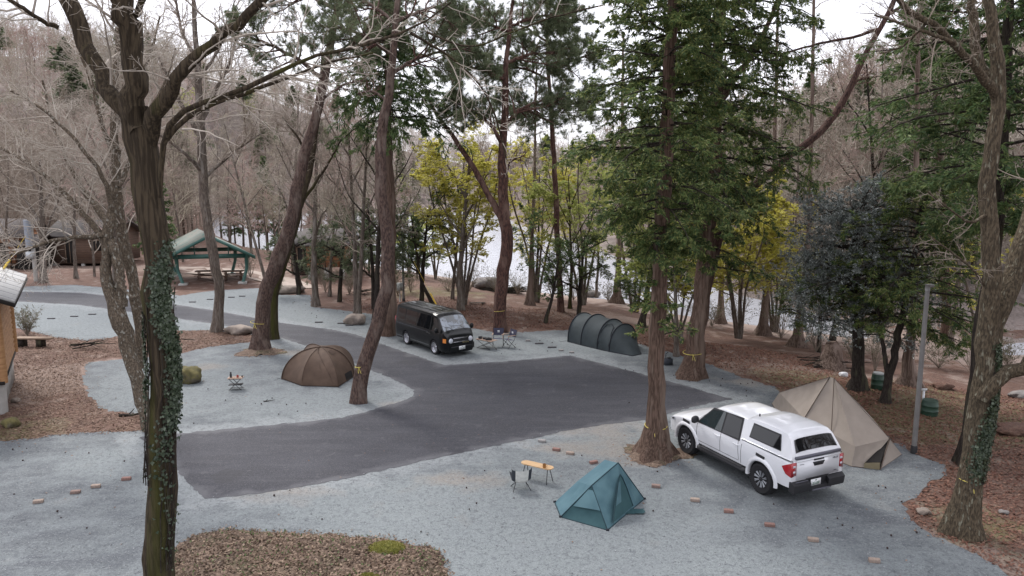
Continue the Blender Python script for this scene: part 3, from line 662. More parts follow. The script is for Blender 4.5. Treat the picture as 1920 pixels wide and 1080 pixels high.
T10 = handmade('pine_tree', 'tall red pine forking into two reddish stems, growing behind the two folding chairs', 38.4,
 [[(938,622,28),(937,600,24),(937,570,25),(941,530,26),(948,490,27),(951,455,26),(947,420,24),(942,380,22),(940,330,20),(941,280,18),(946,240,17),(950,200,15),(946,160,13),(948,120,11),(955,60,9),(962,0,7)],
  [(948,425,16),(932,395,14),(915,365,13),(897,330,12),(878,298,11),(860,272,10),(845,250,9),(825,222,8),(808,195,7),(797,170,5)]], B_pinr, 18,
 limbs=[[(941,270,10),(925,240,8,-.5),(895,210,6,-1),(850,190,4,-1)],[(946,235,9),(975,205,7,.5),(1010,190,5,1),(1050,180,3,1)],[(947,150,8),(900,130,6,-1),(850,120,4,-1)],[(948,120,8),(1000,100,6,1),(1060,100,3,1)],[(955,60,7),(905,40,5),(860,35,3)],[(955,50,7),(1000,30,5),(1050,30,3)],[(943,330,6),(960,300,4),(985,290,3)],[(826,223,5),(850,215,4),(870,225,2)]],
 twig=both(piney((2,3,4,5,6,7), n1=18, L=2.5, n2=8, n3=6, k=20, ln=.2, w=.013, t0=.2), bare((1,8,9), .9, 9, 5, 3, rmin=.012, rmax=.03, t0=.35)), tw_mat=B_pinr, leaf=L_pine, lobes=.3)
T12 = handmade('conifer_tree', 'big straight conifer in the centre beside the white pickup, flared base and yellow cord', 21.0,
 [[(1228,858,84),(1228,842,68),(1229,820,56),(1230,800,46),(1230,760,39),(1230,700,34),(1233,600,32),(1237,500,30),(1242,400,31),(1247,300,29),(1252,200,27),(1258,100,25),(1263,0,23),(1268,-80,21)]], B_cedr, 19,
 twig=both(conifer(6.0, 19., 2.8, 150, sp=(.12,.03), k=20, droop=-.07, gr=.25, n2=10, n3=6, lowfac=.4, lenp=.4), conifer(3.7, 6.2, 1.1, 14, sp=(.13,.04), k=9, n2=6, n3=4, lowfac=1, lenp=.1)), tw_mat=B_dark, leaf=L_hino, lobes=.45, k=26)
T13 = handmade('conifer_tree', 'second big conifer, thick based, between the pickup and the dark green tent', 29.6,
 [[(1295,702,60),(1297,688,45),(1303,655,38),(1309,615,35),(1316,560,34),(1323,500,35),(1329,430,34),(1334,360,32),(1339,280,30),(1343,200,27),(1347,100,24),(1352,0,20),(1356,-90,17)]], B_cedr, 20,
 limbs=[[(1343,200,16),(1375,150,14,1),(1410,100,12,1.5),(1445,40,10,2),(1470,-30,8,2)]],
 twig=both(conifer(7.0, 24., 4.3, 185, sp=(.15,.038), k=20, droop=-.08, gr=.25, n2=10, n3=6, lowfac=.6, lenp=.4), conifer(4.6, 7.8, 2.4, 24, sp=(.18,.05), k=10, n2=8, n3=5, lenp=.1)), tw_mat=B_dark, leaf=L_hino, lobes=.4, k=22)
T13b = handmade('pine_tree', 'red barked pine behind the conifers, its long bare stem leaning far out to the right', 31.6,
 [[(1302,680,30),(1312,620,22),(1322,560,21),(1335,480,21),(1352,430,20),(1375,390,18),(1406,358,17),(1438,325,16),(1475,296,15),(1510,272,15),(1545,247,15),(1572,218,15),(1588,180,14),(1602,140,12),(1622,100,11),(1645,60,10),(1668,25,11),(1690,-20,9),(1700,-90,6)]], bark('bark_brown_pine', (.1,.058,.048), (.045,.028,.025), (.13,.085,.07), sc3=1.2, st=.3, sc=9), 21,
 limbs=[[(1648,55,8),(1600,70,6,.5),(1540,80,5,1),(1470,100,4,1),(1420,115,3,1)],[(1668,25,8),(1710,0,6),(1760,-20,4)],[(1593,165,5),(1610,150,4),(1630,145,3)]],
 twig=both(bare((1,3), 1., 9, 5, 4, rmin=.009, rmax=.02, t0=.2), piney((2,), n1=10, L=1.2, n2=6, n3=4, k=12, t0=.2)), tw_mat=B_pinr, leaf=L_pine, lobes=.2)
g = gt(1052, 584)
handmade('pine_tree', 'slim pine with broad dark needle layers high above the tunnel tent', g[1], [[(1052,584,15),(1050,520,12),(1044,420,12),(1040,320,11),(1034,230,10),(1030,150,8),(1026,60,7),(1024,-40,4)]], B_pinr, 29,
 limbs=[[(1034,230,6),(1000,210,5,-.5),(950,205,3,-1)],[(1033,215,6),(1070,195,5,.5),(1110,190,3,1)],[(1030,150,6),(990,130,5,-.5),(930,120,3,-1)],[(1029,140,6),(1070,115,4,.5),(1110,100,3,1)],[(1027,80,5),(985,50,4,-.5),(930,40,2,-1)],[(1026,60,5),(1070,30,3,.5)]],
 twig=piney((1,2,3,4,5,6), n1=16, L=2.4, n2=8, n3=6, k=18, ln=.2, w=.014, t0=.15), tw_mat=B_pinr, leaf=L_pine, lobes=.2, k=12)
# ---- right foreground
B_lic2 = bark('bark_mossy_lichen', (.12,.095,.065), (.06,.048,.034), (.22,.21,.16), sc3=5.5, t3=(.6,.68), st=.3)
T14 = handmade('broadleaf_tree', 'large leafless tree in the right foreground, lichen above and ivy on the lower trunk', 16.2,
 [[(1804,998,86),(1806,975,66),(1813,930,51),(1823,880,47),(1833,820,47),(1841,750,48),(1847,690,46),(1851,630,41),(1853,560,35),(1856,480,34),(1855,400,31),(1852,330,29),(1860,270,29),(1874,210,28),(1877,160,28),(1868,100,26),(1858,50,22),(1850,0,20),(1840,-70,16)]], B_lic2, 22,
 limbs=[[(1877,190,24),(1852,155,22,.2),(1838,120,20,.4),(1828,70,19,.5),(1820,10,18,.6),(1815,-60,14,.6)],
  [(1866,180,20),(1840,138,18,-.3),(1808,102,16,-.5),(1770,60,15,-.8),(1730,38,14,-1),(1695,12,12,-1),(1670,-10,9,-1),(1640,-60,6,-1)],
  [(1842,745,40,-.1),(1860,725,36,-.2),(1885,708,33,-.3),(1910,690,32,-.4),(1945,670,30,-.5),(2000,610,26,-.5),(2050,500,20,-.5),(2080,350,14,-.5)],
  [(1856,650,40,.1),(1872,590,38,.2),(1890,535,40,.3),(1912,480,44,.4),(1935,420,46,.5),(1960,330,40,.5),(1980,200,32,.5),(1990,60,24,.5)],
  [(1790,78,9,-.7),(1760,70,8,-.9),(1700,48,6,-1),(1640,28,4,-1.2)],
  [(1740,40,8,-1),(1720,60,6,-.6),(1690,90,4,-.4),(1650,100,3,-.3)],
  [(1853,400,8),(1820,420,6,-.5),(1790,400,4,-.8),(1740,360,3,-1)],
  [(1850,540,7),(1820,500,5,-.5),(1780,470,4,-1),(1740,440,3,-1)]],
 twig=both(bare((1,2,5,6), 1.2, 9, 5, 4, rmin=.005, rmax=.016, t0=.2, up=.1), bare((7,8), .9, 9, 4, 3, rmin=.005, rmax=.01, t0=.2, up=-.1), bare((3,4), 1.6, 8, 5, 3, rmin=.006, rmax=.02, t0=.4)), tw_mat=B_twig, k=26, lobes=.15)
T15 = handmade('conifer_tree', 'tall dark evergreen standing right behind the lichen covered tree at the right edge', 20.3,
 [[(1812,872,44),(1818,820,34),(1824,760,32),(1834,680,30),(1846,600,30),(1858,500,28),(1868,400,27),(1876,300,26),(1883,200,24),(1888,100,22),(1892,0,20),(1896,-80,18)]], B_dark, 23,
 twig=conifer(6.6, 20., 3.8, 100, sp=(.16,.04), k=18, droop=-.06, n2=9, n3=5, lenp=.35, lowfac=.5), tw_mat=B_dark, leaf=L_ceda, lobes=.3, k=16)
T16t = [(1607,728,38),(1608,705,26),(1609,660,23),(1609,600,22),(1607,540,20),(1604,480,16),(1600,430,11),(1598,390,7)]
def holly(rg, lp, cr, lf):
    lim = stack_paths([lp[0]])
    Q, R = grow(rg, *lim, 110, 3.1, t0=.3, t1=1, ang=(50, 95), up=.1, wig=.14, n=7, rmax=.035, rr=.6, lr=.35); cr.tubes(Q, R, 4)
    Q2, R2 = grow(rg, Q, R, 8, -.5, t0=.3, wig=.2, n=5, rmax=.012); cr.tubes(Q2, R2, 3)
    Q3, R3 = grow(rg, Q2, R2, 5, -.5, t0=.2, wig=.2, n=3, rmax=.005)
    sprays(rg, lf, Q3, 18, .085, .037, spread=1.3, flat=.8, droop=-.1); sprays(rg, lf, Q2, 8, .085, .035, spread=1.3, flat=.8)
T16 = handmade('evergreen_tree', 'rounded bluish dark evergreen with glossy small leaves behind the beige tent', 28.0, [T16t], B_dark, 24, twig=holly, tw_mat=B_dark, leaf=L_holl, lobes=.5)
T17 = handmade('evergreen_tree', 'forked dark trunk with green layered boughs beside the green barrel and the grey pole', 26.3,
 [[(1660,752,26),(1662,735,17),(1668,700,16),(1678,660,15),(1688,610,14),(1700,560,12),(1712,500,10),(1720,440,8),(1728,380,5)],
  [(1664,722,11),(1662,690,10),(1657,655,9),(1650,620,7),(1645,570,6)]], B_dark, 25,
 twig=conifer(2.7, 8.2, 3.6, 70, sp=(.14,.035), k=18, droop=-.05, n2=9, n3=5, lenp=.3, lowfac=.6), tw_mat=B_dark, leaf=L_hino, lobes=.3)
T18 = handmade('conifer_tree', 'green conifer with wide level boughs on the slope beyond the bluish evergreen', 38.5,
 [[(1775,640,22),(1774,560,18),(1770,480,16),(1766,400,15),(1762,320,14),(1758,240,12),(1754,160,9),(1750,80,6)]], B_cedr, 26,
 twig=conifer(7.6, 17., 4.4, 60, sp=(.25,.06), k=12, droop=-.07, n2=9, n3=5, lenp=.35, lowfac=.7), tw_mat=B_dark, leaf=L_ceda, lobes=.3)
# ---- shore trees with flared bases
def shore(px, py, w, top, label, seed, lean=0, leafs=None, z0=6., zt=16., ln=2.0, nm='cypress_tree'):
    g = gt(px, py); w *= .82; pts = [(px, py, w*1.9), (px+lean*.03, py-8, w*1.5), (px+lean*.08, py-25, w*1.15), (px+lean*.18, py-55, w*.85), (px+lean*.4, py-120, w*.66), (px+lean*.7, py-220, w*.55), (px+lean, top, w*.3)]
    return handmade(nm, label, g[1], [pts], B_cypr, seed, twig=leafs or bare((0,), ln, 26, 5, 4, rmin=.012, rmax=.03, t0=.35, up=.05), tw_mat=B_twig, lobes=.5, k=18)
shore(1429, 628, 20, -40, 'flared cypress trunk on the shore, backed by water, left of the bluish evergreen', 31, 30)
shore(1494, 650, 22, -60, 'flared cypress trunk almost touching the left side of the bluish evergreen', 32, 34)
shore(1157, 568, 17, 60, 'flared cypress trunk at the water edge behind the dark green tunnel tent', 33, 12)
shore(1350, 606, 15, 100, 'short flared trunk at the water edge seen between the second conifer and the yellow maple', 34, 10)
shore(1702, 722, 30, 20, 'broad flared cypress trunk behind the grey pole and the green barrels', 35, 20)
shore(992, 572, 14, 120, 'dark red trunk on the leafy bank right behind the tall red pine', 36, 14)
# ---- more trunks of the middle distance: (label, base x, base y, width, mid dx, mid dy, top x, top y, bark, twig length, leaf kind, kind of tree)
MID = [
 ('grey tree with a swollen base at the corner of the far gravel pad', 592, 574, 17, -4, -90, 596, 210, B_grey, 2.4, 0),
 ('slim leaning tree left of the orange sided cabin', 565, 548, 13, -18, -70, 560, 180, B_grey, 2.2, 0),
 ('pale double stemmed tree behind the far tan boulder', 668, 592, 13, -2, -120, 650, 190, B_grey, 2.4, 0),
 ('thin grey tree growing from the tan boulder left of the black van', 672, 597, 12, 6, -130, 690, 220, B_grey, 2.2, 0),
 ('dark stem between the S shaped pine and the tan boulder', 704, 600, 15, 4, -90, 716, 250, B_dark, 1.8, 0),
 ('slender tree by the lamp post behind the black van', 728, 560, 9, 5, -80, 745, 300, B_dark, 2.0, 0),
 ('grey trunk with an old nesting board behind the black van', 864, 582, 17, -3, -60, 880, 300, B_grey, 2.0, 1),
 ('dark twisted tree on the shore left of the yellow maple', 812, 572, 10, -22, -40, 770, 400, B_dark, 1.6, 2),
 ('small dark tree on the red leaf litter left of the tunnel tent', 1022, 606, 9, 14, -50, 1050, 470, B_dark, 1.4, 2),
 ('mossy slim trunk behind the small dark tree, near the tunnel tent', 1068, 578, 9, 4, -70, 1066, 330, B_moss, 1.9, 3),
 ('leaning twin stemmed tree on the bank right of the tunnel tent', 1203, 612, 16, 14, -70, 1222, 330, B_dark, 2.2, 3),
 ('short forked tree at the pad edge right of the central conifer', 1268, 668, 13, 0, -60, 1262, 420, B_grey, 1.7, 3),
 ('grey trunk far left beside the utility pole', 82, 530, 18, -2, -60, 75, 300, B_grey, 2.6, 0),
 ('dark trunk in front of the brown lodge', 143, 522, 9, -4, -50, 140, 260, B_grey, 2.4, 0),
 ('grey trunk left of the green roofed shelter', 218, 560, 18, -4, -80, 205, 260, B_grey, 2.6, 0),
 ('pale thin tree at the shelter gable', 500, 538, 8, -30, -110, 420, 230, B_grey, 2.2, 0),
 ('bare tree on the bank at the foot of the far pad', 618, 556, 8, 3, -80, 640, 280, B_grey, 2.3, 0),
 ('slender bare tree between lamp post and red pine', 848, 560, 8, 8, -90, 872, 280, B_grey, 2.0, 1),
 ('slim trunk at the shore behind the stacked brush', 1003, 556, 8, 6, -80, 1012, 320, B_dark, 2.0, 1),
 ('small tree at the water edge behind the tunnel tent', 1118, 558, 7, 4, -70, 1124, 340, B_grey, 2.0, 3),
 ('bare tree on the bank right of the second conifer', 1480, 612, 9, 8, -120, 1500, 240, B_grey, 2.5, 0),
 ('dark leaning trunk on the slope behind the bluish evergreen', 1560, 640, 13, 40, -160, 1680, 190, B_dark, 2.3, 0),
 ('upright dark trunk on the right slope', 1650, 640, 13, -4, -170, 1625, 120, B_dark, 2.6, 0),
 ('bare trunk on the right slope behind the lichen covered tree', 1780, 660, 13, 20, -150, 1790, 150, B_grey, 2.6, 0)]
for i, (lab, bx, by, w, dx, dyy, tx, ty, bk, tl, lk) in enumerate(MID):
    g = gt(bx, by); w *= .8; pts = [(bx, by, w*1.5), (bx+dx*.1, by+dyy*.2, w*1.05), (bx+dx*.6, by+dyy*.6, w*.95), (bx+dx, by+dyy, w*.85), ((bx+dx+tx)/2, (by+dyy+ty)/2, w*.6), (tx, ty, w*.25)]
    rgm = random.Random(i*7+1)
    li = []
    for q in range(4):
        t = .35+.13*q; s = (-1)**(q+i)*rgm.uniform(35, 75); yy = by+(ty-by)*t; xx = np.interp(yy, [ty, by+dyy, by], [tx, bx+dx, bx])
        li.append([(xx, yy, w*.42), (xx+s*.4, yy-rgm.uniform(30, 50), w*.3, rgm.uniform(-.5, .5)), (xx+s*.8, yy-rgm.uniform(60, 90), w*.2, rgm.uniform(-1, 1)), (xx+s*1.1, yy-rgm.uniform(90, 140), w*.1, rgm.uniform(-1.5, 1.5))])
    if lk == 0: tw, tm, lf = bare((0,1,2,3,4), tl*1.1, 13, 7, 5, rmin=.010, rmax=.03, t0=.3, up=.15), (B_twig, B_twgl, B_twgp, B_twgt)[i % 4], None
    elif lk == 1: tw, tm, lf = leafy((0,1,2,3,4), n1=10, L=tl, n2=7, n3=5, k=11, sp=(.12,.075)), B_twig, L_mapl
    elif lk == 2: tw, tm, lf = leafy((0,1,2,3,4), n1=8, L=tl, n2=6, n3=4, k=9, sp=(.11,.05), flat=.8, fl2=.6), B_dark, L_ceda
    else: tw, tm, lf = leafy((0,1,2,3,4), n1=10, L=tl, n2=7, n3=5, k=10, sp=(.12,.07), flat=.5, fl2=.3), B_twig, L_mapg
    handmade('broadleaf_tree' if lk != 2 else 'evergreen_tree', lab, g[1], [pts], bk, 60+i, limbs=li, twig=tw, tw_mat=tm, leaf=lf, k=10, lobes=.2)
for i, (px, py, Hp, lab) in enumerate([(636, 566, 150, 'soft grey green evergreen beside the orange boarded cabin'), (702, 580, 190, 'soft grey green evergreen left of the lamp post'), (790, 566, 170, 'grey green evergreen on the bank right of the lamp post'), (560, 552, 120, 'small evergreen behind the thick curved pine'), (1085, 590, 150, 'green leaved bush tree on the leaf litter behind the tunnel tent'), (1230, 640, 190, 'evergreen undergrowth behind the central conifer'), (1535, 660, 170, 'dark evergreen undergrowth left of the bluish evergreen')]):
    g = gt(px, py); sp_ = (-1)**i*12
    handmade('evergreen_tree', lab, g[1], [[(px, py, 10), (px+sp_*.3, py-Hp*.4, 8), (px+sp_, py-Hp, 3)]], B_dark, 90+i, limbs=[[(px+sp_*.3*(k+1)/3, py-Hp*(.3+.15*k), 5), (px+s*25, py-Hp*(.4+.15*k), 3.5, s*.5), (px+s*52, py-Hp*(.48+.15*k), 2, s)] for k, s in enumerate((-1, 1, -1, 1))],
      twig=leafy((0,1,2,3,4), n1=9, L=1.6, n2=7, n3=5, k=11, sp=(.14,.03), flat=.6, fl2=.5), tw_mat=B_dark, leaf=L_pine if i < 4 else L_hino, k=8, lobes=.2)
# ---- multi stemmed maples with fresh yellow leaves
def maple(px, py, stems, Hpx, spread, label, seed, leafm, k=8, n1=9, L=2.0, flat=.25):
    g = gt(px, py); rr = random.Random(seed); T = []
    for i in range(stems):
        s = (i/(max(1, stems-1))-.5)*2; e = rr.uniform(-2.5, 2.5)
        T.append([(px+s*4, py, 8), (px+s*8, py-30, 5.5, e*.1), (px+s*spread*.3+rr.uniform(-6, 6), py-Hpx*.35, 4.5, e*.4), (px+s*spread*.65+rr.uniform(-10, 10), py-Hpx*.65, 3.2, e*.7), (px+s*spread+rr.uniform(-10, 10), py-Hpx*rr.uniform(.85, 1.05), 2, e)])
    return handmade('maple_tree', label, g[1], T, B_grey, seed, twig=leafy(tuple(range(stems)), n1=n1, L=L, n2=8, n3=5, k=int(k*2.2), sp=(.095,.055), t0=.3, flat=flat), tw_mat=B_twig, leaf=leafm, k=8)
maple(868, 572, 6, 290, 80, 'many stemmed maple with fresh yellow leaves left of the tall red pine', 41, L_mapl, k=8)
maple(1092, 572, 5, 320, 75, 'many stemmed maple with sparse yellow green leaves behind the dark green tunnel tent', 42, L_mapg, k=7)
maple(1005, 566, 4, 290, 60, 'yellow leaved maple on the bank between the red pine and the tunnel tent', 43, L_mapl, k=6)
maple(1385, 634, 5, 290, 62, 'bright yellow green maple with layered boughs right of the second conifer', 44, L_mapl, k=14, n1=18, flat=.1, L=2.6)
maple(1452, 622, 4, 250, 45, 'yellow maple at the water edge in front of the flared cypresses', 45, L_mapl, k=12, n1=16, flat=.1, L=2.4)
maple(1272, 640, 4, 220, 60, 'small yellow green maple half hidden behind the central conifer', 46, L_mapl, k=9, flat=.2)
maple(1835, 640, 3, 300, 70, 'yellow green maple on the slope behind the lichen covered tree', 47, L_mapl, k=8)
maple(1190, 585, 3, 260, 50, 'olive leaved maple at the shore left of the central conifer', 48, L_mapg, k=8)
# ---- prototypes for the woods across the lake and on the hillsides
def proto_bare(seed, Hh, tw, bk, dens=1.3, w=.11):
    rg = np.random.RandomState(seed); tr = MB(); cr = MB()
    P = np.array([(0, 0, -.4), (rg.uniform(-.2, .2), rg.uniform(-.2, .2), Hh*.3), (rg.uniform(-.6, .6), rg.uniform(-.6, .6), Hh*.65), (rg.uniform(-.8, .8), rg.uniform(-.8, .8), Hh)])
    P, R = resample(P, [w*1.2, w, w*.6, .02], 12); rough_tube(tr, P, R, 7, rg)
    Q, RR = grow(rg, P[None], R[None], int(13*dens), Hh*.42, t0=.2, ang=(35, 70), up=.25, wig=.13, n=7, rmax=.09, rt=.25, lr=.6); cr.tubes(Q, RR, 5)
    Q2, R2 = grow(rg, Q, RR, 8, -.5, t0=.2, up=.25, wig=.12, n=5, rmax=.04, rt=.4); cr.tubes(Q2, np.maximum(R2, .016), 3)
    Q3, R3 = grow(rg, Q2, R2, 7, -.5, t0=.15, up=.2, wig=.16, n=4, rmax=.02); cr.tubes(Q3, np.maximum(R3, .014), 3)
    return tr, cr, MB(), bk, tw, None
def proto_conifer(seed, Hh, w, lf_m, ln=2.6, zlo=.2):
    rg = np.random.RandomState(seed); tr = MB(); cr = MB(); lf = MB()
    P, R = resample([(0, 0, -.4), (.1, 0, Hh*.5), (0, .1, Hh)], [w, w*.6, .03], 12); rough_tube(tr, P, R, 8, rg)
    conifer(Hh*zlo, Hh*.98, ln, 70, sp=(.34,.1), k=10, n2=7, n3=3, lenp=.8)(rg, [(P, R)], cr, lf); return tr, cr, lf, B_cedr, B_dark, lf_m
def proto_maple(seed, Hh, lf_m):
    rg = np.random.RandomState(seed); tr = MB(); cr = MB(); lf = MB(); lp = []
    for i in range(4):
        a = i*1.6+rg.uniform(0, 1); P, R = resample([(0, 0, -.3), (.3*cos(a), .3*sin(a), Hh*.3), (1.1*cos(a), 1.1*sin(a), Hh*.65), (1.9*cos(a), 1.9*sin(a), Hh)], [.12, .1, .06, .02], 10)
        rough_tube(tr, P, R, 6, rg); lp.append((P, R))
    leafy((0,1,2,3), n1=8, L=2.2, n2=6, n3=3, k=8, sp=(.2,.13))(rg, lp, cr, lf); return tr, cr, lf, B_grey, B_twig, lf_m
PR = {}
def proto(key, label, parts, group, name):
    tr, cr, lf, bk, tw, lm = parts
    PR[key] = [put(name, label, (0, 0, 0), [('trunk', tr, bk), ('branches', cr, tw), ('foliage', lf, lm)], group), False]
G1 = 'trees on the far hillsides'
proto('g1', 'leafless grey tree in the woods across the lake and on the hills', proto_bare(1, 12, B_twig, B_grey), G1, 'broadleaf_tree')
proto('g2', 'leafless grey tree in the woods across the lake and on the hills', proto_bare(2, 14, B_twig, B_grey, 1.2), G1, 'broadleaf_tree')
proto('l1', 'leafless pale tree in the woods across the lake and on the hills', proto_bare(3, 11, B_twgl, B_grey), G1, 'broadleaf_tree')
proto('p1', 'leafless pinkish tree in the woods across the lake and on the hills', proto_bare(4, 9, B_twgp, B_grey, 1.3), G1, 'broadleaf_tree')
proto('t1', 'leafless tan tree in the woods across the lake and on the hills', proto_bare(5, 12, B_twgt, B_grey), G1, 'broadleaf_tree')
proto('c1', 'dark conifer in the woods on the far hillsides', proto_conifer(6, 13, .2, L_ceda, 2.8), G1, 'conifer_tree')
proto('k1', 'tall bare trunked pine with a small green top in the far woods', proto_conifer(7, 14, .2, L_pine, 3.2, zlo=.62), G1, 'pine_tree')
proto('m1', 'yellow green maple in the far woods', proto_maple(8, 7, L_mapg), G1, 'maple_tree')
def plant(key, x, y, s, rz):
    r, used = PR[key]
    o = r if not used else copy_tree(r)
    PR[key][1] = True
    o.location = (x, y, gz(x, y)-.1); o.rotation_euler = (0, 0, rz); o.scale = (s, s, s); return o
rr = random.Random(77)
def pick(w):
    return rr.choices(list(w), list(w.values()))[0]
cnt = 0
# rings behind the far shore: more trees close to the water, all within view
for (d0, d1, n) in ((0, 12, 70), (12, 40, 95), (40, 98, 100)):
    k = 0
    while k < n:
        px = rr.uniform(-60, 1990); dd = rr.uniform(d0, d1)
        f = float(np.interp(px, PXF, YF)); near = float(np.interp(px, PXN, YN)); lake = f-near > 4
        y = (f if lake else 100)+1+dd; x = (px-960)/CF*y
        if px > 1450 or px < 430:
            w = {'g1':3,'g2':3,'l1':2,'p1':1.5,'t1':2,'c1':.8,'k1':.5,'m1':.35}
        elif px < 760: w = {'g1':3,'g2':1,'l1':1,'p1':5,'t1':1,'c1':.8,'k1':.4,'m1':.2}
        else: w = {'g1':2,'g2':2,'l1':1,'p1':1,'t1':2,'c1':1.2,'k1':.6,'m1':1}
        plant(pick(w), x, y, rr.uniform(.75, 1.25), rr.uniform(0, 6.28)); k += 1; cnt += 1
# woods of the left bank between the cabins and the hill
for px, y, key, s in [(20,72,'g1',1),(-60,70,'t1',1),(110,76,'l1',.9),(160,70,'g2',1),(250,74,'g1',1.1),(300,80,'p1',1.2),(340,70,'t1',.9),(60,86,'g2',1),(200,88,'l1',1.1),(120,95,'p1',1),(280,92,'c1',1),(360,90,'g1',1),(470,78,'p1',1.1),(430,84,'g1',1),(520,76,'t1',.9),(390,76,'l1',.9),(-40,84,'k1',1.2),(10,60,'g1',.9),(300,64,'c1',.7),(345,98,'k1',1),(170,60,'l1',.8),(620,72,'g1',.8),(500,92,'c1',.9),(590,80,'p1',.9),(640,64,'c1',.55),(690,62,'c1',.5),(780,60,'c1',.45)]:
    plant(key, (px-960)/CF*y, y, s, rr.uniform(0, 6.28)); cnt += 1
for px, dd, key, s_ in [(505,20,'k1',1.2),(530,35,'c1',.8),(470,45,'k1',1.3),(560,50,'c1',.8),(610,30,'k1',1.1),(590,75,'c1',.9),(640,60,'k1',1.2),(400,60,'c1',.8),(690,40,'c1',.8),(940,30,'c1',.7),(980,45,'k1',1.),(1090,40,'c1',.8),(1000,15,'m1',1.1),(930,10,'m1',1),(1080,12,'m1',1.1),(760,14,'m1',1),(1250,14,'m1',1),(1560,30,'c1',.7),(1690,40,'k1',1.),(20,60,'k1',1.2),(250,70,'c1',.9),(150,50,'k1',1.2),(1850,40,'k1',1),(1760,14,'m1',1.1),(1830,20,'m1',1.1),(1650,25,'m1',.9),(50,30,'m1',.8)]:
    f = float(np.interp(px, PXF, YF)); nr_ = float(np.interp(px, PXN, YN)); y = (f if f-nr_ > 4 else 100)+dd; plant(key, (px-960)/CF*y, y, s_, rr.uniform(0, 6.28)); cnt += 1
for i, (x, y, key, s_) in enumerate([(-14,-9,'g2',1.1),(-7,-14,'g1',1.2),(-1,-11,'t1',1.2),(5,-15,'g2',1.2),(11,-10,'g1',1.1),(17,-14,'l1',1.2),(22,-7,'g2',1.1),(-20,-15,'g1',1.2),(1,-22,'g2',1.4),(-10,-24,'g1',1.3),(12,-23,'c1',1.2),(24,4,'g1',1.1),(21,13,'g2',1.1),(25,10,'g1',1.2),(29,15,'g2',1.1),(19,8.5,'g1',1.2),(34,12,'g2',1.3),(23,16,'t1',1.2)]): plant(key, x, y, s_, rr.uniform(0, 6.28))  # unseen trees behind and right of the camera, added for reflections in vehicle glass
for px, y, key, s_ in [(430,88,'p1',1),(455,92,'p1',1.1),(485,90,'p1',.9),(515,86,'p1',1),(545,84,'g1',.8),(575,82,'p1',.9),(605,80,'t1',.8),(640,77,'g1',.8),(675,74,'t1',.8),(415,98,'g1',1.1),(500,80,'t1',.7),(440,94,'c1',.6),(470,90,'t1',.8),(530,90,'c1',.6),(560,78,'p1',.8),(590,86,'c1',.6),(620,83,'g1',.9),(655,70,'c1',.45),(720,68,'p1',.7),(740,71,'c1',.5),(765,68,'m1',.8),(815,64,'m1',.7)]: plant(key, (px-960)/CF*y, y, s_, rr.uniform(0, 6.28)); cnt += 1
# woods close behind the right bank
for px, y, key, s in [(1560,48,'g1',1.1),(1610,53,'l1',1),(1680,50,'g2',1),(1750,49,'t1',1.1),(1830,50,'g1',1),(1900,48,'l1',1),(1540,60,'g2',1),(1960,50,'g1',1.1),(1650,60,'p1',1.2),(1720,58,'t1',1),(1800,60,'g2',1.1),(1880,58,'c1',.8),(1480,56,'t1',1),(1590,66,'l1',1.2),(1500,70,'g1',1.1)]:
    plant(key, (px-960)/CF*y, y, s, rr.uniform(0, 6.28)); cnt += 1
def far_woods(name, label, n, m, d0, d1, pxr, seed, Hr=(8, 13), cond=None):
    rg = np.random.RandomState(seed); px = rg.uniform(pxr[0], pxr[1], n*2); f = np.interp(px, PXF, YF); nr = np.interp(px, PXN, YN); y = np.where(f-nr > 4, f, 100)+2+rg.uniform(0, 1, n*2)**.8*(d1-d0)+d0; x = (px-960)/CF*y
    k = cond(px, y) if cond else np.ones(n*2, bool); x = x[k][:n]; y = y[k][:n]; n = len(x); z = height(x, y); Hh = rg.uniform(Hr[0], Hr[1], n)
    t = np.linspace(0, 1, 5); P = np.stack([x[:, None]+t*rg.normal(0, .6, (n, 1)), y[:, None]+t*rg.normal(0, .6, (n, 1)), z[:, None]-.3+t*Hh[:, None]], 2); R = .075*np.linspace(1, .2, 5)[None]*np.ones((n, 1)); mb = MB(); mb.tubes(P, R, 4)
    Q, RR = grow(rg, P, R, 12, -.45, t0=.2, ang=(35, 75), up=.2, wig=.16, n=4, rmax=.045, rt=.4); mb.tubes(Q, RR, 3)
    Q2, R2 = grow(rg, Q, RR, 11, -.55, t0=.1, up=.12, wig=.25, n=3, rmax=.025); mb.tubes(Q2, np.maximum(R2, .022), 3)
    o = mb.build(name, m); tag(o, kind='stuff')
far_woods('far_woods', '', 420, B_twgp, 0, 100, (-150, 2000), 301); far_woods('far_woods', '', 380, B_twgl, 0, 110, (-150, 2000), 302); far_woods('far_woods', '', 380, B_twgt, 5, 115, (-150, 2000), 303)
far_woods('far_woods', '', 200, B_twig, -28, 10, (-200, 440), 304); far_woods('far_woods', '', 260, B_twgt, 85, 165, (-200, 700), 306); far_woods('far_woods', '', 220, B_twgl, 0, 25, (1380, 2000), 305)
print('woodland trees', cnt)
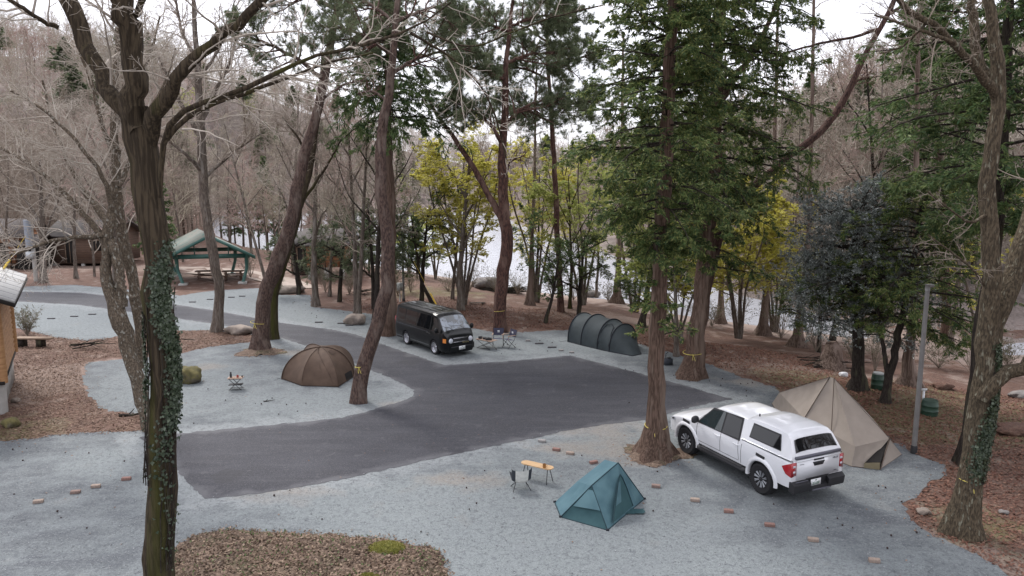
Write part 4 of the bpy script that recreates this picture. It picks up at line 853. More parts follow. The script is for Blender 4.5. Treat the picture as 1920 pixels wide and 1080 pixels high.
# ---- ivy on two trunks
def ivy(tree_pts, Y, lo, hi, n, label, seed, side=0.5, spread=1.9, size=.06, dens=None):
    rg = np.random.RandomState(seed); P, R = pth_px(tree_pts, Y); P, R = resample(P, R, 40)
    t = rg.uniform(0, 1, n)**1.0; yy = lo+(hi-lo)*t
    py = np.array([540-CF*((p[2]-CH)*cos(CP)+p[1]*sin(CP))/(p[1]*cos(CP)-(p[2]-CH)*sin(CP)) for p in P])
    i = np.argsort(py); c = np.column_stack([np.interp(yy, py[i], P[i, k]) for k in range(3)]); r = np.interp(yy, py[i], R[i])
    a = -pi/2+side+rg.normal(0, spread*.5, n)*(0.5+.5*np.interp(yy, [min(lo, hi), max(lo, hi)], [.4, 1.2]))+.5*np.sin(yy*.02)
    if dens is not None:
        kp = rg.uniform(0, 1, n) < dens(yy); c, r, a = c[kp], r[kp], a[kp]
    o = np.column_stack([np.cos(a), np.sin(a), np.zeros(len(a))]); q = c+o*(r*rg.uniform(1.03, 1.22, len(r)))[:, None]
    up = unit(rnd(rg, len(a), 3)*.5+np.array([0, 0, -1])); sd = unit(np.cross(o+.4*rnd(rg, len(a), 3), up)); s = size*rg.uniform(.6, 1.35, (len(a), 1))
    nn = unit(np.cross(sd, up))
    V = np.stack([q-up*s*.5, q-sd*s*.5-up*s*.15+nn*s*.12, q+up*s*.6, q+sd*s*.5-up*s*.15+nn*s*.12], 1)
    lf = MB(); lf.add(V.reshape(-1, 3), np.arange(len(a)*4).reshape(-1, 4))
    st = MB()
    for j in range(7):
        aa = -pi/2+side+rg.normal(0, .7); y_ = np.linspace(hi, lo+rg.uniform(0, .4)*(hi-lo), 24)
        cc = np.column_stack([np.interp(y_, py[i], P[i, k]) for k in range(3)]); rr_ = np.interp(y_, py[i], R[i]); w = aa+np.cumsum(rg.normal(0, .08, 24))
        st.tube(cc+np.column_stack([np.cos(w), np.sin(w), w*0])*(rr_*1.04)[:, None], .008, 5)
    b = P[0]; return put('ivy', label, b, [('stem', st, B_dark), ('leaves', lf, L_ivy)], cat='climbing plant')
ivy([(293,1372,84),(295,1240,74),(296,1080,71),(303,900,67),(306,760,64),(305,640,63),(297,500,67),(287,400,70)], 10.5, 450, 1060, 6500, 'dark green ivy climbing the big mossy trunk in the left foreground', 51, side=.95, spread=.85, size=.045,
    dens=lambda y: np.interp(y, [440, 470, 560, 750, 830, 900, 1060], [.05, .25, .9, .75, .2, .05, .03]))
ivy([(293,1372,84),(295,1240,74),(296,1080,71),(303,900,67),(306,760,64),(305,640,63),(297,500,67),(287,400,70)], 10.5, 540, 900, 900, 'thin strand of ivy on the shaded left edge of the big mossy trunk', 54, side=-1.25, spread=.35, size=.042,
    dens=lambda y: np.interp(y, [540, 600, 720, 780, 900], [.1, 1, .8, .15, .3]))
ivy([(1813,930,56),(1822,880,53),(1832,820,53),(1840,750,54),(1846,690,52),(1851,630,44)], 16.2, 640, 900, 5000, 'ivy covering the lower trunk of the large tree in the right foreground', 52, side=.5, spread=.8, size=.05,
    dens=lambda y: np.interp(y, [640, 690, 800, 860, 900], [.15, 1, .95, .6, .05]))
# ---- shrub beside the log cabin, litter skirts round trunks
def shrub(px, py, h, r, label, m, seed, n=34):
    rg = np.random.RandomState(seed); g = gt(px, py); a = rg.uniform(0, 6.28, n); e = rg.uniform(.3, 1, n)
    d = unit(np.column_stack([np.cos(a)*e*r, np.sin(a)*e*r, np.full(n, h)])); Q = [np.tile(g, (n, 1))]
    for i in range(6): d = unit(d+.12*rnd(rg, n, 3)); Q.append(Q[-1]+d*h/6*rg.uniform(.7, 1.1, (n, 1)))
    Q = np.stack(Q, 1); R = .012*np.linspace(1, .4, 7)[None]*np.ones((n, 1)); st = MB(); st.tubes(Q, R, 4)
    Q2, R2 = grow(rg, Q, R, 7, -.35, t0=.2, n=4); st.tubes(Q2, np.maximum(R2, .004), 3); lf = MB(); sprays(rg, lf, Q2, 7, .07, .035, spread=1.2, flat=.9, droop=-.2)
    return put('shrub', label, g, [('stem', st, B_twig), ('leaves', lf, m)], cat='shrub')
shrub(52, 630, 1.6, 1.0, 'loose grey green shrub beside the corner of the log cabin', L_shrb, 61)
shrub(1500, 560, 2.2, 1.6, 'pale bare bush at the water edge left of the bluish evergreen', L_shrb, 62)
for i, (px, py) in enumerate([(470,520),(610,548),(655,552),(745,552),(770,548),(840,546),(880,546),(930,548),(970,552),(1035,560),(1075,563),(1140,565),(1185,572),(1240,595),(1310,604),(1335,612),(1385,618),(1465,634),(1530,660),(1600,690),(1640,700),(1760,690),(1890,690),(1820,700)]):
    rs_ = random.Random(i+500); o = shrub(px, py, rs_.uniform(1.4, 2.8), rs_.uniform(.8, 1.6), 'bare twiggy shrub on the wooded bank by the lake', L_shrb, 500+i, n=22); o['group'] = 'bare shrubs along the bank'
def skirt(px, py, r, seed, label, m=None):
    g = gp(px, py); rg = np.random.RandomState(seed); n = 40; mb = MB(); ring = []
    for j, (f, h) in enumerate(((1, .0), (.75, .05), (.4, .11), (0.02, .12))):
        rad = r*f*(1+(.22*np.sin(np.arange(n)*2*pi/n*3+seed)+.1*rg.normal(0, 1, n) if j == 0 else .1*np.sin(np.arange(n)*.9)))
        ring.append(np.column_stack([rad*np.cos(np.arange(n)*2*pi/n)*1.15, rad*np.sin(np.arange(n)*2*pi/n), np.full(n, h+.013)]))
    G = np.stack(ring); G = np.concatenate([G, G[:, :1]], 1); mb.grid(G, flip=True)
    q = rg.normal(0, r*.5, (500, 2)); z = .02+.1*np.clip(1-np.hypot(q[:, 0], q[:, 1])/r, 0, 1); leaf_quads(rg, np.column_stack([q, z]), .07, .5, mb=mb, m=1)
    o = mb.build('litter_mound', [M_isl, M_leaf1], smooth=180); o.location = (g[0], g[1], 0); return tag(o, label, 'leaf litter', 'litter mounds round the tree bases')
skirt(1229, 853, .82, 1, 'mound of bark litter at the foot of the big straight conifer beside the pickup')
skirt(487, 660, .95, 2, 'mound of dry leaf litter at the foot of the thick curved pine')
# ---- yellow cords tied round trunks
def cord(px, py, Y, w, label, tails=True):
    c = at(px, py, Y); r = w/2*.82*(Y+1)/CF; mb = MB(); th = np.linspace(0, 2*pi, 25)
    P = np.column_stack([c[0]+r*np.cos(th), c[1]+r*np.sin(th), c[2]+.04*np.cos(th*1+px)])
    mb.tube(P, .011, 5, cap=False)
    if tails:
        p0 = P[17]; mb.tube([p0, p0+np.array([.04, -.05, -.1]), p0+np.array([.09, -.05, -.24])], .009, 5); mb.tube([p0, p0+np.array([-.02, -.05, -.12]), p0+np.array([-.01, -.06, -.2])], .009, 5)
        mb.lathe([(0, -.025), (.025, 0), (0, .025)], o=p0, k=8)
    o = mb.build('cord', mat('yellow_cord', (.62,.52,.12), .8)); return tag(o, label, 'cord', 'yellow cords tied round tree trunks')
cord(1230, 797, 21.0, 50, 'yellow cord tied round the big straight conifer beside the pickup')
cord(679, 686, 26.2, 32, 'yellow cord tied round the S shaped pine by the brown tent')
cord(487, 604, 34.3, 40, 'yellow cord tied round the thick curved pine behind the brown tent')
cord(1300, 660, 29.6, 46, 'yellow cord tied round the second conifer behind the pickup')
cord(1819, 900, 16.2, 50, 'yellow cord tied round the ivy covered trunk in the right foreground')
cord(937, 583, 38.4, 26, 'faded cord tied round the red pine behind the folding chairs', False)
# ---------------------------------------------------------------- vehicles
P_white = mat('white_paint', (.72,.73,.76), .28, coat=1.)
P_black = mat('black_paint', (.003,.004,.005), .3, spec=.3, coat=.35)
M_seam = mat('dark_gap', (.04,.04,.045), .8)
M_glass = mat('dark_glass', (.006,.007,.009), .02, spec=.6)
M_cab = mat('cabin_glass_light', (.02,.03,.033), .02, spec=.8)
M_rub = mat('tyre_rubber', (.022,.022,.024), .85, spec=.3)
M_bpl = mat('black_plastic', (.02,.02,.023), .6)
M_gpl = mat('grey_plastic', (.1,.1,.125), .5)
M_chr = mat('bright_metal', (.62,.62,.65), .25, metal=1.)
M_alu = mat('painted_alloy', (.4,.42,.45), .35, metal=.6)
M_red = mat('red_lamp_glass', (.35,.012,.018), .12, coat=1.)
M_amb = mat('amber_lamp_glass', (.75,.26,.06), .15, coat=1.)
M_clr = mat('clear_lamp_glass', (.6,.62,.68), .1, coat=1.)
M_plate = mat('plate_white', (.72,.73,.74), .5)
M_ink = mat('plate_green_ink', (.05,.16,.09), .6)
M_gold = mat('gold_badge', (.5,.42,.22), .4, metal=.6)
def words(name, s, size, M, m, parent):
    cu = bpy.data.curves.new(name, 'FONT'); cu.body = s; cu.size = size; cu.align_x = 'CENTER'; cu.align_y = 'CENTER'; cu.extrude = .002
    t = bpy.data.objects.new(name, cu); COL.objects.link(t); dg = bpy.context.evaluated_depsgraph_get(); dg.update()
    me = bpy.data.meshes.new_from_object(t.evaluated_get(dg)); bpy.data.objects.remove(t); me.transform(M); me.materials.clear(); me.materials.append(m)
    o = bpy.data.objects.new(name, me); COL.objects.link(o); o.parent = parent; return o
class Shell:
    def __init__(s, X, roof, half, zb, belt, troof, arches=(), nose=None, tail=None, rpow=4, edge=.08):
        s.X = X; s.roof = roof; s.half = half; s.zb0 = zb; s.belt0 = belt; s.tro = troof; s.arches = arches; s.nose = nose; s.tail = tail; s.edge = edge
    def zr(s, x): return float(np.interp(x, *zip(*s.roof)))
    def zb(s, x):
        z = s.zb0
        for xc, zc, R in s.arches:
            if abs(x-xc) < R: z = max(z, zc+sqrt(R*R-(x-xc)**2))
        return z
    def W(s, x):
        w = s.half
        if s.nose and x > s.nose[0]: w -= s.nose[2]*((x-s.nose[0])/(s.nose[1]-s.nose[0]))**2.5
        if s.tail and x < s.tail[0]: w -= s.tail[2]*((s.tail[0]-x)/(s.tail[0]-s.tail[1]))**2.5
        return w
    def belt(s, x): return min(s.belt0, s.zr(x)-s.edge-.03)
    def hw(s, x, z):
        b = s.belt(x); w = s.W(x)
        if z <= b:
            t = (z-s.zb0)/(s.belt0-s.zb0); return w*(1-.035*(1-t)**2*1.0-.05*max(0, t-.55)**1.6*3)
        wb = s.hw(x, b); ze = s.zr(x)-s.edge; t = (z-b)/max(.001, s.belt0+(.6)-b); return wb-(s.W(x)-s.tro)*min(1., t)*.9
    def top(s, x, f):                           # f: 0 centre .. 1 edge
        ze = s.zr(x)-s.edge; we = s.hw(x, ze)
        y = we*(f if f < .9 else f)
        return y*(1 if f < 1 else 1), s.zr(x)-s.edge*(abs(f)**4.5)-.0*f
    def mesh(s, name, m, parent, extra=None):
        rows = []
        for x in s.X:
            b = s.belt(x); z0 = min(s.zb(x), b-.02); ze = s.zr(x)-s.edge; sec = []
            for t in np.linspace(0, 1, 9): z = z0+(b-z0)*t; sec.append((s.hw(x, z), z))
            for t in np.linspace(0, 1, 7)[1:]: z = b+(ze-b)*t; sec.append((s.hw(x, z), z))
            for f in (.985, .95, .9, .8, .6, .3, 0): sec.append(s.top(x, f))
            rows.append([(x, y, z) for y, z in sec]+[(x, -y, z) for y, z in sec[-2::-1]])
        mb = MB(); mb.grid(rows); mb.ngon(rows[0]); mb.ngon(rows[-1][::-1])
        return mb.build(name, m, parent, smooth=32)
    def side(s, mb, c, sg, off=.004, nx=8, nz=4, m=0):
        """c: four (x,z) corners low-rear, low-front, top-front, top-rear"""
        G = []
        for i in np.linspace(0, 1, nx+1):
            r = []
            for j in np.linspace(0, 1, nz+1):
                x = (c[0][0]*(1-i)+c[1][0]*i)*(1-j)+(c[3][0]*(1-i)+c[2][0]*i)*j; z = (c[0][1]*(1-i)+c[1][1]*i)*(1-j)+(c[3][1]*(1-i)+c[2][1]*i)*j
                r.append((x, sg*(s.hw(x, z)+off), z))
            G.append(r)
        mb.grid(G, m, flip=sg < 0); return mb
    def roofp(s, mb, x0, x1, f0, off=.006, n=8, m=0, f1=None, inset=0):
        G = []; sl = (s.zr(x1)-s.zr(x0))/(x1-x0); nn = np.array([-sl, 0, 1])/sqrt(1+sl*sl)
        for i in np.linspace(0, 1, n+1):
            x = x0+(x1-x0)*i; ff = f0+((f1 or f0)-f0)*i; r = []
            for f in np.linspace(-ff, ff, 13):
                y, z = s.top(x, abs(f)); r.append((x+nn[0]*off, y*(1 if f >= 0 else -1), z+nn[2]*off))
            G.append(r)
        mb.grid(G, m); return mb
def wheel(parent, x, y, R, wdt, rim_r, mt_rim, spokes, sg, mt_spoke=None):
    t = MB(); w = wdt/2
    t.lathe([(rim_r, -w*.8), (R*.9, -w), (R*.98, -w*.75), (R, -w*.4), (R, w*.4), (R*.98, w*.75), (R*.9, w), (rim_r, w*.8), (rim_r, -w*.8)], k=36, axis='y')
    th = np.arange(48)*2*pi/48
    for a in th: t.box((cos(a)*R, 0, sin(a)*R), (.02, wdt*.8, .02))
    wh = empty('wheel', (x, y, R)); wh.parent = parent
    t.build('tyre', M_rub, wh, smooth=40)
    r = MB(); o = sg*w
    r.lathe([(rim_r, o*.85), (rim_r*.93, o*.8), (rim_r*.9, o*.35), (.05, o*.3), (0.001, o*.3)] if sg > 0 else [(0.001, o*.3), (.05, o*.3), (rim_r*.9, o*.35), (rim_r*.93, o*.8), (rim_r, o*.85)], k=32, axis='y')
    r.lathe([(.065, o*.3), (.06, o*.75), (.001, o*.8)][::1 if sg > 0 else -1], k=16, axis='y')
    r.build('rim', mt_rim, wh, smooth=35)
    if spokes:
        q = MB()
        for k in range(spokes):
            a = 2*pi*k/spokes+.2
            for da in (-.09, .09):
                q.cyl((.06*cos(a), o*.66, .06*sin(a)), (rim_r*.93*cos(a+da), o*.8, rim_r*.93*sin(a+da)), .011, 6, r2=.016)
        q.build('spokes', mt_spoke, wh, smooth=60)
    return wh
def plate(parent, M, top, num, ink):
    b = MB(); b.box((0, 0, 0), (.33, .165, .012)); o = b.build('licence_plate', M_plate, parent); o.data.transform(M)
    words('plate_number', num, .1, M@Matrix.Translation((0, -.025, .009)), ink, o); words('plate_number', top, .04, M@Matrix.Translation((0, .055, .009)), ink, o)
# ---- white pickup with a canopy
TR = empty('pickup_truck', (6.62, 20.1, .004), radians(114.5), 'white pickup truck with white canopy, tinted windows and black wheels, parked beside the big conifer', 'pickup truck')
XT = sorted(set(np.round(np.concatenate([np.linspace(-2.5, 2.56, 120), [-2.5, -2.42, -.76]]), 3)))
arch = ((1.56, .4, .47), (-1.52, .4, .47))
cab = Shell(XT, [(-2.5, 1.24), (-.78, 1.26), (-.74, 1.78), (-.3, 1.81), (.2, 1.8), (.45, 1.75), (.62, 1.67), (1.18, 1.22), (1.3, 1.17), (1.9, 1.12), (2.3, 1.03), (2.46, .93), (2.56, .78)], .92, .52, 1.12, .68, arch, nose=(1.9, 2.56, .2), tail=(-2.2, -2.5, .05))
cab.mesh('body', P_white, TR)
cano = Shell(list(np.round(np.linspace(-2.5, -.72, 46), 3)), [(-2.5, 1.25), (-2.47, 1.36), (-2.26, 1.74), (-2.14, 1.84), (-1.8, 1.88), (-1.1, 1.875), (-.82, 1.84), (-.72, 1.80)], .89, 1.2, 1.24, .66, tail=(-2.2, -2.5, .03))
cano.mesh('canopy', P_white, TR)
ub = MB(); ub.box((0, 0, .62), (4.7, 1.25, .5)); ub.box((.02, 0, .45), (2.2, 1.5, .12)); ub.build('underbody', M_seam, TR)
for x in (1.56, -1.52):
    for sg in (1, -1): wheel(TR, x, sg*.8, .4, .27, .235, M_bpl, 10, sg, M_alu)
for sg in (1, -1):
    g = MB(); cab.side(g, [(.1, 1.15), (1.05, 1.15), (.62, 1.6), (.12, 1.68)], sg, .012); g.build('side_window', M_cab if sg > 0 else M_glass, TR, smooth=60)
    g = MB(); cab.side(g, [(-.6, 1.18), (.04, 1.15), (.06, 1.68), (-.52, 1.66)], sg, .012); g.build('side_window', M_glass, TR, smooth=60)
    g = MB(); cano.side(g, [(-2.05, 1.36), (-.98, 1.36), (-1.0, 1.68), (-1.92, 1.68)], sg, .016); g.build('canopy_window', M_glass, TR, smooth=60)
    g = MB(); cano.side(g, [(-2.09, 1.335), (-.95, 1.335), (-.97, 1.71), (-1.95, 1.71)], sg, .009); g.build('window_rubber', M_bpl, TR, smooth=60)
    g = MB(); cab.side(g, [(-.66, 1.13), (1.12, 1.12), (.62, 1.665), (-.58, 1.715)], sg, .007, nx=20); g.build('window_surround', M_bpl, TR, smooth=60)
    g = MB()                                      # door gaps and the joint under the canopy
    for c in ([(1.085, .6), (1.1, .6), (1.1, 1.12), (1.085, 1.12)], [(.075, .6), (.09, .6), (.09, 1.13), (.075, 1.13)], [(-.68, .62), (-.665, .62), (-.6, 1.14), (-.615, 1.14)], [(-.76, .56), (-.745, .56), (-.745, 1.22), (-.76, 1.22)], [(-.66, .595), (1.09, .595), (1.09, .607), (-.66, .607)]): cab.side(g, c, sg, .003)
    cab.side(g, [(-2.49, 1.185), (-.74, 1.185), (-.74, 1.21), (-2.49, 1.21)], sg, .006, nx=14)
    g.build('panel_gap', M_seam, TR)
    for x in (.2, -.55):
        h = MB(); y = sg*(cab.hw(x, 1.0)+.03); h.tube([(x-.11, y-.025*sg, 1.02), (x-.09, y, 1.02), (x+.07, y, 1.02), (x+.1, y-.025*sg, 1.02)], .017, 8); h.build('door_handle', P_white, TR, smooth=60)
    for x in (1.6, -1.45):
        v = MB(); cab.side(v, [(x-.16, .955), (x+.12, .985), (x+.12, 1.04), (x-.16, 1.02)], sg, .02); cab.side(v, [(x-.18, .945), (x+.14, .975), (x+.14, 1.05), (x-.18, 1.03)], sg, .012); v.build('fender_vent', M_bpl, TR)
    for xc in (1.56, -1.52):
        f = MB(); a = np.radians(np.linspace(-8, 188, 30)); G = []
        for t in a:
            r = []
            for rr_, oo in ((.465, -.05), (.47, .035), (.49, .05), (.54, .045), (.58, .004)):
                x = xc+rr_*cos(t); z = max(.4+rr_*sin(t), .36); r.append((x, sg*(cab.hw(min(x, 2.5), min(max(z, .5), 1.1))+oo), z))
            G.append(r)
        f.grid(G, flip=sg > 0); f.build('fender_flare', P_white, TR, smooth=50)
    st = MB(); st.tube([(-.98, sg*.86, .43), (-.9, sg*.93, .42), (.95, sg*.93, .42), (1.03, sg*.86, .43)], [.05, .07, .07, .05], 8); st.box((0, sg*.93, .49), (1.7, .12, .015)); st.build('side_step', M_bpl, TR, smooth=50)
    mr_ = MB(); mr_.lathe([(.001, -.11), (.09, -.1), (.12, -.04), (.12, .04), (.09, .1), (.001, .11)], k=14, axis='y'); o = mr_.build('mirror', M_bpl, TR, smooth=60)
    o.data.transform(Matrix.Translation((1.02, sg*1.04, 1.24))@Matrix.Diagonal((.55, 1, .9, 1)))
    # tail lamp: wedge wrapping the rear corner
    tl = MB(); cab.side(tl, [(-2.5, .8), (-2.36, .86), (-2.22, 1.02), (-2.5, 1.17)], sg, .012, 6, 5)
    y0 = sg*(cab.hw(-2.5, 1.0)+.012); y1 = sg*.72; tl.prism([(-2.515, y0, .8), (-2.515, y0, 1.17), (-2.515, y1, 1.17), (-2.515, y1, .84)], (.03, 0, 0)); lo = tl.build('tail_lamp', M_red, TR)
    c = MB(); c.box((-2.519, sg*.79, 1.07), (.008, .08, .05)); c.build('lamp_lens', M_clr, lo); c = MB(); c.box((-2.519, sg*.79, .93), (.008, .07, .05)); c.build('lamp_lens', M_clr, lo)
    hl_ = MB(); cab.side(hl_, [(2.1, .86), (2.4, .8), (2.42, .88), (2.12, .98)], sg, .012); lo = hl_.build('headlight', M_clr, TR, smooth=60); c = MB(); cab.side(c, [(2.15, .89), (2.3, .86), (2.3, .91), (2.15, .95)], sg, .02); c.build('lamp_bezel', M_bpl, lo)
w = MB(); cab.roofp(w, .66, 1.17, .93, .01); w.build('windshield', M_glass, TR, smooth=60)
w = MB(); w.tube([(1.2, .5, 1.235), (1.0, .3, 1.42), (.95, -.1, 1.46)], .008, 5); w.tube([(1.2, -.1, 1.245), (1.05, -.3, 1.38), (1.0, -.6, 1.4)], .008, 5); w.build('wiper', M_bpl, TR)
w = MB(); cano.roofp(w, -2.44, -2.285, .86, .012); w.build('rear_window', M_glass, TR, smooth=60)
w = MB(); w.box((-2.505, 0, 1.275), (.05, 1.5, .07)); w.build('canopy_trim', M_gpl, TR)
tg_ = MB(); tg_.box((-2.512, 0, .965), (.03, 1.42, .5)); tg_.box((-2.528, 0, 1.19), (.012, 1.4, .03)); o = tg_.build('tailgate', P_white, TR)
q = MB(); q.prism([(-2.53, -.2, 1.11), (-2.53, .2, 1.11), (-2.53, .14, 1.01), (-2.53, -.14, 1.01)], (-.012, 0, 0)); q.box((-2.535, 0, 1.17), (.012, .34, .04)); q.build('handle', M_bpl, o)
RM = Matrix(((0, 0, -1, 0), (-1, 0, 0, 0), (0, 1, 0, 0), (0, 0, 0, 1)))      # text plane facing backwards
def rear(x, y, z): return Matrix.Translation((x, y, z))@RM
words('badge', 'HILUX', .065, rear(-2.53, -.57, 1.12), M_gpl, o); words('badge', 'TOYOTA', .035, rear(-2.53, .56, 1.1), M_gpl, o); words('badge', '4WD', .045, rear(-2.53, -.58, .78), M_gpl, o)
bm_ = MB(); bm_.prism([(-2.48, -.88, .69), (-2.48, -.88, .46), (-2.62, -.8, .42), (-2.66, -.78, .5), (-2.66, -.8, .64)], (0, .55, 0)); bm_.prism([(-2.48, .35, .69), (-2.48, .35, .46), (-2.62, .35, .42), (-2.66, .35, .5), (-2.66, .35, .64)], (0, .55, 0)); bm_.box((-2.56, 0, .46), (.16, .72, .1)); bm_.box((-2.5, 0, .6), (.04, .75, .22)); bm_.build('rear_bumper', M_bpl, TR, smooth=30)
bm_ = MB(); bm_.box((-2.655, 0, .44), (.05, .6, .02)); bm_.box((-2.6, .6, .69), (.02, .4, .015)); bm_.build('bumper_step', M_gpl, TR)
plate(TR, rear(-2.585, .12, .6), '500', '23-07', M_ink)
fb = MB(); fb.box((2.5, 0, .62), (.2, 1.4, .3)); fb.box((2.5, 0, .45), (.26, 1.3, .12)); fb.build('front_bumper', P_white, TR, smooth=30)
fg = MB(); fg.prism([(2.57, -.45, .6), (2.57, .45, .6), (2.53, .52, .88), (2.53, -.52, .88)], (.05, 0, 0)); o = fg.build('grille', M_bpl, TR); fg = MB()
for z in (.66, .73, .8): fg.box((2.62, 0, z), (.015, .85, .018))
fg.build('grille_bar', M_gpl, o)
an = MB(); an.cyl((-.9, .45, 1.83), (-.9, .45, 1.9), .02, 8); an.build('roof_antenna', M_bpl, TR)
# ---- black van
VN = empty('van', (-3.75, 35.05, .004), radians(-52.5), 'black van with amber corner lamp, parked at the far edge of the asphalt', 'van')
XV = sorted(set(np.round(np.linspace(-2.34, 2.34, 118), 3)))
va = ((1.36, .33, .38), (-1.2, .33, .38))
vb = Shell(XV, [(-2.34, 1.2), (-2.31, 1.72), (-2.24, 1.88), (-2.05, 1.93), (0, 1.94), (1.05, 1.93), (1.35, 1.88), (1.52, 1.8), (2.08, 1.2), (2.16, 1.1), (2.28, 1.0), (2.33, .9), (2.34, .78)], .85, .26, 1.06, .7, va, nose=(1.7, 2.34, .17), tail=(-2.1, -2.34, .06), edge=.1)
vb.mesh('body', P_black, VN)
ub = MB(); ub.box((0, 0, .5), (4.2, 1.15, .5)); ub.build('underbody', M_seam, VN)
for x in (1.36, -1.2):
    for sg in (1, -1): wheel(VN, x, sg*.73, .33, .22, .235, M_chr, 0, sg)
for sg in (1, -1):
    for c in ([(1.0, 1.1), (1.78, 1.1), (1.42, 1.66), (1.02, 1.7)], [(-.2, 1.1), (.93, 1.1), (.93, 1.72), (-.2, 1.72)], [(-1.3, 1.1), (-.27, 1.1), (-.27, 1.72), (-1.3, 1.72)], [(-2.12, 1.12), (-1.37, 1.1), (-1.37, 1.72), (-2.06, 1.7)]):
        g = MB(); vb.side(g, c, sg, .006); g.build('side_window', M_glass, VN, smooth=60)
    g = MB()
    for c in ([(.95, .32), (.965, .32), (.965, 1.08), (.95, 1.08)], [(-.24, .32), (-.225, .32), (-.225, 1.08), (-.24, 1.08)], [(1.76, .75), (1.775, .75), (1.79, 1.08), (1.775, 1.08)]): vb.side(g, c, sg, .003)
    g.build('panel_gap', M_bpl, VN)
    g = MB(); vb.side(g, [(-.78, .36), (.96, .36), (.96, .375), (-.78, .375)], sg, .012, nx=12); vb.side(g, [(-2.2, .36), (-1.6, .36), (-1.6, .375), (-2.2, .375)], sg, .012); g.build('sill_trim', M_chr, VN)
    g = MB(); vb.side(g, [(-2.1, .98), (.9, .98), (.9, .992), (-2.1, .992)], sg, .01, nx=14); g.build('slide_rail', M_gpl, VN)
    for x in (.8, 1.02):
        h = MB(); y = sg*(vb.hw(x, .95)+.028); h.tube([(x-.08, y-.025*sg, .94), (x-.07, y, .94), (x+.06, y, .94), (x+.08, y-.025*sg, .94)], .013, 8); h.build('door_handle', P_black, VN, smooth=60)
    m_ = MB(); m_.lathe([(.001, -.09), (.08, -.08), (.11, -.03), (.11, .03), (.08, .08), (.001, .09)], k=14, axis='y'); m_.tube([(.0, -.12*sg, -.1), (0, 0, 0)], .02, 6); o = m_.build('mirror', P_black, VN, smooth=60)
    o.data.transform(Matrix.Translation((1.8, sg*.97, 1.2))@Matrix.Diagonal((.5, 1, 1.15, 1)))
    # headlight, round lens in a dark housing, amber corner lamp
    hh = MB(); vb.side(hh, [(2.08, .66), (2.25, .66), (2.25, .85), (2.08, .85)], sg, .01); hh.build('indicator', M_amb, VN)
    hh = MB(); hh.lathe([(.115, 0), (.11, .03), (.08, .05), (.001, .06)], k=20, axis='z'); o = hh.build('headlight', M_clr, VN, smooth=60); o.data.transform(Matrix.Translation((2.325, sg*.53, .75))@Matrix.Rotation(pi/2, 4, 'Y')@Matrix.Rotation(sg*.15, 4, 'X'))
    rl = MB(); rl.box((-2.34, sg*.73, 1.0), (.05, .09, .5)); rl.build('tail_lamp', M_red, VN)
w = MB(); vb.roofp(w, 1.56, 2.07, .93, .008); w.build('windshield', mat('windshield_painted_reflection', (.16,.2,.25), .05, spec=1., coat=1., c2=(.02,.03,.035), sc=3.2, lo=.44, hi=.56), VN, smooth=60)  # pale mottling in the glass colour stands in for reflected sky
w = MB(); w.tube([(2.14, .45, 1.15), (1.98, .2, 1.32), (1.95, -.25, 1.36)], .009, 5); w.tube([(2.14, -.2, 1.16), (2.0, -.4, 1.3), (1.96, -.62, 1.33)], .009, 5); w.build('wiper', M_bpl, VN)
w = MB(); w.box((-2.345, 0, 1.4), (.02, 1.25, .5)); w.build('rear_window', M_glass, VN)
fg = MB(); fg.box((2.335, 0, .76), (.03, .82, .26)); o = fg.build('grille', M_bpl, VN); fg = MB(); fg.box((2.358, 0, .85), (.02, .84, .02)); fg.box((2.358, 0, .68), (.02, .86, .018)); fg.build('grille_bar', M_chr, o)
words('badge', 'TOYOTA', .085, Matrix.Translation((2.362, .24, .625))@Matrix(((0, 0, 1, 0), (1, 0, 0, 0), (0, 1, 0, 0), (0, 0, 0, 1))), M_gold, o)
fb = MB(); fb.prism([(2.2, -.7, .22), (2.2, -.7, .58), (2.37, -.6, .56), (2.4, -.58, .3), (2.36, -.6, .2)], (0, 1.2, 0)); fb.prism([(1.95, .6, .22), (1.95, .6, .56), (2.37, .6, .56), (2.4, .58, .3)], (-.12, .2, 0)); fb.prism([(1.95, -.8, .22), (1.95, -.8, .56), (2.25, -.6, .56), (2.28, -.58, .3)], (.06, 0, 0)); fb.build('front_bumper', P_black, VN, smooth=30)
fb = MB(); fb.box((2.404, 0, .47), (.012, 1.1, .05)); fb.build('bumper_grille', M_seam, VN)
plate(VN, Matrix.Translation((2.415, .02, .4))@Matrix(((0, 0, 1, 0), (1, 0, 0, 0), (0, 1, 0, 0), (0, 0, 0, 1))), '300', '71-13', M_ink)
rr_ = MB()
for y in (-.45, -.15, .15, .45): rr_.box((-.4, y, 1.94-abs(y)*.02), (2.9, .03, .012))
rr_.build('roof_rib', P_black, VN)
# ---------------------------------------------------------------- tents and camp gear
def fabric(name, c, c2, rough=.75, trans=False): return mat(name, c, rough, spec=.3, c2=c2, sc=2.5, bump=.25, bsc=9)
F_brn = fabric('brown_nylon', (.082,.053,.038), (.11,.073,.052)); F_brd = fabric('dark_brown_nylon', (.06,.038,.027), (.08,.05,.035))
F_grn = fabric('dark_green_nylon', (.04,.05,.054), (.052,.064,.069)); F_grd = fabric('dark_trim', (.012,.015,.02), (.018,.02,.028))
F_bei = fabric('beige_cotton', (.29,.25,.215), (.33,.285,.245), .9); F_bed = fabric('seam_brown', (.1,.075,.06), (.13,.1,.08)); F_khk = fabric('khaki_band', (.22,.185,.11), (.26,.22,.14), .9)
F_tel = fabric('teal_nylon', (.065,.135,.165), (.085,.165,.195)); F_tl2 = fabric('striped_teal_nylon', (.06,.125,.15), (.095,.18,.205))
F_tld = fabric('teal_edge', (.015,.035,.045), (.02,.05,.06))
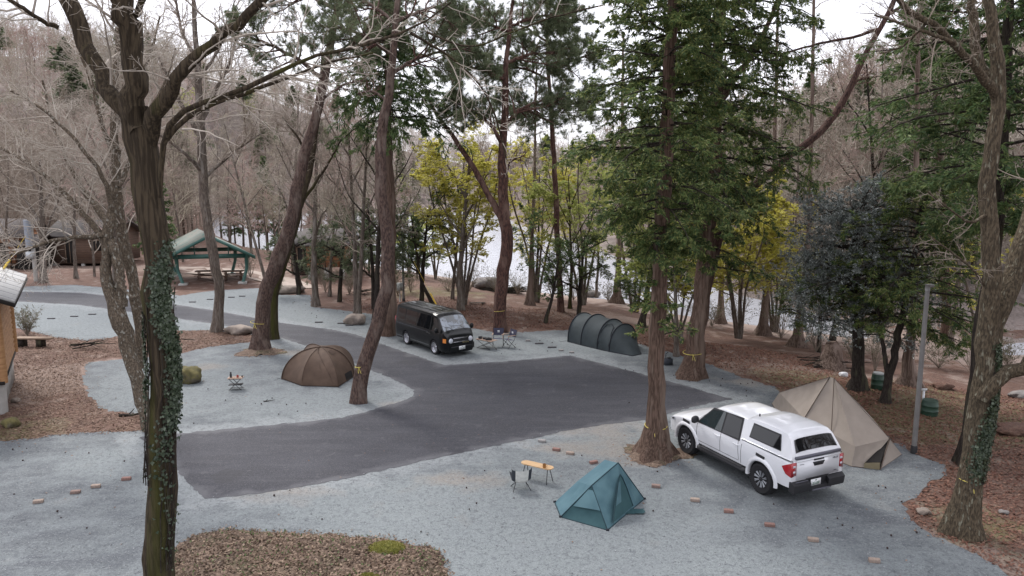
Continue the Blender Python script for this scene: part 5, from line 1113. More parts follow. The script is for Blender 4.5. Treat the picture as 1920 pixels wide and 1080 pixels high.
F_net = mat('teal_mesh', (.02,.065,.075), .8, c2=(.03,.085,.095), sc=3); F_hol = mat('tent_interior_dark', (.012,.01,.009), .95)
def patch(mb, a, b, c, d, n=10, sag=0., m=0, wr=0., seed=0):
    """bilinear panel a-b-c-d with sag along its normal and faint wrinkles"""
    a, b, c, d = [np.array(k, float) for k in (a, b, c, d)]
    nn = np.cross(b-a, d-a); nn = nn/(np.linalg.norm(nn)+1e-9) if np.linalg.norm(nn) > 1e-6 else unit(np.cross(c-b, d-b)); G = []
    for i in np.linspace(0, 1, n+1):
        r = []
        for j in np.linspace(0, 1, n+1):
            p = (a*(1-i)+b*i)*(1-j)+(d*(1-i)+c*i)*j
            r.append(p-nn*(sag*16*i*(1-i)*j*(1-j)+wr*sin(i*17+seed)*sin(pi*i)*sin(pi*j)*cos(j*5+seed)))
        G.append(r)
    mb.grid(G, m); return mb
def rel(p, o): return tuple(np.array(p)-np.array(o))
# dome tent ------------------------------------------------------
def dome_tent():
    o = gp(597, 700); R = empty('dome_tent', (o[0], o[1], .01), 0, 'brown dome tent on the gravel island next to the S shaped pine', 'tent')
    base = [rel(gp(529, 711), o), rel(gp(566, 724), o), rel(gp(634, 726), o), rel(gp(664, 706), o), rel(gp(655, 690), o), rel(gp(560, 688), o)]
    base = [np.array(b[:2])*1.0 for b in base]; base[4] += [.1, .5]; base[5] += [-.05, .7]; H = 1.2
    n = 6; sub = 10; rings = 16; G = []
    cx = sum(base)/6
    for i in range(n):
        for j in range(sub):
            t = j/sub; q = base[i]*(1-t)+base[(i+1) % n]*t-cx; ind = 1-.0*t
            r = []
            for k in range(rings+1):
                a = k/rings*pi/2; pinch = 1-.085*sin(pi*t)*sin(a*2)**1.2
                rad = cos(a)**.85; r.append((cx[0]+q[0]*rad*pinch, cx[1]+q[1]*rad*pinch, H*sin(a)**1.12*(1-.05*sin(pi*t)*sin(2*a))))
            G.append(r)
    G.append(G[0]); mb = MB(); mb.grid(G); mb.build('fly_sheet', F_brn, R, smooth=50)
    for i in (0, 2, 3, 5):
        col = np.array(G[i*sub])*np.array([1.012, 1.012, 1.01]); t = MB(); t.tube(col, .02, 6); t.build('pole_sleeve', F_brd, R, smooth=60)
    t = MB(); col = np.array(G[1*sub])*1.008; t.tube(col[2:], .009, 5); t.build('zip', F_brd, R)
    # door flap seams on the front panel, roof vent and side window
    f = np.array(G[1*sub:2*sub+1]); d = MB(); d.tube([f[9][0]*1.01, f[8][4]*1.012, f[6][9]*1.014, f[3][13]*1.014, f[1][15]*1.012], .012, 5); d.tube([f[3][13]*1.014, f[5][7]*1.012, f[7][1]*1.01], .008, 5); d.build('door_seam', F_brd, R)
    s = np.array(G[2*sub:3*sub+1]); v = MB(); v.grid((s[3:9, 11:14])*1.012, flip=False); v.build('roof_vent', F_brd, R)
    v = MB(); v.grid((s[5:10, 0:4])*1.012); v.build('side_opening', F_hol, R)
    b = MB(); b.tube([(p[0], p[1], .03) for p in base]+[(base[0][0], base[0][1], .03)], .022, 5); b.build('ground_hem', F_brd, R)
    g = MB()
    for p, q in ((base[0], (-.5, -.1)), (base[3], (.35, .1)), (base[2], (.2, -.35))): g.tube([(p[0], p[1], .05), (p[0]+q[0]*.4, p[1]+q[1]*.4, .005)], .008, 4)
    g.build('peg_loop', F_grd, R)
dome_tent()
# tunnel tent ----------------------------------------------------
def tunnel_tent():
    A = gp(1065, 641); D = gp(1141, 660); ax = (D-A); Lh = np.linalg.norm(ax); ax /= Lh; pr = np.array([-ax[1], ax[0], 0]); 
    if pr[0] < 0: pr = -pr
    R = empty('tunnel_tent', (A[0], A[1], .01), 0, 'dark green tunnel tent with black hoops at the far edge of the gravel', 'tent')
    hoops = [(0, 2.0, 1.32), (.34, 2.05, 1.38), (.73, 2.0, 1.3), (1.0, 1.9, 1.18)]
    def hoop(s, w, h, nn=25):
        c = ax*Lh*s+pr*2.0*.5; out = []
        for t in np.linspace(0, pi, nn): out.append(c-pr*cos(t)*w/2*(abs(sin(t))**.0)+np.array([0, 0, h*sin(t)**.8]))
        return np.array(out)
    H = [hoop(*h) for h in hoops]; mb = MB()
    for i in range(3):
        G = []
        for t in np.linspace(0, 1, 9):
            g = H[i]*(1-t)+H[i+1]*t; c = ax*Lh*(hoops[i][0]*(1-t)+hoops[i+1][0]*t)+pr; q = 1-.045*sin(pi*t); g = c+(g-c)*np.array([q, q, q]); G.append(g)
        mb.grid(G, flip=True)
    # sloping rear vestibule towards the camera, flat back
    foot = ax*(Lh+1.45)+pr*1.0; fa = rel(gp(1186, 668), A); fb_ = rel(gp(1202, 664.5), A); G = []
    for t in np.linspace(0, 1, 11):
        q = []
        for k in range(25):
            s = k/24; f = np.array(fa)*(1-s)+np.array(fb_)*s; p = H[3][k]*(1-t)+f*t; p[2] = H[3][k][2]*(1-t**1.15)*(1-.03*sin(pi*t)); q.append(p)
        G.append(q)
    mb.grid(G, flip=True); mb.ngon(H[0]); body = mb.build('fly_sheet', F_grn, R, smooth=50)
    for i, h in enumerate(H):
        t = MB(); c = ax*Lh*hoops[i][0]+pr; t.tube(c+(h-c)*1.012, .028, 6); t.build('hoop', F_grd, R, smooth=60)
    d = MB(); lerp = lambda t, k: (H[2][k]*(1-t)+H[3][k]*t); c = ax*Lh*.87+pr
    P = [lerp(.1, 1), lerp(.1, 5), lerp(.18, 8), lerp(.45, 9.0.__int__()), lerp(.75, 8), lerp(.88, 5), lerp(.9, 1)]; d.tube([c+(p-c)*1.005 for p in P], .016, 5); d.build('door_zip', F_grd, R)
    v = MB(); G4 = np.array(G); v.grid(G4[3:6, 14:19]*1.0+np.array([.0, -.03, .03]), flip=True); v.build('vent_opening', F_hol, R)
    hm = MB(); hm.tube([H[0][0], H[1][0], H[2][0], H[3][0], np.array(fa), np.array(fb_), H[3][-1]], .03, 5); hm.build('ground_hem', F_grd, R)
    g = MB()
    for p in (np.array(fb_), H[0][0]): g.tube([p+[0, 0, .05], p+[.45 if p[0] > 1 else -.4, .05, 0]], .007, 4)
    g.build('guy_line', F_grd, R)
tunnel_tent()
# beige pyramid tent ---------------------------------------------
def pyramid_tent():
    pk = at(1556, 707, 21.9); pk2 = at(1564, 709, 21.7); o = np.array([pk[0], pk[1], .004])
    A = gp(1447, 757); A2 = at(1461, 736, 25.2); B = np.array([8.75, 21.9, 0]); C = gp(1596, 875); D = gp(1649, 881)
    D2 = at(1668, 822, 20.9); E = gp(1691, 852); E2 = np.array([11.2, 22.6, .75]); Fp = np.array([11.3, 22.9, 0]); G_ = np.array([10.6, 25.3, 0]); G2 = np.array([10.4, 25.1, .8])
    B2 = np.array([8.95, 22.0, .8]); C2 = C+(D2-C)*.0+np.array([.12, .1, .55])
    R = empty('pyramid_tent', tuple(o), 0, 'large beige single pole tent with dark seams standing behind the white pickup', 'tent')
    r = lambda p: rel(p, o)
    mb = MB(); S = .11
    patch(mb, r(A2), r(B2), r(pk), r(pk), sag=S, wr=.006); patch(mb, r(B2), r(C2), r(pk2), r(pk), sag=S, wr=.006); patch(mb, r(C2), r(D2), r(pk2), r(pk2), sag=S*.7, wr=.008, seed=2)
    patch(mb, r(D2), r(E2), r(pk2), r(pk2), sag=S); patch(mb, r(E2), r(G2), r(pk), r(pk2), sag=S); patch(mb, r(G2), r(A2), r(pk), r(pk), sag=S)
    patch(mb, r(A), r(B), r(B2), r(A2), sag=.02, wr=.01); patch(mb, r(B), r(C), r(C2), r(B2), sag=.02, wr=.012); patch(mb, r(E2), r(Fp), r(G_), r(G2), sag=.02); patch(mb, r(G2), r(G_), r(A), r(A2), sag=.02)
    Cm = C+(D-C)*.45; Dm = D*.97+C*.03
    patch(mb, r(C), r(Cm), r(D2), r(C2), sag=.01, wr=.02, seed=1)
    patch(mb, r(D), r(E), r(D2+[.02, .02, -.02]), r(D2), sag=.05, wr=.02, seed=4); patch(mb, r(E), r(Fp), r(E2), r(D2), sag=.03, wr=.01)
    mb.build('canvas', F_bei, R, smooth=75)
    for p, q in ((pk, B2), (pk2, B2*.45+C2*.55), (pk2, D2), (pk2, E2), (pk, A2)):
        t = MB(); P = [np.array(r(p))*(1-k)+np.array(r(q))*k-np.array([0, 0, .0]) for k in np.linspace(0, 1, 8)]; t.tube([x+np.array([-.008, -.012, .008]) for x in P], .013 if q is not D2 and q is not E2 and q is not A2 else .006, 5); t.build('seam', F_bed, R)
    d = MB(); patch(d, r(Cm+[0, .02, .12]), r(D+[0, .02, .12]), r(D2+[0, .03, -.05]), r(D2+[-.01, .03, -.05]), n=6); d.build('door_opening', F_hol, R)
    d = MB(); patch(d, r(Cm), r(D), r(D+[0, -.01, .22]), r(Cm+[0, -.01, .16]), n=4); d.build('door_sill', F_khk, R)
    p = MB(); p.cyl(r(D+[0.02, 0, 0]), r(D2), .02, 8); p.build('corner_pole', F_bed, R); p = MB(); p.cyl((.03, 0, 0), r(np.array(pk)-[0, 0, .03]), .022, 8); p.build('centre_pole', M_bpl, R)
    h = MB(); h.tube([r(x+[0, 0, .01]) for x in (A, B, C, Cm)], .012, 4); h.tube([r(D), r(E)], .012, 4); h.tube([r(E), r(E+[.45, .12, 0])], .006, 4); h.build('hem', F_bed, R)
pyramid_tent()
# teal tent ------------------------------------------------------
def teal_tent():
    FL = gp(1051, 970); F = gp(1139, 995); Rr = gp(1208, 936); BL = gp(1040, 942); B = np.array([2.55, 18.8, 0])
    R1 = at(1134, 862, 18.0); R2 = at(1159, 868, 17.45); S = at(1109, 911, 17.05); o = np.array([2.3, 17.6, .004]); r = lambda p: rel(p, o)
    R = empty('ridge_tent', tuple(o), 0, 'small teal tent with mesh front and arched zip door beside the low wooden table', 'tent')
    mb = MB(); W = (FL+S)/2; 
    patch(mb, r(BL), r(FL), r(S), r(R1*.45+BL*.55+[0, 0, .05]), sag=.06, wr=.02); patch(mb, r(R1*.45+BL*.55+[0, 0, .05]), r(S), r(R2), r(R1), sag=.04, wr=.014)
    patch(mb, r(B), r(BL), r(R1*.45+BL*.55+[0, 0, .05]), r(R1), sag=.03); patch(mb, r(Rr), r(B), r(R1), r(R2), sag=.03)
    mb.build('fly_sheet', F_tel, R, smooth=50)
    s = MB(); patch(s, r(S), r(F), r(F*.62+Rr*.38), r(R2), sag=.035, wr=.022, seed=3); patch(s, r(R2), r(F*.2+Rr*.8), r(Rr), r(R2), sag=.0); s.build('side_panel', F_tl2, R, smooth=50)
    s = MB(); patch(s, r(R2), r(F*.62+Rr*.38), r(F*.2+Rr*.8), r(R2), n=12, sag=.03, wr=.018); s.build('side_panel', F_tel, R, smooth=50)
    m = MB(); patch(m, r(FL), r(F), r(S), r(S), sag=.05); m.build('mesh_front', F_net, R, smooth=50)
    m = MB(); a = FL*.93+S*.07+[.01, -.01, 0]; patch(m, r(FL*.62+S*.38+[.02, -.03, 0]), r(F*.55+S*.45+[0, -.03, 0]), r(S*.9+F*.1+[0, -.02, 0]), r(S*.9+FL*.1+[0, -.02, 0]), n=5, sag=-.01); m.build('front_flap', F_tl2, R)
    # arched door: dark mesh panel with an outline
    e1 = F*.6+Rr*.4; e2 = F*.2+Rr*.8; up = R2; nrm = unit(np.cross(Rr-F, R2-F)); nrm = nrm if nrm[1] < 0 or nrm[0] > 0 else -nrm
    def dp(u, v): base = F*(1-(.1+.58*u))+Rr*(.1+.58*u); return base*(1-v)+up*v+nrm*.018
    out = [dp(0, .06), dp(.02, .35), dp(.1, .58), dp(.3, .74), dp(.58, .78), dp(.85, .68), dp(.97, .45), dp(1., .06)]
    cen = sum(out)/8; m = MB()
    for k in range(8): patch(m, r(cen), r(out[k]), r(out[(k+1) % 8]), r(cen), n=3)
    m.build('mesh_door', F_net, R); m = MB(); m.tube([r(x+nrm*.008) for x in out], .011, 5); m.build('door_zip', F_tld, R)
    m = MB(); patch(m, r(dp(.1, .3)+nrm*.006), r(dp(.45, .3)+nrm*.006), r(dp(.5, .68)+nrm*.006), r(dp(.25, .66)+nrm*.006), n=4, wr=.01); m.build('curtain', F_tl2, R)
    for pth_ in ([FL, S, R2], [S, F], [R2, Rr], [FL, F, Rr], [FL, BL]):
        m = MB(); m.tube([r(np.array(x)+[0, 0, .008]) for x in pth_], .014, 5); m.build('edge_tape', F_tld, R, smooth=60)
    m = MB()
    for c in (FL, F, Rr, BL): m.box(r(c+[0, 0, .02]), (.07, .05, .04))
    m.build('corner_buckle', F_grd, R)
    m = MB(); rg = np.random.RandomState(3); q0 = gp(1180, 962); G = [[np.array(r(q0))+np.array([(i-3)*.09+.02*rg.normal(), (j-1.5)*.07, .02+.03*rg.rand()]) for j in range(5)] for i in range(8)]; m.grid(G); m.build('loose_flap', F_net, R, smooth=180)
teal_tent()
# ---- tables, chairs, small gear
M_wood = mat('pale_wood', (.55,.36,.19), .5, c2=(.48,.3,.15), sc=6, stretch=(1,6,1)); M_wod2 = mat('table_slats', (.42,.3,.23), .6, c2=(.34,.23,.17), sc=8)
M_blk = mat('black_tubing', (.02,.02,.022), .45); M_can = mat('grey_canvas', (.66,.66,.62), .9, c2=(.55,.55,.52), sc=12); M_cdk = mat('dark_canvas', (.035,.04,.05), .85); M_ora = mat('amber_mug', (.3,.13,.03), .35); M_prp = mat('camp_chair_cloth', (.05,.05,.085), .85); M_wht = mat('label_white', (.65,.66,.68), .8); M_rdd = mat('red_cup', (.3,.05,.045), .4)
def oval_table():
    a = at(978.5, 869, 19.45); b = at(1037, 885, 18.95); a[2] = b[2] = 0; c = (a+b)/2; L_ = np.linalg.norm(b-a); rz = math.atan2(b[1]-a[1], b[0]-a[0])
    R = empty('camp_table', (c[0], c[1], .004), rz, 'low oval wooden table with an amber mug, next to the teal tent', 'table'); H = .42; w = .14; hl_ = L_/2-.0
    pts = [(hl_-w+w*cos(t), w*sin(t), H) for t in np.linspace(-pi/2, pi/2, 13)]+[(-hl_+w+w*cos(t), w*sin(t), H) for t in np.linspace(pi/2, 1.5*pi, 13)]
    m = MB(); m.prism(pts, (0, 0, .022)); m.build('table_top', M_wood, R, smooth=40)
    for sx in (-1, 1):
        for sy in (-1, 1): m = MB(); m.cyl((sx*(hl_-.14), sy*.05, H), (sx*(hl_-.1)+.02*sy, sy*.15, 0), .011, 8); m.build('leg', M_blk, R, smooth=60)
    p = at(1020.5, 883, 19.0); mg = MB(); mg.lathe([(.001, 0), (.042, 0), (.045, .1), (.04, .1), (.036, .02), (.001, .015)], k=16); mg.tube([(.043, 0, .08), (.075, 0, .07), (.075, 0, .035), (.043, 0, .02)], .007, 6)
    o = mg.build('mug', M_ora, smooth=40); o.location = (p[0], p[1], .004+H+.023); tag(o, 'amber mug standing on the oval wooden table', 'mug')
oval_table()
def sling_chair():
    g = gp(976, 916); R = empty('camp_chair', (g[0], g[1], .004), radians(12), 'low camp chair with pale grey sling seat and dark corners, beside the oval wooden table', 'chair')
    # back towards the camera-left; seat sling hangs on four arms
    hub = [(-.13, -.02, .2), (.13, -.02, .2)]
    for x, y in ((-.24, -.2), (.24, -.2), (-.22, .2), (.22, .2)):
        m = MB(); h = hub[0 if x < 0 else 1]; m.cyl(h, (x, y, 0), .01, 8); m.build('leg', M_blk, R, smooth=60)
    m = MB(); m.cyl(hub[0], hub[1], .012, 8); c = {'bl': (-.27, -.16, .62), 'br': (.27, -.16, .62), 'fl': (-.25, .22, .4), 'fr': (.25, .22, .4)}
    for k, p in c.items(): m.cyl(hub[0 if k[1] == 'l' else 1], p, .009, 8)
    m.build('frame', M_blk, R, smooth=60)
    G = []
    for i in np.linspace(-1, 1, 13):
        row = []
        for j in np.linspace(0, 1, 12):
            if j < .5: t = j/.5; y = -.17+.05*t; z = .6-.32*t; wd = .27-.02*t
            else: t = (j-.5)/.5; y = -.12+.34*t; z = .28+.11*t**2; wd = .25
            row.append((i*wd, y-.07*(1-i*i)*(1-j), z-.09*(1-i*i)*(1-abs(2*j-1)*.6)))
        G.append(row)
    G = np.array(G); m = MB(); m.grid(G[2:11]); m.build('seat', M_can, R, smooth=180); m = MB(); m.grid(G[:3]); m.grid(G[10:]); m.build('side_panel', M_cdk, R, smooth=180)
sling_chair()
def x_table(px, py, L_, Wd, H, rz, label, items=True, name='camp_table', m_top=None):
    g = gp(px, py); R = empty(name, (g[0], g[1], .004), rz, label, 'table'); m = MB()
    n = 7
    for i in range(n): m.box(((i-(n-1)/2)*L_/n, 0, H), (L_/n*.9, Wd, .015))
    m.build('table_top', m_top or M_wod2, R)
    for sy in (-1, 1):
        for sx in (-1, 1): l = MB(); l.cyl((sx*L_*.42, sy*Wd*.42, H-.01), (-sx*L_*.42, sy*Wd*.44, 0), .011, 6); l.build('leg', M_blk, R)
    for z, f in ((H-.02, .44), (.03, .42)): l = MB(); l.box((0, Wd*f, z), (L_*.8, .014, .014)); l.box((0, -Wd*f, z), (L_*.8, .014, .014)); l.build('rail', M_blk, R)
    return R, g
R, g = x_table(443, 730, .56, .34, .46, .1, 'small wooden slat table with crossed legs between the mossy rock and the brown tent')
sh = MB(); sh.box((0, 0, .2), (.5, .3, .012)); sh.build('shelf', M_blk, R)
def on(name, mb, m, x, y, z, label, cat, smooth=50): o = mb.build(name, m, smooth=smooth); o.location = (x, y, z); return tag(o, label, cat)
b = MB(); b.lathe([(.001, 0), (.042, 0), (.042, .13), (.03, .15), (.032, .21), (.001, .215)], k=14); on('bottle', b, M_bpl, g[0]-.18, g[1], .475, 'dark bottle standing at the left end of the small slat table', 'bottle')
b = MB(); b.lathe([(.001, 0), (.04, 0), (.043, .09), (.036, .09), (.034, .01), (.001, .01)], k=14); on('mug', b, M_rdd, g[0]+.08, g[1], .475, 'dark red mug on the small slat table beside the brown tent', 'mug')
b = MB(); b.lathe([(.001, 0), (.025, 0), (.03, .06), (.001, .065)], k=12); on('jar', b, M_bpl, g[0]+.23, g[1]+.06, .475, 'small black jar at the right end of the small slat table', 'jar')
R, g = x_table(912, 653, 1.0, .5, .42, radians(-38), 'folding wooden table with black cookware in front of the black van')
for i, (dx, dy, r_, h_) in enumerate(((-.3, .2, .09, .1), (-.08, .08, .1, .07))):
    b = MB(); b.lathe([(.001, 0), (r_, 0), (r_, h_), (r_*.9, h_+.01), (.001, h_+.02)], k=16); b.tube([(r_, 0, h_*.6), (r_+.1, 0, h_*.7)], .01, 6); on('pot', b, M_bpl, g[0]+dx, g[1]+dy, .435, ('black cooking pot on the end of the folding table nearest the van', 'black pan in the middle of the folding table by the van')[i], 'pot')
b = MB(); b.box((0, 0, .04), (.3, .2, .08)); b.box((0, 0, .09), (.24, .15, .02)); b.lathe([(.001, .1), (.05, .1), (.05, .12), (.001, .12)], k=12); on('camp_stove', b, M_bpl, g[0]+.12, g[1]-.12, .435, 'flat black camp stove on the folding table by the van', 'stove')
def folding_chair(px, py, rz, label):
    g = gp(px, py); R = empty('folding_chair', (g[0], g[1], .004), rz, label, 'chair', 'dark folding chairs by the van')
    for s in (-1, 1):
        for (a_, b_) in (((s*.25, .22, .0), (s*.25, -.16, .42)), ((s*.25, -.24, .0), (s*.25, .2, .42))): l = MB(); l.cyl(a_, b_, .012, 6); l.build('leg', M_blk, R)
        a_ = MB(); a_.box((s*.26, .02, .62), (.05, .44, .025)); a_.cyl((s*.25, .18, .42), (s*.26, .2, .61), .01, 6); a_.build('armrest', M_wod2, R)
        f = MB(); f.cyl((s*.24, -.14, .38), (s*.24, -.32, .86), .012, 6); f.build('back_post', M_blk, R)
    m = MB(); patch(m, (-.24, .2, .42), (.24, .2, .42), (.24, -.17, .38), (-.24, -.17, .38), sag=.03); m.build('seat', M_prp, R, smooth=180)
    m = MB(); G = [[(x*.25, -.2-.26*(z-.5)+(.03 if sd else 0), z) for z in (.52, .62, .74, .85)] for sd in (0,) for x in (-1, -.5, 0, .5, 1)]; m.grid(G); G = [[(p[0], p[1]-.02, p[2]) for p in c] for c in G]; m.grid(G, flip=True); o = m.build('backrest', M_prp, R, smooth=180)
    m = MB(); m.box((0, -.25+.03, .7), (.1, .012, .1)); m.build('back_patch', M_wht, o)
folding_chair(934, 650, radians(175), 'dark folding chair behind the folding table, its back towards the trees')
folding_chair(954, 652, radians(125), 'dark folding chair at the right of the folding table, turned towards the van')
def lump(name, px, py, w, h, dpt, m, label, cat, seed, rough=.18, z=None, group=None):
    g = gt(px, py) if z is None else gp(px, py, z); rg = np.random.RandomState(seed); ph = rg.uniform(0, 6, 6); G = []
    for a in np.linspace(0, pi, 15):
        r = []
        for t in np.linspace(0, 2*pi, 25):
            d = 1+rough*(sin(3*t+ph[0])*sin(2*a+ph[1])+.5*sin(5*t+ph[2]+a*3)+.35*sin(9*t+ph[3])*sin(7*a+ph[4]))*sin(a)
            ct, st_ = cos(t), sin(t); sq = (abs(ct)**4+abs(st_)**4)**-.25*.35+.65
            r.append((w/2*d*sin(a)**.7*ct*sq, dpt/2*d*sin(a)**.7*st_*sq, h*(.42+.58*cos(a)*d)))
        G.append(r)
    mb = MB(); mb.grid(G); o = mb.build(name, m, smooth=45); o.location = tuple(g); o.rotation_euler[2] = rg.uniform(-.3, .3); return tag(o, label, cat, group)
M_rock = mat('rock_tan', (.3,.25,.21), .9, c2=(.2,.165,.14), sc=4, bump=1., c3=(.12,.1,.09), sc3=1.5); M_mosr = mat('mossy_rock', (.15,.13,.05), .95, c2=(.075,.068,.03), sc=5, bump=1.2, c3=(.1,.085,.065), sc3=3)
M_rokg = mat('rock_grey', (.22,.2,.19), .9, c2=(.13,.12,.115), sc=4, bump=1.)
M_mossc = mat('moss_cushion', (.16,.17,.03), 1., c2=(.1,.11,.025), sc=12, bump=1.2)
for a_ in [(354, 716, 1.05, .62, .9, M_mosr, 'mossy olive boulder on the gravel island right of the ivy covered trunk', 1), (449, 625, 1.5, .42, 1., M_rock, 'flat tan boulder at the tip of the leafy strip by the road', 2), (667, 607, 1.15, .55, .9, M_rock, 'tan boulder on the far gravel left of the black van', 3),
    (538, 549, 2.4, .5, 1.4, M_rock, 'wide low rock at the edge of the far gravel behind the curved pines', 4), (912, 541, 2.3, .9, 1.6, M_rokg, 'grey boulder at the water edge left of the brush pile', 5), (1130, 546, 1.6, .6, 1.2, M_rokg, 'grey rock on the shore behind the tunnel tent', 6),
    (1108, 556, 1.3, .5, 1., M_rokg, 'small shore rock left of the flared cypress trunk', 7), (29, 754, .3, .16, .25, M_rock, 'small stone by the pier of the log cabin', 8), (22, 800, .55, .3, .4, M_mosr, 'mossy stone in the leaves below the log cabin', 9),
    (1731, 963, .32, .14, .26, M_rock, 'brown stone on the leaf litter beside the pad in the right foreground', 10), (1882, 962, .22, .07, .2, M_rokg, 'pale stone on the leaf litter right of the large lichen covered tree', 11), (1915, 745, .9, .25, .6, M_rokg, 'flat grey stone at the right edge beyond the large tree', 12),
    (392, 1059, .16, .09, .13, M_rokg, 'small grey stone on the leafy island at the front', 13), (1905, 812, 1.3, .3, .9, M_ground, 'low mound of earth at the right edge', 14), (1767, 728, .8, .25, .5, M_ground, 'dark clod of earth right of the grey pole', 15)]:
    lump('rock' if a_[5] is not M_ground else 'earth_mound', *a_[:6], a_[6], 'rock' if a_[5] is not M_ground else 'mound', a_[7])
def moss(px, py, w, h, label, seed):
    g = gp(px, py, .16); rg = np.random.RandomState(seed); n = 1400; a = rg.uniform(0, 2*pi, n); r = np.sqrt(rg.uniform(0, 1, n)); C = np.column_stack([g[0]+w/2*r*np.cos(a), g[1]+w*.35*r*np.sin(a), .14+h*np.sqrt(np.clip(1-r*r, 0, 1))])
    mb = cloud(rg, C, .05, asp=.3); G = [[(g[0]+w/2*.97*q*cos(t), g[1]+w*.34*q*sin(t), .12+h*.95*sqrt(max(0, 1-q*q))) for q in np.linspace(0, 1, 8)] for t in np.linspace(0, 2*pi, 25)]; mb.grid(G, 1)
    o = mb.build('moss_clump', [leafmat('moss_tufts', (.17,.17,.03), (.25,.23,.05), (.3,.27,.09)), M_mossc], smooth=180); tag(o, label, 'moss', 'moss clumps on the leafy island')
moss(725, 1030, .85, .16, 'bright mossy hump on the leafy island at the front', 1); moss(690, 1083, .5, .08, 'small moss patch at the bottom of the leafy island', 2)
# ---- bricks marking the pitches
M_brk = [mat('brick_orange', (.27,.19,.16), .9, c2=(.2,.145,.125), sc=20, bump=.6), mat('brick_tan', (.34,.27,.22), .9, c2=(.26,.2,.17), sc=20, bump=.6), mat('brick_red', (.26,.15,.125), .9, c2=(.2,.12,.1), sc=20, bump=.6), mat('block_grey', (.33,.31,.3), .9, c2=(.25,.24,.23), sc=20, bump=.6), mat('block_dark', (.07,.065,.07), .9)]
BR = [(72,943,1,.25,'brick on the near left gravel, farthest left in the row of bricks'),(142,925,0,.2,'brick in the near left row, second from the left edge'),(180,914,1,.15,'brick in the near left row, third from the left edge'),(237,900,2,.1,'reddish brick in the near left row, nearest the ivy covered trunk'),
 (1016,829,3,-.3,'grey block at the asphalt edge above the oval table'),(1043,845,2,-.4,'dark red half sunk brick between the oval table and the conifer'),(1069,852,1,-.35,'tan brick above the peak of the teal tent'),(1113,869,2,.4,'broken red brick just left of the teal tent peak'),(1230,914,0,-.25,'brick right of the teal tent, below the conifer litter mound'),
 (1303,940,1,-.2,'tan brick second in the row running below the pickup'),(1366,961,2,-.2,'red brick below the rear wheel of the pickup'),(1443,987,2,-.2,'red brick below the pickup bumper, fourth in the row'),(1525,1015,1,-.2,'tan brick at the lower right, fifth in the row'),(1639,1054,1,-.2,'pale brick nearest the bottom edge at the right'),
 (990,640,3,.1,'block on the far pad, leftmost of five towards the tunnel tent'),(1011,645,4,.1,'dark block on the far pad, second of five'),(1035,652,4,.1,'dark block on the far pad, third of five'),(1052,658,3,-.2,'pale block on the far pad, fourth of five'),(1072,662,3,-.1,'pale block at the corner of the asphalt near the tunnel tent'),
 (361,567,4,0,'dark block on the far gravel, leftmost of four before the shelter'),(394,562,4,0,'dark block on the far gravel, second of four before the shelter'),(434,558,4,0,'dark block on the far gravel, third of four before the shelter'),(454,556,4,0,'dark block on the far gravel, fourth of four before the shelter'),
 (173,590,4,0,'dark block on the far left gravel, rightmost of three'),(139,594,4,0,'dark block on the far left gravel, middle of three'),(96,598,4,0,'dark block on the far left gravel, leftmost of three'),(640,607,4,0,'dark block beside the tan boulder at the far road edge'),(655,611,4,.2,'dark block in front of the tan boulder'),(598,605,4,.1,'dark block at the road edge left of the tan boulder'),(1250,714,2,.5,'red object on the gravel behind the central conifer')]
for i, (px, py, mi, rz, lab) in enumerate(BR[:-1]):
    g = gp(px, py); b = MB(); Lb = .23 if mi != 4 else .42; rgb = random.Random(i); x, y, z = Lb/2, .055, .075 if mi != 4 else .05
    V = [(sx*x*(1-.02*rgb.random()), sy*y, sz) for sx in (-1, 1) for sy in (-1, 1) for sz in (0, z)]; V = [(a+rgb.uniform(-.006, .006), c+rgb.uniform(-.006, .006), e) for a, c, e in V]
    b.add(V, np.array([(0,1,3,2),(4,6,7,5),(0,4,5,1),(2,3,7,6),(0,2,6,4),(1,5,7,3)])); o = b.build('brick', M_brk[mi])
    bv = o.modifiers.new('bevel', 'BEVEL'); bv.width = .004; bv.segments = 2; o.location = (g[0], g[1], .006); o.rotation_euler[2] = rz; tag(o, lab, 'brick', 'bricks and blocks marking the pitches')
# ---- pine cones and dark specks on the gravel
pc = MB(); pc.lathe([(.001, 0), (.025, .012), (.034, .03), (.025, .055), (.001, .07)], k=9); pc = pc.build('pine_cone', mat('pine_cone_brown', (.045,.03,.028), .9)); tag(pc, 'small dark pine cone lying on the gravel', 'pine cone', 'pine cones scattered on the gravel')
rgc = np.random.RandomState(9); spots = [gp(px, py)[:2] for px, py in [(25,844),(50,842),(122,850),(167,851),(42,864),(25,928),(108,961),(113,972),(163,992),(232,866),(515,931),(790,998),(838,1053),(603,975),(1180,756),(1320,700)]]
for r_, n in ((((1150,690),(1420,715),(1400,745),(1200,700)), 20), (((340,680),(520,740),(700,760),(360,800)), 12), (((900,640),(1060,630),(1060,660),(920,668)), 10), (((400,940),(1200,830),(1300,1000),(600,980)), 14), (((1250,900),(1500,950),(1700,880),(1750,1060)), 12), (((560,560),(700,596),(640,612),(500,590)), 14)):
    q = scatter(w2(r_), n, rgc); spots += list(q)
for i, p in enumerate(spots):
    o = pc if i == 0 else pc.copy()
    if i: COL.objects.link(o)
    s = rgc.uniform(.45, .85); o.location = (p[0], p[1], .012); o.rotation_euler = (rgc.uniform(0, 1.5), 0, rgc.uniform(0, 6)); o.scale = (s, s, s)
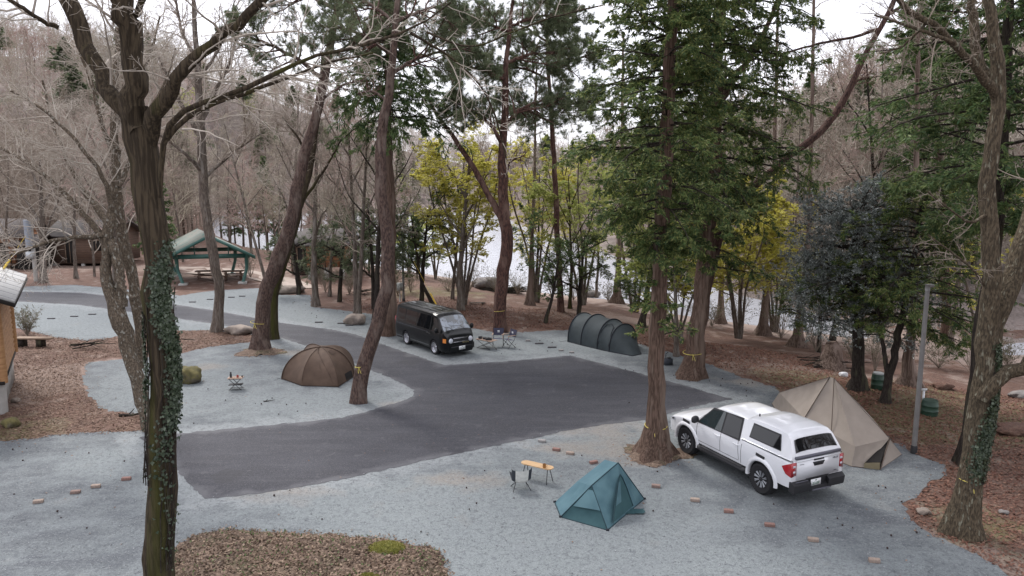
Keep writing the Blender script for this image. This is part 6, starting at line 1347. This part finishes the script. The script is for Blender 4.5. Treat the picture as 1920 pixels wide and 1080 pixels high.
# ---- fallen sticks, brush pile, plank
def stick(px, py, L_, rz, r_, seed, label, name='fallen_branch', forks=3, z=.03, n=1):
    g = gt(px, py); rg = np.random.RandomState(seed); mb = MB()
    for k in range(n):
        a = rz+(rg.uniform(-.5, .5) if n > 1 else 0); d = np.array([cos(a), sin(a), rg.uniform(-.03, .2) if n > 1 else 0.02]); p = np.array([rg.normal(0, L_*.22), rg.normal(0, L_*.12), z+rg.uniform(0, .35) if n > 1 else z]) if n > 1 else np.array([-L_/2*cos(a), -L_/2*sin(a), z]); P = [p-d*L_/2 if n > 1 else p]
        for i in range(6): d = unit(d+.09*rg.normal(0, 1, 3)*[1, 1, .3]); P.append(P[-1]+d*L_/6)
        P = np.array(P); P[:, 2] = np.maximum(P[:, 2], r_); mb.tube(P, r_*np.linspace(1, .4, 7), 6)
        for j in range(forks): q = P[rg.randint(1, 5)]; e = unit(d+rg.normal(0, .5, 3)*[1, 1, .4]); mb.tube([q, q+e*L_*.15, q+e*L_*.3+np.array([0, 0, .02])], [r_*.5, r_*.4, r_*.2], 5)
    o = mb.build(name, B_dark, smooth=180); o.location = tuple(g); tag(o, label, 'branches' if n > 1 else 'branch')
stick(180, 654, 1.6, .1, .03, 1, 'dark fallen branches on the leaves right of the bench', n=5, name='branch_heap'); stick(355, 637, .8, -.1, .025, 2, 'dark stick on the leafy strip behind the ivy covered trunk')
stick(950, 548, 2.6, .15, .035, 3, 'long heap of cut brush on the bank behind the tall red pine', n=46, name='brush_pile'); stick(690, 554, 1.5, .2, .03, 4, 'dark twigs heaped at the edge of the far pad', n=8, name='branch_heap')
stick(1540, 690, 2.0, .1, .03, 5, 'reddish dead branches on the ground left of the beige tent peak', n=9, name='branch_heap'); stick(250, 780, .9, .2, .05, 6, 'mossy stick at the edge of the gravel island by the ivy covered trunk'); stick(625, 722, .5, .1, .02, 7, 'short stick on the gravel in front of the brown tent'); stick(505, 753, .4, .3, .02, 8, 'twig on the gravel island between table and tent')
stick(1860, 720, 1.2, .5, .02, 9, 'pale dead branch on the leaves behind the large lichen covered tree', n=4, name='branch_heap')
g = gt(895, 571); b = MB(); b.box((0, 0, .12), (1.0, .22, .05), rz=.15); b.box((.35, .05, .05), (.15, .2, .1)); b.build('plank', B_grey).location = tuple(g); tag(bpy.context.scene.objects['plank'], 'weathered plank lying on the red leaf litter left of the tall red pine', 'plank')
# stump with flared roots
st = MB(); P = np.array([(0, 0, -.1), (.05, 0, .3), (.1, .05, .9), (.05, .1, 1.2)]); rough_tube(st, P, np.array([.75, .5, .34, .22]), 20, np.random.RandomState(4), lobes=.35, n=12); o = st.build('stump', B_cypr, smooth=180); o.location = tuple(gt(1556, 690)); tag(o, 'broken flared stump on the bank behind the beige tent', 'stump')
# ---- black bag and pot behind the conifer
g = gp(1252, 684); R = empty('camp_bag', (g[0], g[1], .004), .3, 'black bag with a pale top seen just right of the central conifer trunk', 'bag'); m = MB(); m.box((0, 0, .14), (.34, .26, .28)); m.build('bag_body', M_cdk, R); m = MB(); m.box((.05, 0, .3), (.16, .12, .05)); m.tube([(-.12, 0, .28), (-.1, 0, .5), (.0, 0, .55)], .02, 6); m.build('bag_handle', M_bpl, R)
# ---- lamp posts, boxes, barrels
M_gal = mat('galvanised_steel', (.2,.195,.19), .55, c2=(.15,.147,.143), sc=3)
def pole(px, py, top, w, label, name='lamp_post', Y=None):
    g = gt(px, py); R = empty(name, tuple(g), 0, label, 'lamp post'); tp = at(px, top, g[1]); h = tp[2]-g[2]; r_ = w/2*(g[1]+1)/CF
    m = MB(); m.tube([(0, 0, -.1), (0, 0, h*.5), (0, 0, h)], [r_, r_*.92, r_*.8], 16); m.build('pole', M_gal, R, smooth=60)
    m = MB(); m.lathe([(r_*1.25, 0), (r_*1.25, .22), (r_*1.05, .25)], k=16); m.build('base_collar', M_bpl, R, smooth=60)
    m = MB(); m.box((.06, 0, h+.0), (.2, .12, .06)); m.tube([(0, 0, h-.15), (0, 0, h+.02)], r_*.9, 12); o = m.build('lamp_head', M_gal, R); m = MB(); m.box((.08, 0, h-.034), (.13, .09, .01)); m.build('lamp_lens', M_wht, o)
    return R
pole(1713, 850, 535, 9.5, 'grey steel lamp post at the edge of the gravel right of the beige tent')
R = pole(757, 566, 432, 4.5, 'thin grey lamp post behind the black van')
g = gt(757, 566); b = MB(); b.box((0, 0, 1.05), (.34, .2, .5)); b.box((0, -.11, 1.05), (.28, .02, .44)); b.cyl((0, 0, 0), (0, 0, .8), .04, 8); o = b.build('switch_box', mat('box_grey', (.4,.42,.4), .6)); o.location = (g[0]-.2, g[1]-.3, g[2]); tag(o, 'pale grey electric box on a post behind the black van', 'electric box')
M_yel = mat('yellow_guard', (.72,.5,.06), .5); M_grb = mat('green_drum', (.03,.07,.045), .5, c2=(.02,.05,.035), sc=4)
def guard(p, q, label): b = MB(); b.cyl(p, q, .045, 10); b.cyl(np.array(q), np.array(q)+(np.array(q)-np.array(p))*2.2, .008, 5); o = b.build('guy_wire_guard', M_yel, smooth=60); tag(o, label, 'guy wire guard', 'yellow guards on guy wires')
guard(at(821, 577, 42.5), at(807, 550, 42.5), 'yellow guy wire guard sticking up behind the black van'); guard(at(4, 508, 29.5), at(18, 487, 29.9), 'yellow guy wire guard above the log cabin roof')
def barrel(px, py, r_, h_, top, label):
    g = gt(px, py); R = empty('barrel', tuple(g), 0, label, 'barrel', 'green barrels on the right bank'); m = MB(); m.lathe([(r_*.9, 0), (r_, .03), (r_, h_*.3), (r_*1.05, h_*.33), (r_, h_*.36), (r_, h_*.64), (r_*1.05, h_*.67), (r_, h_*.7), (r_*.9, h_), (.001, h_)], k=24); m.build('drum', M_grb, R, smooth=40)
    if top: m = MB(); m.lathe([(r_*.8, h_), (r_*.8, h_+.05), (.001, h_+.06)], k=20); m.build('lid', mat('lid_grey', (.4,.42,.42), .6), R, smooth=40)
    return R
barrel(1645, 729, .24, .6, True, 'green barrel with a pale lid behind the peak of the beige tent'); barrel(1742, 778, .27, .55, False, 'dark green barrel with a flat top right of the grey lamp post')
g = gt(1729, 772); b = MB(); b.box((0, 0, .4), (.06, .06, .8)); b.box((0, -.01, .82), (.2, .05, .06)); o = b.build('marker_post', M_plate); o.location = tuple(g); tag(o, 'short white post between the grey lamp post and the dark green barrel', 'post')
lump('plastic_sack', 1581, 706, .36, .2, .26, M_wht, 'white plastic sack at the foot of the bluish evergreen', 'sack', 31)
# ---- bench
g = gt(69, 650); R = empty('bench', tuple(g), -.05, 'low wooden plank bench with block feet beside the log cabin', 'bench'); M_bw = mat('weathered_wood', (.3,.22,.16), .85, c2=(.2,.14,.1), sc=5, stretch=(1,8,8)); b = MB(); b.box((-.1, 0, .42), (1.75, .38, .07)); b.build('seat', M_bw, R)
for x in (-.7, .22): b = MB(); b.box((x, 0, .19), (.3, .3, .38)); b.build('leg', B_dark, R)
# ---------------------------------------------------------------- buildings
M_log = mat('log_orange', (.4,.22,.1), .7, c2=(.3,.155,.065), sc=3, stretch=(1,1,6)); M_conc = mat('concrete', (.42,.41,.39), .9, c2=(.33,.32,.3), sc=3, bump=.3); M_rtil = mat('roof_metal_grey', (.5,.5,.49), .6, c2=(.44,.44,.43), sc=2); M_dk = mat('dark_recess', (.02,.017,.015), .9); M_wal = mat('brown_boards', (.16,.1,.07), .85, c2=(.12,.075,.055), sc=2, stretch=(1,1,8)); M_wor = mat('orange_boards', (.36,.17,.085), .8, c2=(.27,.12,.06), sc=2, stretch=(1,1,8)); M_rfb = mat('roof_shingle_brown', (.1,.085,.08), .9, c2=(.07,.06,.056), sc=2)
# near log cabin at the left edge
def log_cabin():
    C0 = np.array([-17.55, 24.9]); b = np.array([-.5, .866]); a = np.array([.866, .5]); rz = math.atan2(a[1], a[0])
    R = empty('log_cabin', (C0[0], C0[1], 0), rz, 'log cabin on concrete piers with pale grey roof at the left edge', 'cabin')   # local x = a (outwards right), y = b
    zf, ze = 1.15, 4.1; n = 15; hgt = (ze-zf)/n
    m = MB()
    for i in range(n): z = zf+hgt*(i+.5); m.tube([(-6, 0, z), (.02, 0, z)], hgt*.54, 8); 
    m.build('front_wall', M_log, R, smooth=60)
    m = MB()
    for i in range(n): z = zf+hgt*(i+.5); m.tube([(0, .1, z), (0, 5.2, z)], hgt*.54, 8)
    m.build('side_wall', M_log, R, smooth=60)
    for p in ((.06, -.02), (.06, 5.2)): m = MB(); m.tube([(p[0], p[1], zf-.05), (p[0], p[1], ze)], .13, 12); m.build('corner_post', M_log, R, smooth=60)
    m = MB(); m.box((-3, 2.6, 2.6), (5.8, 5.1, 2.9)); m.box((-3, 2.6, zf-.04), (6.2, 5.5, .12)); m.build('floor_frame', M_dk, R)
    m = MB(); m.tube([(-.25, .25, -.2), (-.25, .25, zf-.06)], .34, 20); m.build('pier', M_conc, R, smooth=60); m = MB(); m.tube([(-4.2, .25, -.2), (-4.2, .25, zf-.06)], .34, 20); m.build('pier', M_conc, R, smooth=60)
    m = MB()
    for k in range(14): m.box((-.05, .9+k*.33, .5), (.04, .28, 1.1))
    m.build('skirt_board', M_conc, R)
    sl = .45; x0, x1 = .7, -3.35; y0, y1 = -1.5, 5.9; ze_ = 4.02
    rf = MB(); V = []
    rf.prism([(x0, y0, ze_), (x1, y0, ze_+(x0-x1)*sl), (x1, y0, ze_+(x0-x1)*sl+.1), (x0, y0, ze_+.1)], (0, y1-y0, 0)); rf.prism([(x1, y0, ze_+(x0-x1)*sl), (x1-4.05, y0, ze_), (x1-4.05, y0, ze_+.1), (x1, y0, ze_+(x0-x1)*sl+.1)], (0, y1-y0, 0))
    ro = rf.build('roof', M_rtil, R); s = MB()
    for k in range(8):
        y = y0+.3+k*1.0; s.tube([(x0, y, ze_+.101), (x1, y, ze_+(x0-x1)*sl+.101)], .009, 5)
    for k in range(3): x = x0-1.2*k-.6; s.tube([(x, y0, ze_+(x0-x)*sl+.1), (x, y1, ze_+(x0-x)*sl+.1)], .007, 5)
    s.build('roof_seam', M_gpl, ro)
    f = MB(); f.prism([(x0+.01, y0-.03, ze_-.12), (x1, y0-.03, ze_+(x0-x1)*sl-.12), (x1, y0-.03, ze_+(x0-x1)*sl+.02), (x0+.01, y0-.03, ze_+.02)], (0, .06, 0)); f.box((x0-.02, (y0+y1)/2, ze_-.06), (.05, y1-y0, .1)); f.build('fascia', M_dk, ro)
log_cabin()
def cabin(px, py, w, d, h, roofh, rz, wm, rm, label, z0=.5, piers=True, openings=(), name='cabin', over=.5, ridge='x'):
    g = gt(px, py); R = empty(name, tuple(g), rz, label, 'cabin'); m = MB(); m.box((0, d/2, z0+h/2), (w, d, h)); o = m.build('wall', wm, R)
    m = MB()
    for k in range(int(h/.22)): m.box((0, -.004, z0+.11+k*.22), (w+.02, .03, .012)); m.box((w/2+.004, d/2, z0+.11+k*.22), (.02, d, .012))
    m.build('board_joint', M_dk, o)
    if piers:
        for x in (-w/2+.2, 0, w/2-.2): m = MB(); m.box((x, .2, z0/2-.1), (.3, .3, z0+.2)); m.build('pier', M_conc, R)
    zt = z0+h; hw_, hd = w/2+over, d/2+over; rf = MB()
    if ridge == 'x': rf.prism([(-hw_, d/2-hd, zt-.1), (-hw_, d/2, zt+roofh), (-hw_, d/2+hd, zt-.1), (-hw_, d/2+hd, zt-.2), (-hw_, d/2, zt+roofh-.12), (-hw_, d/2-hd, zt-.2)], (2*hw_, 0, 0)); m = MB(); m.prism([(-w/2, 0, zt), (-w/2, d, zt), (-w/2, d/2, zt+roofh*.8)], (w, 0, 0)); m.build('gable', wm, R)
    else: rf.prism([(-hw_, -over, zt-.1), (0, -over, zt+roofh), (hw_, -over, zt-.1), (hw_, -over, zt-.2), (0, -over, zt+roofh-.12), (-hw_, -over, zt-.2)], (0, 2*hd, 0)); m = MB(); m.prism([(-w/2, 0, zt), (0, 0, zt+roofh*.8), (w/2, 0, zt)], (0, d, 0)); m.build('gable', wm, R)
    rf.build('roof', rm, R)
    for x, z, ow, oh, kind in openings:
        m = MB(); m.box((x, -.03, z), (ow, .06, oh)); f = m.build('door' if kind == 'd' else 'window', M_dk, R)
        m = MB(); m.box((x, -.07, z+oh/2+.03), (ow+.16, .05, .06)); m.box((x-ow/2-.03, -.07, z), (.06, .05, oh)); m.box((x+ow/2+.03, -.07, z), (.06, .05, oh)); m.box((x, -.065, z), (.04, .04, oh)); m.build('frame', M_wal if wm is not M_wal else M_bw, f)
    return R
cabin(10, 505, 3.4, 5, 2.7, 1.3, .25, M_wor, M_rfb, 'orange brown cabin with dark porch and grey roof at the far left', z0=.3, openings=((-.2, 1.5, .9, 1.6, 'w'),))
cabin(52, 506, 1.6, 3, 2.2, .7, .1, M_dk, M_rfb, 'dark porch beside the orange brown cabin at the far left', z0=.1, piers=False, name='porch')
cabin(155, 500, 5.6, 5, 2.6, 1.2, .0, M_wal, mat('roof_pale', (.085,.076,.072), .9, c2=(.06,.054,.05), sc=2), 'long brown boarded lodge with pale roof behind the bare trees at left', z0=.3, openings=((-1.0, 1.45, .7, 2.2, 'd'), (1.4, 1.9, 1., .9, 'w'), (2.4, 1.8, .6, .9, 'w')))
cabin(612, 524, 2.9, 4, 1.9, 1.0, .1, M_wor, M_rfb, 'orange boarded cabin on short piers between the curved pines and the lamp post', z0=.95, openings=((.9, 2.2, .6, .8, 'w'),))
cabin(566, 516, 1.7, 3, 2.6, .8, .0, M_wal, mat('roof_pale', (.085,.076,.072)), 'small open hut with pale roof left of the orange boarded cabin', z0=.1, piers=False, openings=((.2, 1.3, .9, 2.0, 'd'),), name='hut')
# rail fence in front of the far left cabin
def rail_fence(pts, label, n=9, h=1.0):
    a, b = gt(*pts[0]), gt(*pts[1]); R = empty('fence', tuple(a), 0, label, 'fence'); m = MB()
    for z in (.5, h): m.tube([(0, 0, z), tuple(b-a+[0, 0, z])], .025, 6)
    m.build('rail', M_dk, R)
    for k in range(n): q = (b-a)*k/(n-1); m = MB(); m.cyl((q[0], q[1], q[2]-.1), (q[0], q[1], q[2]+h+.05), .03, 6); m.build('post', M_dk, R)
rail_fence([(-5, 506), (68, 504)], 'thin dark rail fence in front of the far left cabin')
# utility pole
g = gt(68, 527); R = empty('utility_pole', tuple(g), 0, 'concrete utility pole with a grey cylinder and box near the far left cabin', 'utility pole'); h = at(66, 412, g[1])[2]-g[2]
m = MB(); m.cyl((0, 0, -.2), (0, 0, h), .16, 12, r2=.13); m.build('pole', M_conc, R, smooth=60); m = MB(); m.cyl((-.12, -.25, 2.5), (-.12, -.25, h), .24, 14); m.build('cable_cover', mat('cover_bluegrey', (.28,.31,.36), .5), R, smooth=60); m = MB(); m.box((-.1, -.28, 2.05), (.5, .3, .5)); m.build('meter_box', mat('box_pale', (.5,.52,.53), .5), R)
# green roofed shelter
def shelter():
    M_gr = mat('green_painted_steel', (.03,.1,.085), .5, c2=(.045,.125,.105), sc=2); M_grf = mat('shelter_roof', (.1,.135,.115), .8, c2=(.15,.14,.115), sc=1.2, c3=(.035,.11,.09), sc3=1.1)
    g = gt(405, 532); R = empty('shelter', (g[0], g[1]-.5, g[2]), radians(12), 'open shelter with weathered green gabled roof and slanting green posts', 'shelter')
    w, d, ze, zr_ = 3.15, 7.5, 2.1, 3.7
    for s in (-1, 1):
        m = MB(); m.prism([(s*w, -.6, ze), (0, -.6, zr_), (0, -.6, zr_+.08), (s*w, -.6, ze+.08)][::s], (-2.2, d, 0)); ro = m.build('roof', M_grf, R)
        m = MB(); m.prism([(s*(w+.03), -.66, ze-.16), (0, -.66, zr_-.12), (0, -.66, zr_+.11), (s*(w+.03), -.66, ze+.1)][::s], (0, .1, 0)); m.build('barge_board', M_gr, ro)
        for y in (0, 5.5):
            x = s*2.45-(2.2*y/d); m = MB(); m.tube([(x-s*.35, y, 0), (x, y, 1.2), (x+s*.05, y, ze+.1)], [.12, .12, .16], 8); m.build('post', M_gr, R); m = MB(); m.box((x-s*.35, y, .05), (.6, .6, .25)); m.build('footing', M_conc, R)
    m = MB(); m.box((0, 0, ze+.05), (5.4, .14, .32)); m.build('tie_beam', M_gr, R); m = MB(); m.box((-1.6, 5.4, ze+.05), (5.4, .14, .3)); m.build('tie_beam', M_gr, R)
    for q in ((-1.2, (zr_-ze)*.5), (0, (zr_-ze)*.86), (1.2, (zr_-ze)*.5)): m = MB(); m.box((q[0], .02, ze+.2+q[1]/2), (.07, .07, q[1])); m.build('king_post', M_gr, R)
    for x in (-1.5, .6):
        t = empty('picnic_table', tuple(np.array([g[0]+x, g[1]+2, g[2]])), .2, 'dark picnic table with benches under the green shelter, %s' % ('at its left side' if x < 0 else 'at its right side'), 'table', 'picnic tables under the shelter')
        m = MB(); m.box((0, 0, .72), (1.6, .7, .06)); m.build('table_top', M_wal, t)
        for y in (-.65, .65): m = MB(); m.box((0, y, .42), (1.6, .26, .05)); m.build('seat', M_wal, t)
        for xx in (-.55, .55): m = MB(); m.box((xx, 0, .35), (.08, 1.3, .08)); m.box((xx, -.3, .35), (.08, .08, .7)); m.box((xx, .3, .35), (.08, .08, .7)); m.build('leg', M_wal, t)
shelter()
tk = MB(); tk.box((0, 0, .55), (.5, .5, 1.1)); tk.lathe([(.3, 1.1), (.2, 1.25), (.001, 1.3)], k=12); o = tk.build('water_tank', mat('pale_green_tank', (.3,.48,.42), .5), smooth=30); o.location = tuple(gt(239, 498)); tag(o, 'pale green tank standing between the bare trees left of the shelter', 'tank')
# every name stays plain; nothing else to do
